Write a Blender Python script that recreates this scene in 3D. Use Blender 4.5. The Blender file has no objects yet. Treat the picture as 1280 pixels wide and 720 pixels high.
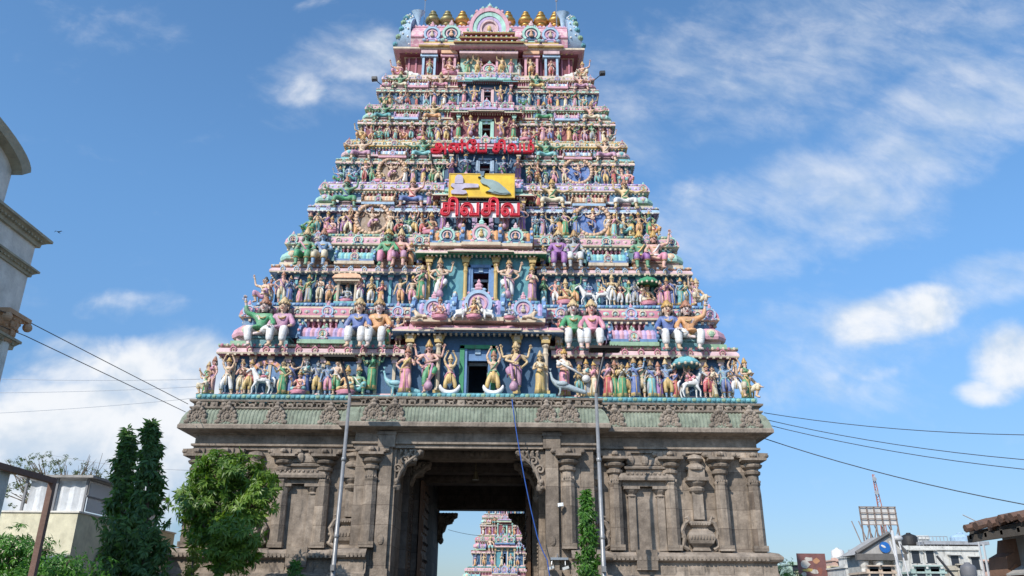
import bpy, math, random
from mathutils import Vector, Matrix
from math import radians, sin, cos, pi, tan, sqrt, atan2

S = bpy.context.scene
COL = S.collection

# ------------------------------------------------------------------ camera, sky, sun, exposure
PITCH, ROLL, FPX, EYE = radians(21.8), radians(0.45), 1000.0, 1.6
cam_d = bpy.data.cameras.new('camera')
cam = bpy.data.objects.new('camera', cam_d)
COL.objects.link(cam)
cam_d.sensor_width = 36.0
cam_d.lens = 36.0 * FPX / 1280.0
cam_d.clip_start, cam_d.clip_end = 0.1, 5000
cam.matrix_world = Matrix.Translation((0, 0, EYE)) @ Matrix.Rotation(pi / 2 + PITCH, 4, 'X') @ Matrix.Rotation(ROLL, 4, 'Z')
S.camera = cam


def ray(x, y):
    """direction of a photo pixel (1280x720) in the world"""
    dx, dy = (x - 640) / FPX, (360 - y) / FPX
    c, s = cos(ROLL), sin(ROLL)
    dx, dy = dx * c - dy * s, dx * s + dy * c
    return Vector((dx, cos(PITCH) - dy * sin(PITCH), sin(PITCH) + dy * cos(PITCH)))


def at(x, y, Y):
    """the point at distance Y down the street that the pixel shows"""
    r = ray(x, y)
    k = Y / r.y
    return Vector((r.x * k, Y, r.z * k + EYE))


SUN_EL, SUN_AZ = radians(38), radians(-146)      # azimuth from +Y (down the street), clockwise seen from above
sun_dir = Vector((sin(SUN_AZ) * cos(SUN_EL), cos(SUN_AZ) * cos(SUN_EL), sin(SUN_EL)))
sl = bpy.data.lights.new('sun', 'SUN')
sl.energy, sl.angle, sl.color = 3.4, radians(0.5), (1.0, 0.94, 0.86)
so = bpy.data.objects.new('sun', sl)
COL.objects.link(so)
so.rotation_euler = (-sun_dir).to_track_quat('-Z', 'Y').to_euler()
so.location = (-30, -30, 60)

S.view_settings.view_transform = 'Standard'
S.view_settings.look = 'None'
S.view_settings.exposure = 0.42
S.view_settings.gamma = 1.0
S.view_settings.use_curve_mapping = False
S.cycles.use_denoising = True
S.cycles.max_bounces = 6
S.cycles.transparent_max_bounces = 8

W = bpy.data.worlds.new('World')
S.world = W
W.use_nodes = True
wn, wl = W.node_tree.nodes, W.node_tree.links
wn.clear()


def N(t, **kw):
    n = wn.new(t)
    for k, v in kw.items():
        setattr(n, k, v)
    return n


def wmath(op, a, b=None, c=None, clamp=False):
    n = N('ShaderNodeMath', operation=op, use_clamp=clamp)
    for i, v in enumerate((a, b, c)):
        if v is None:
            continue
        if isinstance(v, (int, float)):
            n.inputs[i].default_value = v
        else:
            wl.new(v, n.inputs[i])
    return n.outputs[0]


sky = N('ShaderNodeTexSky', sky_type='NISHITA', sun_disc=False)
sky.sun_elevation, sky.sun_rotation = SUN_EL, SUN_AZ
sky.air_density, sky.dust_density, sky.ozone_density = 1.0, 0.6, 2.6
sky.altitude = 0
bg = N('ShaderNodeBackground')
bg.inputs['Strength'].default_value = 0.145
outw = N('ShaderNodeOutputWorld')
wl.new(bg.outputs[0], outw.inputs[0])
tint = N('ShaderNodeMix', data_type='RGBA', blend_type='MULTIPLY')
tint.inputs['Factor'].default_value = 1.0
tint.inputs[7].default_value = (0.72, 1.00, 1.12, 1)
wl.new(sky.outputs[0], tint.inputs[6])
tc = N('ShaderNodeTexCoord')
sep = N('ShaderNodeSeparateXYZ')
wl.new(tc.outputs['Generated'], sep.inputs[0])
ysafe = wmath('MAXIMUM', sep.outputs[1], 0.05)
u = wmath('DIVIDE', sep.outputs[0], ysafe)
v = wmath('DIVIDE', sep.outputs[2], ysafe)
comb = N('ShaderNodeCombineXYZ')
wl.new(u, comb.inputs[0])
wl.new(v, comb.inputs[1])
# cloud banks: photo position, radii, tilt, weight
CUMULUS = [(110, 560, 290, 125, 0, 1.0), (215, 470, 130, 75, -10, 1.0), (90, 450, 90, 48, 0, .80), (20, 470, 120, 60, 8, .62), (-40, 580, 240, 140, 0, 1.0), (160, 385, 110, 30, 0, .40), (300, 590, 180, 80, 0, .6),
           (1115, 398, 130, 46, -14, .92), (1160, 378, 80, 34, 0, .7), (1268, 452, 85, 62, -15, 1.0), (1240, 490, 70, 26, 0, .8), (1085, 463, 56, 22, 0, .62), (1010, 495, 120, 44, -10, .60), (455, 72, 80, 44, -20, .62), (370, 112, 60, 30, 0, .46), (845, 238, 50, 34, 0, .52)]
CIRRUS = [(60, 55, 190, 80, -10, .30), (160, 40, 90, 50, 0, .28), (1000, 262, 300, 90, -14, .75), (1190, 150, 260, 95, -35, .85), (960, 60, 360, 120, -10, .60), (1240, 40, 180, 110, -30, .70), (1250, 345, 130, 44, -12, .85),
          (900, 320, 160, 55, 0, .6), (790, 130, 140, 110, 0, .5), (430, 90, 140, 80, -15, .6), (1040, 440, 240, 110, 0, .6), (640, 480, 2600, 150, 0, .22), (130, 320, 100, 30, 0, .3)]


def cloud_field(lst):
    total = None
    for (cx, cy, rx, ry, ang, wgt) in lst:
        d0 = ray(cx, cy)
        d1, d2 = ray(cx + rx * .5, cy), ray(cx, cy - ry * .5)
        c0 = (d0.x / d0.y, d0.z / d0.y)
        su = max(0.02, abs(d1.x / d1.y - c0[0]) * 2)
        sv = max(0.02, abs(d2.z / d2.y - c0[1]) * 2)
        mp = N('ShaderNodeMapping', vector_type='TEXTURE')
        mp.inputs['Location'].default_value = (c0[0], c0[1], 0)
        mp.inputs['Rotation'].default_value = (0, 0, radians(-ang))
        mp.inputs['Scale'].default_value = (su, sv, 1)
        wl.new(comb.outputs[0], mp.inputs[0])
        gr = N('ShaderNodeTexGradient', gradient_type='SPHERICAL')
        wl.new(mp.outputs[0], gr.inputs[0])
        b = wmath('MULTIPLY', wmath('SMOOTH_MIN', wmath('MULTIPLY', gr.outputs['Fac'], 2.0), 1.0, 0.5), wgt)
        total = b if total is None else wmath('MAXIMUM', total, b)
    return total


def cloud_noise(scale, rot, detail, rough, dist, shift=0.0):
    mp = N('ShaderNodeMapping')
    mp.inputs['Location'].default_value = (0, shift, 0)
    mp.inputs['Rotation'].default_value = (0, 0, radians(rot))
    mp.inputs['Scale'].default_value = (*scale, 1)
    # rotate first, stretch after
    pre = N('ShaderNodeVectorRotate', rotation_type='Z_AXIS')
    pre.inputs['Angle'].default_value = radians(rot)
    wl.new(comb.outputs[0], pre.inputs['Vector'])
    mp.inputs['Rotation'].default_value = (0, 0, 0)
    wl.new(pre.outputs[0], mp.inputs[0])
    n_ = N('ShaderNodeTexNoise', noise_dimensions='2D')
    n_.inputs['Scale'].default_value, n_.inputs['Detail'].default_value = 1.0, detail
    n_.inputs['Roughness'].default_value, n_.inputs['Distortion'].default_value = rough, dist
    wl.new(mp.outputs[0], n_.inputs['Vector'])
    return n_.outputs['Fac']


def ramp01(x, a, b, lo=0.0, hi=1.0):
    r_ = N('ShaderNodeMapRange', interpolation_type='SMOOTHSTEP')
    wl.new(x, r_.inputs[0])
    r_.inputs[1].default_value, r_.inputs[2].default_value, r_.inputs[3].default_value, r_.inputs[4].default_value = a, b, lo, hi
    return r_.outputs[0]


cn = cloud_noise((8.5, 11), 0, 10, .56, .15)
cn_up = cloud_noise((8.5, 11), 0, 4, .56, .15, .38)
cn_big = cloud_noise((3.2, 4.0), 0, 3, .5, 0)
cum = ramp01(wmath('ADD', cloud_field(CUMULUS), wmath('ADD', wmath('MULTIPLY', wmath('SUBTRACT', cn, .5), 1.35), wmath('MULTIPLY', wmath('SUBTRACT', cn_big, .5), .6))), .30, 1.08, 0, .95)
ci1 = cloud_noise((3.6, 8.0), 22, 9, .62, .3)
ci2 = cloud_noise((15, 21), 10, 5, .6, .2)
cir = ramp01(wmath('ADD', cloud_field(CIRRUS), wmath('ADD', wmath('MULTIPLY', wmath('SUBTRACT', ci1, .5), 1.3), wmath('MULTIPLY', wmath('SUBTRACT', ci2, .5), .75))), .20, 1.40, 0, .66)
den = wmath('SUBTRACT', 1.0, wmath('MULTIPLY', wmath('SUBTRACT', 1.0, cum), wmath('SUBTRACT', 1.0, cir)))
# cloud undersides are greyer: compare the noise a little higher up
lit = ramp01(wmath('SUBTRACT', cn, cn_up), -.22, .16)
cmix = N('ShaderNodeMix', data_type='RGBA')
cmix.inputs[6].default_value = (3.5, 3.95, 4.5, 1)
cmix.inputs[7].default_value = (4.9, 5.0, 5.15, 1)
wl.new(lit, cmix.inputs[0])
hz = N('ShaderNodeMapRange', interpolation_type='SMOOTHSTEP')
wl.new(sep.outputs[2], hz.inputs[0])
hz.inputs[1].default_value, hz.inputs[2].default_value = -.02, .50
air = N('ShaderNodeMix', data_type='RGBA')
air.inputs[6].default_value, air.inputs[7].default_value = (.56, .455, .50, 1), (1.02, 1.0, 1.0, 1)
wl.new(hz.outputs[0], air.inputs[0])
tin2 = N('ShaderNodeMix', data_type='RGBA', blend_type='MULTIPLY')
tin2.inputs['Factor'].default_value = 1.0
wl.new(tint.outputs[2], tin2.inputs[6])
wl.new(air.outputs[2], tin2.inputs[7])
fin = N('ShaderNodeMix', data_type='RGBA')
wl.new(den, fin.inputs[0])
wl.new(tin2.outputs[2], fin.inputs[6])
wl.new(cmix.outputs[2], fin.inputs[7])
wl.new(fin.outputs[2], bg.inputs['Color'])

# ------------------------------------------------------------------ helpers
R = random.Random(11)


def tag(o, label=None, cat=None, group=None, kind=None):
    for k, v_ in (('label', label), ('category', cat), ('group', group), ('kind', kind)):
        if v_:
            o[k] = v_
    return o


def empty(name, loc=(0, 0, 0), rz=0, parent=None):
    o = bpy.data.objects.new(name, None)
    COL.objects.link(o)
    o.location, o.rotation_euler.z = loc, rz
    o.empty_display_size = .2
    o.parent = parent
    return o


def link_mesh(name, me, parent=None, loc=(0, 0, 0), rot=(0, 0, 0), scale=(1, 1, 1), color=None):
    o = bpy.data.objects.new(name, me)
    COL.objects.link(o)
    o.parent = parent
    o.location, o.rotation_euler, o.scale = loc, rot, scale
    if color:
        o.color = (*color, 1)
    return o


class MB:
    """collects faces of one mesh"""
    def __init__(s):
        s.v, s.f, s.m = [], [], []

    def add(s, vs, fs, m=0):
        k = len(s.v)
        s.v += [tuple(p) for p in vs]
        for f in fs:
            s.f.append(tuple(i + k for i in f))
            s.m.append(m)

    def box(s, a, b, m=0):
        (x0, y0, z0), (x1, y1, z1) = a, b
        s.add([(x0, y0, z0), (x1, y0, z0), (x1, y1, z0), (x0, y1, z0), (x0, y0, z1), (x1, y0, z1), (x1, y1, z1), (x0, y1, z1)],
              [(0, 3, 2, 1), (4, 5, 6, 7), (0, 1, 5, 4), (1, 2, 6, 5), (2, 3, 7, 6), (3, 0, 4, 7)], m)

    def cbox(s, c, d, m=0):
        s.box((c[0] - d[0] / 2, c[1] - d[1] / 2, c[2] - d[2] / 2), (c[0] + d[0] / 2, c[1] + d[1] / 2, c[2] + d[2] / 2), m)

    def obox(s, o, t, n, x, y, z, m=0):
        """box in a frame: t along, n outward, z up"""
        P = lambda a, b, c: (o[0] + t[0] * a + n[0] * b, o[1] + t[1] * a + n[1] * b, o[2] + c)
        s.add([P(x[0], y[0], z[0]), P(x[1], y[0], z[0]), P(x[1], y[1], z[0]), P(x[0], y[1], z[0]),
               P(x[0], y[0], z[1]), P(x[1], y[0], z[1]), P(x[1], y[1], z[1]), P(x[0], y[1], z[1])],
              [(0, 1, 2, 3), (4, 7, 6, 5), (0, 4, 5, 1), (1, 5, 6, 2), (2, 6, 7, 3), (3, 7, 4, 0)], m)

    def lathe(s, c, prof, seg=10, m=0, sx=1, sy=1, a0=0, axis='Z'):
        vs, fs = [], []
        for (r, z) in prof:
            for k in range(seg):
                a = a0 + 2 * pi * k / seg
                p = (r * cos(a) * sx, r * sin(a) * sy, z)
                if axis == 'Y':
                    p = (p[0], -p[2], p[1])
                elif axis == 'X':
                    p = (p[2], p[0], p[1])
                vs.append((c[0] + p[0], c[1] + p[1], c[2] + p[2]))
        n = len(prof)
        for i in range(n - 1):
            for k in range(seg):
                k2 = (k + 1) % seg
                fs.append((i * seg + k, i * seg + k2, (i + 1) * seg + k2, (i + 1) * seg + k))
        fs.append(tuple(range(seg - 1, -1, -1)))
        fs.append(tuple((n - 1) * seg + k for k in range(seg)))
        s.add(vs, fs, m)

    def ball(s, c, r, seg=8, rings=6, m=0, rot=None):
        rx, ry, rz = r if isinstance(r, (tuple, list)) else (r, r, r)
        vs = [Vector((0, 0, -rz))]
        for i in range(1, rings):
            a = -pi / 2 + pi * i / rings
            for k in range(seg):
                b = 2 * pi * k / seg
                vs.append(Vector((rx * cos(a) * cos(b), ry * cos(a) * sin(b), rz * sin(a))))
        vs.append(Vector((0, 0, rz)))
        if rot is not None:
            vs = [rot @ p for p in vs]
        c = Vector(c)
        fs = []
        for k in range(seg):
            fs.append((0, 1 + (k + 1) % seg, 1 + k))
            fs.append((len(vs) - 1, 1 + (rings - 2) * seg + k, 1 + (rings - 2) * seg + (k + 1) % seg))
        for i in range(rings - 2):
            for k in range(seg):
                a, b = 1 + i * seg + k, 1 + i * seg + (k + 1) % seg
                fs.append((a, b, b + seg, a + seg))
        s.add([p + c for p in vs], fs, m)

    def tube(s, pts, rad, seg=6, m=0, cap=True):
        """tapered tube along points; rad is a number or one per point"""
        pts = [Vector(p) for p in pts]
        if isinstance(rad, (int, float)):
            rad = [rad] * len(pts)
        vs, fs = [], []
        up = Vector((0, 0, 1))
        side = None
        for i, p in enumerate(pts):
            d = (pts[min(i + 1, len(pts) - 1)] - pts[max(i - 1, 0)])
            if d.length < 1e-9:
                d = Vector((0, 0, 1))
            d.normalize()
            if side is None:
                ref = up if abs(d.z) < .9 else Vector((0, 1, 0))
                side = d.cross(ref).normalized()
            else:
                side = (side - d * side.dot(d)).normalized()
            w = d.cross(side)
            for k in range(seg):
                a = 2 * pi * k / seg
                vs.append(p + (side * cos(a) + w * sin(a)) * rad[i])
        for i in range(len(pts) - 1):
            for k in range(seg):
                k2 = (k + 1) % seg
                fs.append((i * seg + k, (i + 1) * seg + k, (i + 1) * seg + k2, i * seg + k2))
        if cap:
            fs.append(tuple(range(seg)))
            fs.append(tuple((len(pts) - 1) * seg + k for k in range(seg - 1, -1, -1)))
        s.add(vs, fs, m)

    def prism(s, pts, y0, y1, m=0, plane='XZ'):
        """outline extruded; XZ outline runs along Y, XY along Z, YZ along X"""
        n = len(pts)
        def P(p, d):
            return {'XZ': (p[0], d, p[1]), 'XY': (p[0], p[1], d), 'YZ': (d, p[0], p[1])}[plane]
        vs = [P(p, y0) for p in pts] + [P(p, y1) for p in pts]
        fs = [tuple(range(n)), tuple(range(2 * n - 1, n - 1, -1))]
        fs += [(i, i + n, (i + 1) % n + n, (i + 1) % n) for i in range(n)]
        s.add(vs, fs, m)

    def sweep(s, path, prof, closed=False, m=0, cap=True):
        """path: plan points (x,y) walked so that outward is on the right; prof: (off,z[,mat]) bottom to top"""
        n = len(path)
        nor = []
        for i in range(n if closed else n - 1):
            a, b = path[i], path[(i + 1) % n]
            l = max(1e-9, sqrt((b[0] - a[0]) ** 2 + (b[1] - a[1]) ** 2))
            nor.append(((b[1] - a[1]) / l, -(b[0] - a[0]) / l))
        vs = []
        for (off, z, *_) in prof:
            for i, p in enumerate(path):
                if closed:
                    n1, n2 = nor[i - 1], nor[i]
                else:
                    n1, n2 = nor[max(i - 1, 0)], nor[min(i, n - 2)]
                if abs(n1[0] - n2[0]) + abs(n1[1] - n2[1]) < 1e-6:
                    d = n1
                else:
                    k = 1 + n1[0] * n2[0] + n1[1] * n2[1]
                    d = ((n1[0] + n2[0]) / k, (n1[1] + n2[1]) / k)
                vs.append((p[0] + d[0] * off, p[1] + d[1] * off, z))
        base = len(s.v)
        s.v += vs
        for j in range(len(prof) - 1):
            mm = prof[j][2] if len(prof[j]) > 2 else m
            for i in range(n if closed else n - 1):
                i2 = (i + 1) % n
                s.f.append((base + j * n + i, base + j * n + i2, base + (j + 1) * n + i2, base + (j + 1) * n + i))
                s.m.append(mm)
        if cap and closed:
            s.f.append(tuple(base + (len(prof) - 1) * n + i for i in range(n)))
            s.m.append(m)
            s.f.append(tuple(base + i for i in range(n - 1, -1, -1)))
            s.m.append(m)

    def mesh(s, name, mats, smooth=False):
        me = bpy.data.meshes.new(name)
        me.from_pydata(s.v, [], s.f)
        for mt in mats:
            me.materials.append(mt)
        if len(mats) > 1:
            me.polygons.foreach_set('material_index', [min(i, len(mats) - 1) for i in s.m])
        if smooth:
            me.polygons.foreach_set('use_smooth', [True] * len(me.polygons))
        me.update()
        return me

    def build(s, name, mats, parent=None, smooth=False, loc=(0, 0, 0), rz=0, auto=False):
        if not isinstance(mats, (list, tuple)):
            mats = [mats]
        me = s.mesh(name, mats, smooth or auto)
        if auto:
            me.set_sharp_from_angle(angle=radians(38))
        return link_mesh(name, me, parent, loc, (0, 0, rz))


# ------------------------------------------------------------------ materials
MATS = {}


def mat_base(name):
    m = bpy.data.materials.new(name)
    m.use_nodes = True
    nt = m.node_tree
    b = nt.nodes['Principled BSDF']
    return m, nt, b


def nadd(nt, t, **kw):
    n = nt.nodes.new(t)
    for k, v_ in kw.items():
        setattr(n, k, v_)
    return n


def grime(nt, col_out, b, amount=.45, scale=2.2, streak=True, bump=.25, bscale=18, dirt=(.09, .08, .065)):
    """uneven fading, rain streaks and a rough surface, all in place coordinates"""
    geo = nadd(nt, 'ShaderNodeNewGeometry')
    n1 = nadd(nt, 'ShaderNodeTexNoise')
    n1.inputs['Scale'].default_value, n1.inputs['Detail'].default_value, n1.inputs['Roughness'].default_value = scale, 6, .65
    nt.links.new(geo.outputs['Position'], n1.inputs['Vector'])
    ramp = nadd(nt, 'ShaderNodeMapRange')
    ramp.inputs[1].default_value, ramp.inputs[2].default_value = .3, .7
    ramp.inputs[3].default_value, ramp.inputs[4].default_value = .74, 1.14
    nt.links.new(n1.outputs['Fac'], ramp.inputs[0])
    mul = nadd(nt, 'ShaderNodeVectorMath', operation='SCALE')
    nt.links.new(col_out, mul.inputs[0])
    nt.links.new(ramp.outputs[0], mul.inputs['Scale'])
    mp = nadd(nt, 'ShaderNodeMapping')
    mp.inputs['Scale'].default_value = (3.2, 3.2, .45 if streak else 3.2)
    nt.links.new(geo.outputs['Position'], mp.inputs[0])
    n2 = nadd(nt, 'ShaderNodeTexNoise')
    n2.inputs['Scale'].default_value, n2.inputs['Detail'].default_value, n2.inputs['Roughness'].default_value = 1.4, 7, .7
    nt.links.new(mp.outputs[0], n2.inputs['Vector'])
    r2 = nadd(nt, 'ShaderNodeMapRange', interpolation_type='SMOOTHSTEP')
    r2.inputs[1].default_value, r2.inputs[2].default_value = .5, .74
    r2.inputs[3].default_value, r2.inputs[4].default_value = 0, amount
    nt.links.new(n2.outputs['Fac'], r2.inputs[0])
    mx = nadd(nt, 'ShaderNodeMix', data_type='RGBA')
    mx.inputs[7].default_value = (*dirt, 1)
    nt.links.new(r2.outputs[0], mx.inputs[0])
    nt.links.new(mul.outputs[0], mx.inputs[6])
    nt.links.new(mx.outputs[2], b.inputs['Base Color'])
    if bump:
        n3 = nadd(nt, 'ShaderNodeTexNoise')
        n3.inputs['Scale'].default_value, n3.inputs['Detail'].default_value = bscale, 4
        nt.links.new(geo.outputs['Position'], n3.inputs['Vector'])
        bp = nadd(nt, 'ShaderNodeBump')
        bp.inputs['Strength'].default_value, bp.inputs['Distance'].default_value = bump, .03
        nt.links.new(n3.outputs['Fac'], bp.inputs['Height'])
        nt.links.new(bp.outputs[0], b.inputs['Normal'])
    return mx


def paint(name, col, rough=.65, amount=.48, bump=.3):
    if name in MATS:
        return MATS[name]
    m, nt, b = mat_base('paint_' + name)
    rgb = nadd(nt, 'ShaderNodeRGB')
    rgb.outputs[0].default_value = (*col, 1)
    grime(nt, rgb.outputs[0], b, amount, bump=bump)
    b.inputs['Roughness'].default_value = rough
    MATS[name] = m
    return m


def plain(name, col, rough=.6, metal=0, spec=.5):
    if name in MATS:
        return MATS[name]
    m, nt, b = mat_base(name)
    b.inputs['Base Color'].default_value = (*col, 1)
    b.inputs['Roughness'].default_value = rough
    b.inputs['Metallic'].default_value = metal
    b.inputs['Specular IOR Level'].default_value = spec
    MATS[name] = m
    return m


def own_colour():
    """paint whose colour is the object's own colour"""
    m, nt, b = mat_base('statue_paint')
    oi = nadd(nt, 'ShaderNodeObjectInfo')
    # faded brushwork: patches of the coat worn to a chalky tone
    tc_ = nadd(nt, 'ShaderNodeTexCoord')
    nz_ = nadd(nt, 'ShaderNodeTexNoise')
    nz_.inputs['Scale'].default_value, nz_.inputs['Detail'].default_value = 9, 5
    nt.links.new(tc_.outputs['Object'], nz_.inputs['Vector'])
    mr_ = nadd(nt, 'ShaderNodeMapRange')
    mr_.inputs[1].default_value, mr_.inputs[2].default_value, mr_.inputs[3].default_value, mr_.inputs[4].default_value = .44, .74, .06, .42
    nt.links.new(nz_.outputs['Fac'], mr_.inputs[0])
    mx_ = nadd(nt, 'ShaderNodeMix', data_type='RGBA')
    mx_.inputs[7].default_value = (.55, .47, .43, 1)
    nt.links.new(mr_.outputs[0], mx_.inputs[0])
    nt.links.new(oi.outputs['Color'], mx_.inputs[6])
    grime(nt, mx_.outputs[2], b, .45, scale=4, bump=.5, bscale=26)
    b.inputs['Roughness'].default_value = .5
    return m


STATUE = own_colour()
PAL = dict(pink=(.66, .36, .42), palepink=(.66, .46, .47), rose=(.52, .20, .26), mint=(.38, .62, .53), turq=(.18, .46, .50), teal=(.12, .33, .38),
           blue=(.14, .26, .46), skyblue=(.36, .50, .64), navy=(.05, .12, .22), cream=(.64, .53, .39), white=(.70, .69, .66), gold=(.60, .42, .16),
           orange=(.70, .34, .14), peach=(.74, .44, .27), lilac=(.50, .38, .60), purple=(.33, .14, .36), maroon=(.25, .07, .085), green=(.05, .27, .13),
           red=(.55, .05, .07), greenish=(.30, .45, .30), dark=(.012, .014, .02), grey=(.35, .36, .38), brown=(.22, .12, .06), black=(.02, .018, .018),
           yellow=(.76, .48, .05))
P = {k: paint(k, c) for k, c in PAL.items()}


def stone(name, c1, c2, green=0.0, joints=True):
    m, nt, b = mat_base(name)
    geo = nadd(nt, 'ShaderNodeNewGeometry')
    n0 = nadd(nt, 'ShaderNodeTexNoise')
    n0.inputs['Scale'].default_value, n0.inputs['Detail'].default_value, n0.inputs['Roughness'].default_value = .8, 8, .65
    nt.links.new(geo.outputs['Position'], n0.inputs['Vector'])
    mr = nadd(nt, 'ShaderNodeMapRange')
    mr.inputs[1].default_value, mr.inputs[2].default_value = .32, .68
    nt.links.new(n0.outputs['Fac'], mr.inputs[0])
    mx = nadd(nt, 'ShaderNodeMix', data_type='RGBA')
    mx.inputs[6].default_value, mx.inputs[7].default_value = (*c1, 1), (*c2, 1)
    nt.links.new(mr.outputs[0], mx.inputs[0])
    out = mx.outputs[2]
    if joints:
        sp = nadd(nt, 'ShaderNodeSeparateXYZ')
        nt.links.new(geo.outputs['Position'], sp.inputs[0])
        ad = nadd(nt, 'ShaderNodeMath', operation='ADD')
        nt.links.new(sp.outputs[0], ad.inputs[0])
        nt.links.new(sp.outputs[1], ad.inputs[1])
        cb = nadd(nt, 'ShaderNodeCombineXYZ')
        nt.links.new(ad.outputs[0], cb.inputs[0])
        nt.links.new(sp.outputs[2], cb.inputs[1])
        br = nadd(nt, 'ShaderNodeTexBrick')
        br.inputs['Scale'].default_value = 1
        br.inputs['Brick Width'].default_value, br.inputs['Row Height'].default_value = 1.7, .78
        br.inputs['Mortar Size'].default_value, br.inputs['Mortar Smooth'].default_value = .014, .3
        br.inputs['Color1'].default_value, br.inputs['Color2'].default_value = (1.05, 1.04, 1.02, 1), (.58, .57, .56, 1)
        br.inputs['Mortar'].default_value = (.45, .42, .4, 1)
        nt.links.new(cb.outputs[0], br.inputs['Vector'])
        mm = nadd(nt, 'ShaderNodeMix', data_type='RGBA', blend_type='MULTIPLY')
        mm.inputs[0].default_value = 1
        nt.links.new(out, mm.inputs[6])
        nt.links.new(br.outputs['Color'], mm.inputs[7])
        out = mm.outputs[2]
    grime(nt, out, b, .68, scale=3.2, bump=.6, bscale=14, dirt=(.05, .043, .037))
    b.inputs['Roughness'].default_value = .85
    return m


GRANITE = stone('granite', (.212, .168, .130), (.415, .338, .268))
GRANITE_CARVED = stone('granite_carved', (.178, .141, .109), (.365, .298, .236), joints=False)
GRANITE_DARK = stone('granite_darker', (.10, .08, .065), (.18, .145, .12))  # darker granite tone for the passage ceiling, inner beams and left passage wall
GREENSTONE = stone('granite_green_wash', (.19, .225, .165), (.29, .315, .24), joints=False)

# ------------------------------------------------------------------ ground
gm, nt, b_ = mat_base('street_dust')
rgb = nadd(nt, 'ShaderNodeRGB')
rgb.outputs[0].default_value = (.19, .165, .135, 1)
grime(nt, rgb.outputs[0], b_, .5, scale=.6, streak=False, bump=.4, bscale=9)
b_.inputs['Roughness'].default_value = .95
g = MB()
g.add([(-1500, -300, 0), (1500, -300, 0), (1500, 3000, 0), (-1500, 3000, 0)], [(0, 1, 2, 3)])
tag(g.build('ground', gm), kind='structure')
am, nt, b_ = mat_base('asphalt')
rgb = nadd(nt, 'ShaderNodeRGB')
rgb.outputs[0].default_value = (.055, .053, .05, 1)
grime(nt, rgb.outputs[0], b_, .4, scale=1.5, streak=False, bump=.4, bscale=40)
b_.inputs['Roughness'].default_value = .9
g = MB()
g.add([(-4.6, -40, .004), (3.2, -40, .004), (3.2, 30, .004), (-4.6, 30, .004)], [(0, 1, 2, 3)])
tag(g.build('road', am), kind='structure')


# ------------------------------------------------------------------ ornament meshes shared by copies
def arch_mesh(name, rim, petal, inner, boss, seated=True):
    """horseshoe gable ornament, 1 wide, about 1.25 high, base at z 0, facing -Y"""
    m = MB()
    def arc(r, a): return (r * cos(a), .46 + r * sin(a) * 1.02)
    a0, a1, n = radians(-48), radians(228), 20
    A = [a0 + (a1 - a0) * i / n for i in range(n + 1)]
    outer, inn = [arc(.44, a) for a in A], [arc(.33, a) for a in A]
    m.prism(outer, -.02, .12, 2)
    for i in range(n):
        q = [outer[i], outer[i + 1], inn[i + 1], inn[i]]
        m.prism(q, -.10, -.02, 0)
    in2 = [arc(.25, a) for a in A]
    for i in range(0, n):
        m.prism([arc(.27, A[i]), arc(.27, A[i + 1]), arc(.20, A[i + 1]), arc(.20, A[i])], -.065, -.02, 1)
    for i in range(1, n, 2):
        p = arc(.47, A[i])
        m.ball((p[0], .0, p[1]), (.055, .06, .055), 6, 4, 1)
    # boss: a little seated figure
    m.ball((0, -.09, .36), (.13, .07, .09), 7, 4, 3)
    m.ball((0, -.10, .48), (.075, .06, .10), 7, 4, 3)
    m.ball((0, -.11, .62), (.05, .05, .065), 7, 4, 3)
    # scroll feet and crest
    for sx in (-1, 1):
        m.ball((sx * .40, -.04, .07), (.12, .09, .085), 7, 4, 0)
        m.ball((sx * .24, -.04, .05), (.1, .07, .06), 6, 4, 1)
    m.box((-.42, -.04, -.0), (.42, .1, .06), 0)
    m.lathe((0, -.03, .88), [(.10, 0), (.17, .06), (.11, .12), (.14, .19), (.05, .28), (.07, .32), (.0, .42)], 7, 1, sy=.6)
    for sx in (-1, 1):
        m.ball((sx * .16, -.03, .93), (.09, .06, .06), 6, 4, 0)
    return m.mesh(name, [P[rim], P[petal], P[inner], P[boss]])


ARCH = [arch_mesh('arch_a', 'skyblue', 'pink', 'lilac', 'cream'), arch_mesh('arch_b', 'mint', 'palepink', 'navy', 'peach'),
        arch_mesh('arch_c', 'pink', 'mint', 'white', 'gold'), arch_mesh('arch_d', 'cream', 'rose', 'turq', 'palepink'),
        arch_mesh('arch_e', 'greenish', 'lilac', 'maroon', 'pink')]


def plan(w, d, b, p):
    if b <= 0 or p <= 0:
        return [(-w, -d), (w, -d), (w, d), (-w, d)]
    return [(-w, -d), (-b, -d), (-b, -d - p), (b, -d - p), (b, -d), (w, -d), (w, d), (-w, d)]


def wings(w, d, b):
    return [[(b, -d), (w, -d), (w, d), (0, d)], [(0, d), (-w, d), (-w, -d), (-b, -d)]]


def row(path, step, off, fn, closed=False, skip_back=True, end=.5):
    """place fn(origin, tangent, normal, k) along a path"""
    n = len(path)
    k = 0
    for i in range(n if closed else n - 1):
        a, c = path[i], path[(i + 1) % n]
        dx, dy = c[0] - a[0], c[1] - a[1]
        l = sqrt(dx * dx + dy * dy)
        if l < step * .6:
            continue
        t = (dx / l, dy / l)
        nn = (t[1], -t[0])
        if skip_back and nn[1] > .5:
            continue
        cnt = max(1, int(l / step + .5))
        for j in range(cnt):
            e = (j + end) * l / cnt
            fn((a[0] + t[0] * e + nn[0] * off, a[1] + t[1] * e + nn[1] * off), t, nn, k)
            k += 1


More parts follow.
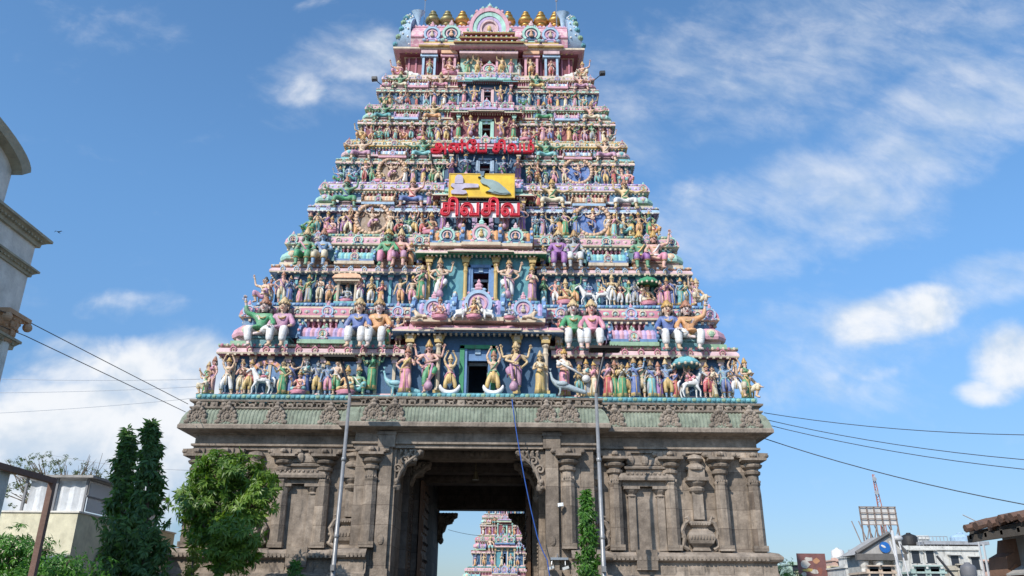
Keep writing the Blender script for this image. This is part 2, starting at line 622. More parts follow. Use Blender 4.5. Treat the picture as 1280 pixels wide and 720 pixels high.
def bump_disc(m, o, nn, t, z, r, mat, mat2=None):
    """round flower boss facing outward"""
    rot = Matrix(((t[0], nn[0], 0), (t[1], nn[1], 0), (0, 0, 1)))
    m.ball((o[0], o[1], z), (r, r * .55, r), 6, 4, mat, rot)
    if mat2 is not None:
        m.ball((o[0] + nn[0] * r * .4, o[1] + nn[1] * r * .4, z), (r * .45, r * .4, r * .45), 5, 4, mat2, rot)


def mini_arch(m, o, nn, t, z, r, m1, m2, m3):
    """little horseshoe facing outward on a cornice"""
    rot = Matrix(((t[0], nn[0], 0), (t[1], nn[1], 0), (0, 0, 1)))
    c = Vector((o[0], o[1], z))
    vs, fs = [], []
    n = 9
    for k in range(n):
        a = radians(-40 + 260 * k / (n - 1))
        for rr, y in ((1.0, -.1), (1.0, .45), (.68, .5), (.68, .1)):
            vs.append(c + rot @ Vector((r * rr * cos(a), r * y, r * rr * sin(a))))
    for k in range(n - 1):
        for q in range(3):
            a_ = k * 4 + q
            fs.append((a_, a_ + 1, a_ + 5, a_ + 4))
    m.add(vs, fs, m1)
    m.ball(c + rot @ Vector((0, .12 * r, -.05 * r)), (.68 * r, .2 * r, .68 * r), 7, 5, m2, rot)
    m.ball(c + rot @ Vector((0, .34 * r, -.05 * r)), (.28 * r, .2 * r, .34 * r), 6, 4, m3, rot)
    m.ball(c + rot @ Vector((0, .25 * r, 1.15 * r)), (.2 * r, .2 * r, .34 * r), 5, 4, m3, rot)


def barrel(L, r, base, n, cols, plaque=None):
    """miniature wagon roof along X with ribs and horned ends; base at z 0, centred, front at -Y"""
    m = MB()
    seg = 9
    def ring(x, k):
        rr = r * k
        return [(x, -cos(pi * j / (seg - 1) * 1.0) * rr * (1.0 if 0 < j < seg - 1 else .9), base + .06 * r + sin(pi * j / (seg - 1)) * rr * 1.15) for j in range(seg)]
    m.box((-L - .16 * r, -r * 1.28, 0), (L + .16 * r, r * 1.28, base * .55), 2)
    m.box((-L - .05 * r, -r * 1.15, base * .55), (L + .05 * r, r * 1.15, base), 3)
    for i in range(n):
        x0, x1 = -L + 2 * L * i / n, -L + 2 * L * (i + 1) / n
        xm = (x0 + x1) / 2
        A, B, C = ring(x0, .93), ring(xm, 1.0), ring(x1, .93)
        vs = A + B + C
        fs = []
        for s0 in (0, seg):
            for j in range(seg - 1):
                fs.append((s0 + j, s0 + j + 1, s0 + seg + j + 1, s0 + seg + j))
        m.add(vs, fs, i % 2)
    for sx in (-1, 1):
        pts = [(-r * 1.05, base * .9), (r * 1.05, base * .9)] + [(r * 1.22 * cos(pi * j / 10), base + r * .2 + r * 1.25 * sin(pi * j / 10)) for j in range(11)]
        m.prism(pts, sx * (L - .02 * r), sx * (L + .22 * r), 3, 'YZ')
        pts = [(a * .72, (z - base) * .72 + base) for a, z in pts]
        m.prism(pts, sx * (L + .2 * r), sx * (L + .3 * r), 1, 'YZ')
        m.ball((sx * (L + .15 * r), 0, base + 1.5 * r), (.16 * r, .2 * r, .3 * r), 6, 4, 2)
        for j in range(1, 10, 2):
            m.ball((sx * (L + .12 * r), -1.26 * r * cos(pi * j / 10), base + .2 * r + 1.3 * r * sin(pi * j / 10)), .14 * r, 5, 4, 0)
    m.lathe((0, 0, base + 1.15 * r), [(.2 * r, 0), (.26 * r, .1 * r), (.1 * r, .22 * r), (.16 * r, .32 * r), (0, .55 * r)], 7, 2)
    return m


def dome(r, h, cols):
    m = MB()
    m.box((-r * 1.2, -r * 1.2, 0), (r * 1.2, r * 1.2, h * .14), 2)
    m.box((-r * .85, -r * .85, h * .14), (r * .85, r * .85, h * .30), 3)
    m.lathe((0, 0, h * .30), [(r * 1.42, 0), (r * 1.5, h * .10), (r * 1.35, h * .28), (r * .95, h * .42), (r * .35, h * .5), (r * .3, h * .56), (r * .42, h * .6), (0, h * .8)], 8, 0, a0=pi / 8)
    for k in range(4):
        a = k * pi / 2
        rot = Matrix(((cos(a), -sin(a), 0), (sin(a), cos(a), 0), (0, 0, 1)))
        m.ball((sin(a) * r * 1.2, -cos(a) * r * 1.2, h * .47), (r * .5, r * .22, h * .2), 8, 5, 1, rot)
        m.ball((sin(a) * r * 1.38, -cos(a) * r * 1.38, h * .47), (r * .26, r * .12, h * .11), 7, 4, 2, rot)
    return m


def column_mesh(h, r, mats):
    m = MB()
    m.box((-r * 1.5, -r * 1.5, 0), (r * 1.5, r * 1.5, h * .08), 1)
    m.lathe((0, 0, h * .08), [(r * 1.15, 0), (r * 1.25, h * .03), (r, h * .06), (r * .95, h * .55), (r * 1.05, h * .58), (r * 1.3, h * .61), (r * 1.0, h * .64), (r * .9, h * .70),
                              (r * 1.55, h * .74), (r * 1.1, h * .78)], 8, 0)
    m.box((-r * 1.7, -r * 1.7, h * .86), (r * 1.7, r * 1.7, h * .91), 1)
    m.box((-r * 1.15, -r * 1.15, h * .91), (r * 1.15, r * 1.15, h), 0)
    for sx in (-1, 1):
        m.prism([(sx * r * 1.15, h * .9), (sx * r * 1.15, h), (sx * r * 2.5, h), (sx * r * 2.2, h * .95)], -r * .7, r * .7, 1)
    return m


STYLE = [
    dict(ledge=('teal', 'turq', 'greenish'), wall='navy', pil='cream', k1=('palepink', 'rose', 'cream'), shelf=('greenish', 'cream'), back='maroon', bal='pink', k2=('rose', 'mint', 'cream', 'grey'),
         sala=('pink', 'lilac', 'greenish', 'blue'), dome=('pink', 'cream', 'greenish', 'palepink'), canopy=('pink', 'cream', 'blue'), croof=('skyblue', 'lilac', 'cream', 'blue'), col=('cream', 'gold'), frame=('blue', 'green')),
    dict(ledge=('blue', 'teal', 'skyblue'), wall='navy', pil='turq', k1=('palepink', 'skyblue', 'cream'), shelf=('cream', 'peach'), back='maroon', bal='pink', k2=('pink', 'palepink', 'cream', 'grey'),
         sala=('mint', 'turq', 'cream', 'blue'), dome=('mint', 'peach', 'cream', 'palepink'), canopy=('palepink', 'cream', 'green'), croof=('peach', 'orange', 'cream', 'blue'), col=('gold', 'gold'), frame=('blue', 'navy')),
    dict(ledge=('greenish', 'teal', 'cream'), wall='navy', pil='palepink', k1=('skyblue', 'lilac', 'white'), shelf=('skyblue', 'cream'), back='maroon', bal='cream', k2=('lilac', 'white', 'cream', 'mint'),
         sala=('peach', 'cream', 'skyblue', 'brown'), dome=('mint', 'lilac', 'cream', 'greenish'), canopy=('mint', 'cream', 'maroon'), croof=('pink', 'lilac', 'mint', 'blue'), col=('palepink', 'gold'), frame=('lilac', 'blue')),
    dict(ledge=('lilac', 'purple', 'white'), wall='navy', pil='mint', k1=('cream', 'mint', 'palepink'), shelf=('mint', 'cream'), back='maroon', bal='lilac', k2=('cream', 'white', 'gold', 'turq'),
         sala=('skyblue', 'white', 'pink', 'brown'), dome=('palepink', 'mint', 'turq', 'cream'), canopy=('palepink', 'mint', 'blue'), croof=('skyblue', 'lilac', 'pink', 'teal'), col=('skyblue', 'cream'), frame=('skyblue', 'navy')),
    dict(ledge=('cream', 'gold', 'mint'), wall='maroon', pil='lilac', k1=('palepink', 'mint', 'cream'), shelf=('palepink', 'gold'), back='maroon', bal='cream', k2=('pink', 'cream', 'greenish', 'peach'),
         sala=('pink', 'palepink', 'skyblue', 'lilac'), dome=('mint', 'pink', 'cream', 'palepink'), canopy=('greenish', 'cream', 'maroon'), croof=('pink', 'mint', 'lilac', 'pink'), col=('mint', 'mint'), frame=('mint', 'navy')),
    dict(ledge=('palepink', 'rose', 'cream'), wall='navy', pil='skyblue', k1=('mint', 'palepink', 'cream'), shelf=('palepink', 'cream'), back='maroon', bal='pink', k2=('palepink', 'skyblue', 'cream', 'gold'),
         sala=('skyblue', 'white', 'pink', 'pink'), dome=('pink', 'mint', 'cream', 'skyblue'), canopy=('mint', 'teal', 'maroon'), croof=('lilac', 'pink', 'mint', 'skyblue'), col=('pink', 'palepink'), frame=('palepink', 'navy')),
    dict(ledge=('cream', 'palepink', 'mint'), wall='maroon', pil='pink', k1=('mint', 'cream', 'palepink'), shelf=('cream', 'pink'), back='maroon', bal='cream', k2=('pink', 'cream', 'lilac', 'gold'),
         sala=('pink', 'cream', 'mint', 'blue'), dome=('mint', 'pink', 'cream', 'skyblue'), canopy=('palepink', 'rose', 'maroon'), croof=('mint', 'pink', 'skyblue', 'blue'), col=('pink', 'mint'), frame=('mint', 'maroon')),
]


def cols(*names):
    return [P[n] for n in names]


def tier(tw, i, lo, hi, b, p, salas, st, detail=1.0, dw=None):
    """one storey of a gateway tower: tw parent Empty; lo/hi = (half width, half depth, z) of its foot and of the next foot"""
    w0, d0, z0 = lo
    w1, d1, z1 = hi
    h, s, sw = z1 - z0, d0 - d1, w0 - w1
    Q = lambda q: (w0 - q * sw, d0 - q * s)
    Z = lambda t: z0 + t * h
    k = h / 4.7                                    # size of details against the lowest storey
    wq, dq = Q(.50)
    dw = dw or .17 * b
    # --- wall with relief pilasters: the tier's own mesh
    m = MB()
    for sx in (-1, 1):
        m.box((min(sx * b * .9, sx * wq), -dq, z0), (max(sx * b * .9, sx * wq), dq, Z(.47)), 0)
    m.box((-b * .9, -dq + 2.4 * k + .6, z0), (b * .9, dq, Z(.47)), 0)
    def pil(o, t, n, j):
        m.obox((*o, 0), t, n, (-.07 * k, .07 * k), (-.01, .07 * k), (z0, Z(.34)), 1)
        m.obox((*o, 0), t, n, (-.12 * k, .12 * k), (-.01, .12 * k), (Z(.34), Z(.37)), 2)
        m.obox((*o, 0), t, n, (-.16 * k, .16 * k), (-.01, .10 * k), (Z(.37), Z(.40)), 1)
    for pth in wings(wq, dq, b):
        row(pth, .75 * k, 0, pil)
        m.sweep(pth, [(.0, z0 + .002), (.10 * k, z0 + .002), (.10 * k, Z(.03)), (.02 * k, Z(.05))], m=2)
    wu, du = Q(.86)
    m.box((-wu, -du, Z(.47)), (wu, du, Z(.90)), 3)
    tr = m.build('tier', [P[st['wall']], P[st['pil']], P[st['k1'][0]], P[st['back']]], tw)
    # --- ledge the statues stand on
    m = MB()
    pl = plan(w0, d0, b, p)
    m.sweep(pl, [(-.30 * k, Z(-.085), 1), (-.12 * k, Z(-.08), 1), (-.10 * k, Z(-.055), 2), (.0, Z(-.05), 0), (.05 * k, Z(-.035), 0), (.06 * k, Z(-.002), 0), (.0, Z(0), 0)], closed=True)
    row(pl, .34 * k, -.10 * k, lambda o, t, n, j: m.obox((*o, 0), t, n, (-.07 * k, .07 * k), (0, .09 * k), (Z(-.078), Z(-.055)), 2 if j % 2 else 0), closed=True)
    def petal(o, t, n, j):
        rot = Matrix(((t[0], n[0], 0), (t[1], n[1], 0), (0, 0, 1)))
        m.ball((o[0], o[1], Z(-.022)), (.105 * k, .05 * k, .018 * h), 6, 4, (2, 0, 1)[j % 3], rot)
    row(pl, .21 * k, .055 * k, petal, closed=True)
    m.build('ledge', cols(*st['ledge']), tr)
    # --- kapota above the small statues, wings only
    m = MB()
    lip = .30 * s
    for pth in wings(wq, dq, b * .98):
        m.sweep(pth, [(0, Z(.405), 1), (lip * .6, Z(.41), 1), (lip * .95, Z(.405), 2), (lip, Z(.42), 0), (lip * .93, Z(.445), 0), (lip * .7, Z(.468), 0), (lip * .2, Z(.478), 0)])
        row(pth, .30 * k, lip * .72, lambda o, t, n, j: m.obox((*o, 0), t, n, (-.05 * k, .05 * k), (0, .12 * k), (Z(.392), Z(.41)), 2))
        row(pth, .74 * k, lip * .90, lambda o, t, n, j: mini_arch(m, o, n, t, Z(.447), .15 * k, 1, j % 2 and 0 or 2, 2 if j % 2 else 1))
    m.build('cornice_moulding', cols(*st['k1']), tr)
    # --- shelf
    m = MB()
    ws, ds = Q(.30)
    m.sweep(plan(ws, ds, 0, 0), [(-.1, Z(.478), 1), (.0, Z(.482), 1), (.05 * k, Z(.492), 0), (.05 * k, Z(.506), 0)], closed=True)
    row(plan(ws, ds, 0, 0), .24 * k, .055 * k, lambda o, t, n, j: bump_disc(m, o, n, t, Z(.494), .075 * k, 1 if j % 2 else 2), closed=True)
    m.build('shelf_slab', cols(*st['shelf'], st['k1'][1]), tr)
    # --- balusters against the back wall
    m = MB()
    def bal(o, t, n, j):
        c = (o[0], o[1], Z(.66))
        m.lathe(c, [(.05 * k, 0), (.085 * k, .025 * h), (.05 * k, .05 * h), (.045 * k, .08 * h), (.09 * k, .10 * h), (.05 * k, .125 * h)], 6, j % 2)
    for pth in wings(wu, du, b * .9):
        row(pth, .26 * k, .09 * k, bal)
        m.sweep(pth, [(0, Z(.62), 2), (.20 * k, Z(.62), 2), (.20 * k, Z(.655), 2), (0, Z(.665), 2)])
    m.build('baluster_trim', cols(st['bal'], 'rose' if st['bal'] != 'rose' else 'cream', st['k1'][2]), tr)
    # --- upper kapota with painted flowers
    m = MB()
    lip = .24 * s + .04
    for pth in wings(wu, du, b * .55):
        m.sweep(pth, [(0, Z(.785), 3), (lip * .5, Z(.79), 3), (lip * .55, Z(.805), 2), (lip * 1.02, Z(.81), 2), (lip * 1.04, Z(.828), 2), (lip, Z(.83), 0), (lip * .92, Z(.87), 0), (lip * .66, Z(.91), 0), (lip * .3, Z(.922), 2), (lip * .3, Z(.94), 2)])
        def fl(o, t, n, j):
            if j % 3 == 1:
                mini_arch(m, o, n, t, Z(.868), .17 * k, 2, 3, 1)
            else:
                rot = Matrix(((t[0], n[0], 0), (t[1], n[1], 0), (0, 0, 1)))
                m.ball((o[0] - n[0] * .05 * k, o[1] - n[1] * .05 * k, Z(.865)), (.19 * k, .10 * k, .14 * k), 8, 4, 1 if j % 2 else 3, rot)
                m.ball((o[0] + n[0] * .03 * k, o[1] + n[1] * .03 * k, Z(.865)), (.07 * k, .05 * k, .07 * k), 6, 4, 2, rot)
        row(pth, .42 * k, lip * .90, fl)
        row(pth, .28 * k, lip * .45, lambda o, t, n, j: m.obox((*o, 0), t, n, (-.05 * k, .05 * k), (0, .16 * k), (Z(.77), Z(.79)), 2))
    m.box((-b, -du - .02, Z(.86)), (b, du, Z(.935)), 3)
    m.build('upper_cornice_moulding', cols(*st['k2']), tr)
    # --- ornaments on the ledges and cornices
    am = ARCH[i % len(ARCH)]
    am2 = ARCH[(i + 2) % len(ARCH)]
    def put(me, x, y, z, size, depth=1):
        return link_mesh('arch_ornament', me, tr, (x, y, z), scale=(size, size * depth, size))
    for sx in (-1, 1):
        xs = [b * 1.05 + .25 * k] + [x for x in salas] + [w0 - .75 * sw - .25 * k]
        for x in xs[1:2] if detail < 1 else xs:
            put(am, sx * x, -du - lip * 1.02, Z(.81), .62 * k)
    if detail >= 1 and i >= 2:
        for sx in (-1, 1):
            for q in range(4):
                x = b + .4 * k + (w0 - .3 * k - b - .4 * k) * (q + .5) / 4
                link_mesh('ledge_arch', ARCH[(i + q) % len(ARCH)], tr, (sx * x, -d0 - .10 * k, Z(-.075)), scale=(.52 * k, .4 * k, .46 * k))
    # --- miniature shrines between the seated figures
    for x, half in [(sx * x, hl) for sx in (-1, 1) for x, hl in [(q, (.085 * w0)) for q in salas]]:
        rr = .105 * h
        m = barrel(half, rr, .07 * h, 10, None)
        sal = m.build('barrel_roof', cols(*st['sala']), tr, loc=(x, -Q(.62)[1] , Z(.507)))
        link_mesh('arch_ornament', am2, tr, (x, -Q(.62)[1] - rr * 1.15, Z(.555)), scale=(.50 * k,) * 3)
    for sx in (-1, 1):
        m = dome(.115 * h, .29 * h, None)
        m.build('corner_dome', cols(*st['dome']), tr, loc=(sx * (Q(.55)[0] - .14 * h), -Q(.55)[1] + .09 * h, Z(.507)))
    # --- door bay
    yf = -(d0 + p - .66 * k)                        # front of the piers
    dh = .46
    m = MB()
    for sx in (-1, 1):
        a, c = sorted((sx * dw, sx * b * .93))
        m.box((a, yf, z0 + .001), (c, -dq + .25, Z(.60)), 0)
    m.box((-dw, yf, Z(dh)), (dw, -dq + .25, Z(.60)), 0)
    m.box((-b * .95, yf - .02, Z(.60)), (b * .95, -du + .1, Z(.625)), 1)
    m.build('door_bay', cols('teal' if i == 1 else st['wall'], st['canopy'][2]), tr)
    m = MB()
    fw = .10 * k
    for sx in (-1, 1):
        a, c = sorted((sx * (dw + .02), sx * (dw - fw)))
        m.box((a, yf - .05 * k, z0 + .002), (c, yf + .35 * k, Z(dh)), 0)
        a, c = sorted((sx * (dw + .02), sx * (dw + fw * 2.2)))
        m.box((a, yf - .09 * k, z0 + .002), (c, yf + .02, Z(dh + .03)), 1)
    m.box((-dw - fw * 2.2, yf - .09 * k, Z(dh + .0)), (dw + fw * 2.2, yf + .02, Z(dh + .035)), 1)
    m.box((-dw + fw, yf + .06 * k, Z(dh - (.11 if i == 0 else .055))), (dw - fw, yf + .16 * k, Z(dh)), 0)
    m.box((-dw * .22, yf + .0, Z(dh - .05)), (dw * .22, yf + .07 * k, Z(dh)), 2)
    fr = m.build('door_frame', cols(st['frame'][0], st['frame'][0] if i else 'green', 'skyblue'), tr)
    # inner frame and half-open shutter in the dark
    m = MB()
    yi = yf + .5 * k
    for sx in (-1, 1):
        a, c = sorted((sx * dw * .98, sx * (dw * .72)))
        m.box((a, yi, z0 + .003), (c, yi + .1 * k, Z(dh * .76)), 0)
    m.box((-dw * .98, yi, Z(dh * .72)), (dw * .98, yi + .1 * k, Z(dh * .78)), 0)
    m.build('inner_frame', cols('grey'), tr)
    cm = column_mesh(Z(.585) - z0, .11 * k, None).mesh('column', cols(*st['col']), False)
    for sx in (-1, 1):
        for xx in ((dw + .42 * (b - dw) if i == 0 else dw * 1.55), b * .90) if i < 2 else (b * .9,):
            link_mesh('column', cm, tr, (sx * xx, yf - .16 * k, z0 + .003))
    # canopy: sloping eave carried on the columns
    m = MB()
    out = .55 * k
    pth = [(-b * .97, -dq), (-b * .97, yf), (b * .97, yf), (b * .97, -dq)]
    m.sweep(pth, [(0, Z(.60), 2), (out * .5, Z(.598), 2), (out * .9, Z(.585), 2), (out, Z(.595), 1), (out, Z(.61), 1), (out * .96, Z(.615), 0), (out * .55, Z(.655), 0), (0, Z(.68), 0), (-.2 * k, Z(.685), 0)])
    m.sweep([(-b * .55, yf - out), (-b * .55, yf - out * 1.35), (b * .55, yf - out * 1.35), (b * .55, yf - out)], [(0, Z(.59), 2), (.08 * k, Z(.592), 1), (.08 * k, Z(.61), 1), (0, Z(.615), 0), (-.35 * out, Z(.64), 0), (-.5 * out, Z(.66), 0)])
    row(pth, .24 * k, out * .4, lambda o, t, n, j: m.obox((*o, 0), t, n, (-.045 * k, .045 * k), (0, out * .4), (Z(.57), Z(.60)), 1))
    row(pth, .30 * k, out * .80, lambda o, t, n, j: m.obox((*o, 0), t, n, (-.02 * k, .02 * k), (-.02, .05 * k), (Z(.615), Z(.645)), 1))
    m.box((-b * .93, yf - .1, Z(.655)), (b * .93, -du + .2, Z(.69)), 0)
    m.build('canopy', cols(*st['canopy']), tr)
    # roofs on the canopy: three short barrels, horned ends, arches in front
    yr = yf + .32 * k
    rr = (.155 if i < 2 else .115) * h
    for xx, half in ((0, b * .30), (-b * .62, b * .24), (b * .62, b * .24)):
        m = barrel(half, rr * (1.12 if xx == 0 else .95), .07 * h, 8, None)
        m.build('barrel_roof', cols(*st['croof']), tr, loc=(xx, yr, Z(.69)))
    put(ARCH[2 if i % 2 else 0], 0, yr - rr * 1.25, Z(.73), (.30 if i == 0 else .25 if i == 1 else .19) * h, .8)
    for sx in (-1, 1):
        put(am, sx * b * .60, yr - rr * 1.1, Z(.73), (.21 if i < 2 else .16) * h, .8)
    return tr


# ------------------------------------------------------------------ the great gateway
TX, TY = -1.5, 42.0
tower = empty('temple_gateway_tower', (TX, TY, 0))
tag(tower, 'tall tapering temple gateway tower crowded with painted stucco above a carved granite base', 'temple tower')
LV = [(12.10, 8.00, 10.13), (10.50, 6.70, 14.88), (9.28, 5.60, 19.01), (8.26, 4.73, 22.47), (7.42, 4.02, 25.53), (6.62, 3.34, 28.30), (5.97, 2.79, 30.75)]
BAY = [(3.35, .50), (2.75, .48), (2.25, .45), (2.0, .40), (1.72, .36), (1.5, .32)]
# seated figures per storey (photo pixels) and the barrels between them
BIGPX = [((325, 351), (447, 472), (717, 740), (836, 862)), ((381, 402), (484, 500), (698, 718), (800, 820)), ((432,), (515,), (690,), (781,)),
         ((452,), (528,), (683,), (757,)), ((479,), (541,), (680,), (739,)), ((500,), (551,), (671,), (726,))]


def lx(px, py, y):
    """tower-local x of a photo pixel at tower-local depth y"""
    return at(px, py, TY + y).x - TX


TIER_PY = [(495, 380), (380, 294), (294, 229), (229, 176), (176, 132), (132, 95)]
tiers = []
for i in range(6):
    py = (TIER_PY[i][0] + TIER_PY[i][1]) / 2
    g = BIGPX[i]
    yy = -(LV[i][1] - .5)
    xm = [(lx(g[0][-1], py, yy) + lx(g[1][0], py, yy)) / 2, (lx(g[2][-1], py, yy) + lx(g[3][0], py, yy)) / 2]
    tiers.append(tier(tower, i, LV[i], LV[i + 1], BAY[i][0], BAY[i][1], [(xm[1] - xm[0]) / 2], STYLE[i]))

# --- top storey under the roof
st = STYLE[6]
w0, d0, z0 = LV[6]
m = MB()
ze = 32.72
for sx in (-1, 1):
    a, c = sorted((sx * .42, sx * 5.05))
    m.box((a, -d0 + .75, z0), (c, d0 - .6, ze), 0)
m.box((-.5, -d0 + 2.6, z0), (.5, d0 - .6, ze), 0)
m.box((-.43, -d0 + .75, z0 + 1.35), (.43, d0 - .6, ze), 0)
row([(-5.05, -d0 + .75), (-.8, -d0 + .75)], .42, 0, lambda o, t, n, j: m.obox((*o, 0), t, n, (-.05, .05), (-.01, .07), (z0, ze), 1))
row([(.8, -d0 + .75), (5.05, -d0 + .75)], .42, 0, lambda o, t, n, j: m.obox((*o, 0), t, n, (-.05, .05), (-.01, .07), (z0, ze), 1))
top = m.build('tier', cols('maroon', 'rose'), tower)
m = MB()
m.sweep(plan(w0, d0, 1.75, .3), [(-.3, z0 - .28, 1), (-.1, z0 - .26, 1), (-.08, z0 - .16, 2), (0, z0 - .14, 0), (.04, z0 - .08, 0), (.04, z0 - .005, 0), (0, z0, 0)], closed=True)
row(plan(w0, d0, 1.75, .3), .24, -.08, lambda o, t, n, j: m.obox((*o, 0), t, n, (-.05, .05), (0, .07), (z0 - .24, z0 - .16), 2 if j % 2 else 0), closed=True)
m.build('ledge', cols(*st['ledge']), top)
# niches: coloured piers with capitals under the eave
for px, c1, c2 in ((537, 'skyblue', 'palepink'), (562, 'pink', 'peach'), (664, 'pink', 'peach'), (689, 'skyblue', 'palepink')):
    x = lx(px, 75, -d0 + .5)
    m = MB()
    for sx in (-1, 1):
        m.obox((x + sx * .34, -d0 + .35, 0), (1, 0), (0, -1), (-.07, .07), (-.1, .07), (z0 + .002, ze - .3), 0)
    m.box((x - .42, -d0 + .4, z0 + .002), (x + .42, -d0 + .76, ze - .35), 2)
    m.box((x - .52, -d0 + .2, ze - .42), (x + .52, -d0 + .76, ze - .25), 0)
    m.box((x - .48, -d0 + .1, ze - .25), (x + .48, -d0 + .76, ze - .02), 1)
    m.box((x - .46, -d0 + .12, z0 + .002), (x + .46, -d0 + .5, z0 + .14), 1)
    m.build('niche', cols(c1, c2, 'maroon'), top)
m = MB()
for sx in (-1, 1):
    a, c = sorted((sx * .42, sx * .56))
    m.box((a, -d0 + .3, z0 + .1), (c, -d0 + .8, z0 + 1.5), 0)
    a, c = sorted((sx * .56, sx * 1.7))
    m.box((a, -d0 + .45, z0 + .1), (c, -d0 + .8, z0 + 1.6), 1)
    m.box((a, -d0 + .0, z0 + .002), (c, -d0 + .8, z0 + .22), 0)
m.box((-1.75, -d0 - .05, z0 + 1.6), (1.75, -d0 + .8, z0 + 1.78), 2)
m.build('door_frame', cols('pink', 'mint', 'palepink'), top)
# eave
m = MB()
pe = plan(5.15, d0 - .65, 1.75, .35)
m.sweep(pe, [(.0, ze - .16, 1), (.22, ze - .14, 1), (.26, ze - .06, 3), (.50, ze - .02, 2), (.60, ze + .02, 0), (.60, ze + .14, 0), (.50, ze + .2, 2), (.2, ze + .36, 3), (.1, ze + .5, 3)], closed=True)
row(pe, .3, .30, lambda o, t, n, j: bump_disc(m, o, n, t, ze - .08, .06, 4), closed=True)
m.build('eave_cornice', cols('cream', 'maroon', 'palepink', 'pink', 'gold'), top)
# wagon roof: own pattern of pink lozenges
rm, nt, b_ = mat_base('pink_lozenge_roof')
tcn = nadd(nt, 'ShaderNodeTexCoord')
mpn = nadd(nt, 'ShaderNodeMapping')
mpn.inputs['Rotation'].default_value = (0, radians(45), 0)
nt.links.new(tcn.outputs['Object'], mpn.inputs[0])
ck = nadd(nt, 'ShaderNodeTexChecker')
ck.inputs['Scale'].default_value = 3.2
ck.inputs['Color1'].default_value, ck.inputs['Color2'].default_value = (.66, .33, .40, 1), (.74, .52, .52, 1)
nt.links.new(mpn.outputs[0], ck.inputs[0])
grime(nt, ck.outputs[0], b_, .25, bump=.2)
RZ = ze + .42
m = MB()
prof = [(-2.45, 0), (-2.62, .45), (-2.56, .95), (-2.3, 1.45), (-1.85, 1.90), (-1.1, 2.48), (-.45, 2.95), (.45, 2.95), (1.1, 2.48), (1.85, 1.90), (2.3, 1.45), (2.56, .95), (2.62, .45), (2.45, 0)]
m.prism([(a, RZ + z) for a, z in prof], -4.75, 4.75, 0, 'YZ')
roof = m.build('roof', rm, tower)
m = MB()
for k in range(38):
    x = -4.6 + 9.2 * k / 37
    m.ball((x, -1.95, RZ + 1.88), (.13, .10, .12), 6, 4, k % 2)
m.tube([(-4.75, -2.02, RZ + 1.76), (4.75, -2.02, RZ + 1.76)], .08, 6, 2)
m.tube([(-4.75, -2.64, RZ + .55), (4.75, -2.64, RZ + .55)], .07, 6, 2)
m.build('ridge_trim', cols('palepink', 'lilac', 'pink'), roof)
for px, me, sz in ((540, 0, 1.15), (564, 1, 1.25), (664, 1, 1.25), (688, 0, 1.15)):
    link_mesh('arch_ornament', ARCH[me], roof, (lx(px, 50, -2.7), -2.72, RZ + .12), scale=(sz, sz, sz))
    x = lx(px, 60, -2.7)
    m = MB()
    m.sweep([(x - .55, -2.3), (x - .55, -2.65), (x + .55, -2.65), (x + .55, -2.3)], [(0, RZ - .32, 1), (.22, RZ - .3, 1), (.25, RZ - .22, 0), (.1, RZ - .02, 0), (0, RZ + .1, 0)])
    m.box((x - .5, -2.75, RZ - .1), (x + .5, -2.3, RZ + .14), 1)
    m.build('dormer_eave', cols('palepink', 'gold'), roof)
# great front gable
m = MB()
GZ = at(614, 39, TY - 2.8).z
for z, hw, c in ((RZ - .40, 1.75, 3), (RZ - .10, 1.45, 3), (RZ + .26, 1.25, 3)):
    m.box((-hw, -3.02, z), (hw, -2.2, z + .2), c)
    m.box((-hw + .12, -2.95, z + .2), (hw - .12, -2.2, z + .26), 3)
for z, hw, c in ((RZ - .25, 1.85, 0), (RZ + .08, 1.5, 1), (RZ + .42, 1.3, 0)):
    m.sweep([(-hw, -2.2), (-hw, -3.0), (hw, -3.0), (hw, -2.2)], [(0, z - .04, 3), (.22, z - .05, 6), (.26, z + .02, c), (.16, z + .10, c), (0, z + .2, c), (-.2, z + .22, c)])
    row([(-hw, -3.0), (hw, -3.0)], .3, .2, lambda o, t, n, j: m.ball((o[0], o[1], z + .06), (.07, .06, .08), 5, 4, 4 if j % 2 else 5))
def garc(r, a): return (r * .90 * cos(a), GZ + .12 + r * sin(a) * (1.16 if sin(a) > 0 else 1.0))
A = [radians(-30 + 240 * i / 26) for i in range(27)]
m.prism([garc(1.20, a) for a in A], -2.75, -1.6, 0)
for r0, r1, yy, c in ((1.36, 1.12, -2.92, 4), (1.12, .84, -2.86, 5), (.84, .66, -2.82, 2), (.62, .50, -2.86, 0)):
    for i in range(26):
        m.prism([garc(r0, A[i]), garc(r0, A[i + 1]), garc(r1, A[i + 1]), garc(r1, A[i])], yy, -2.0, c)
for i in range(1, 26, 2):
    q = garc(1.42, A[i])
    m.ball((q[0], -2.85, q[1]), (.12, .1, .12), 6, 4, 4 if i % 4 == 1 else 5)
m.ball((0, -2.85, GZ - .25), (.24, .14, .2), 8, 5, 0)
m.ball((0, -2.9, GZ + .1), (.14, .12, .22), 8, 5, 6)
m.box((-.75, -2.84, GZ - .6), (.75, -2.5, GZ - .42), 2)
m.lathe((0, -2.7, GZ + 1.56), [(.25, 0), (.36, .08), (.22, .2), (.28, .3), (.12, .4), (.15, .48), (.04, .58), (0, .7)], 9, 5, sy=.6)
for sx in (-1, 1):
    m.ball((sx * .42, -2.75, GZ + 1.62), (.24, .14, .14), 7, 5, 4)
    m.ball((sx * 1.38, -2.8, GZ - .62), (.26, .16, .2), 7, 5, 4)
gable = m.build('front_gable', cols('palepink', 'cream', 'lilac', 'maroon', 'pink', 'mint', 'gold'), roof)
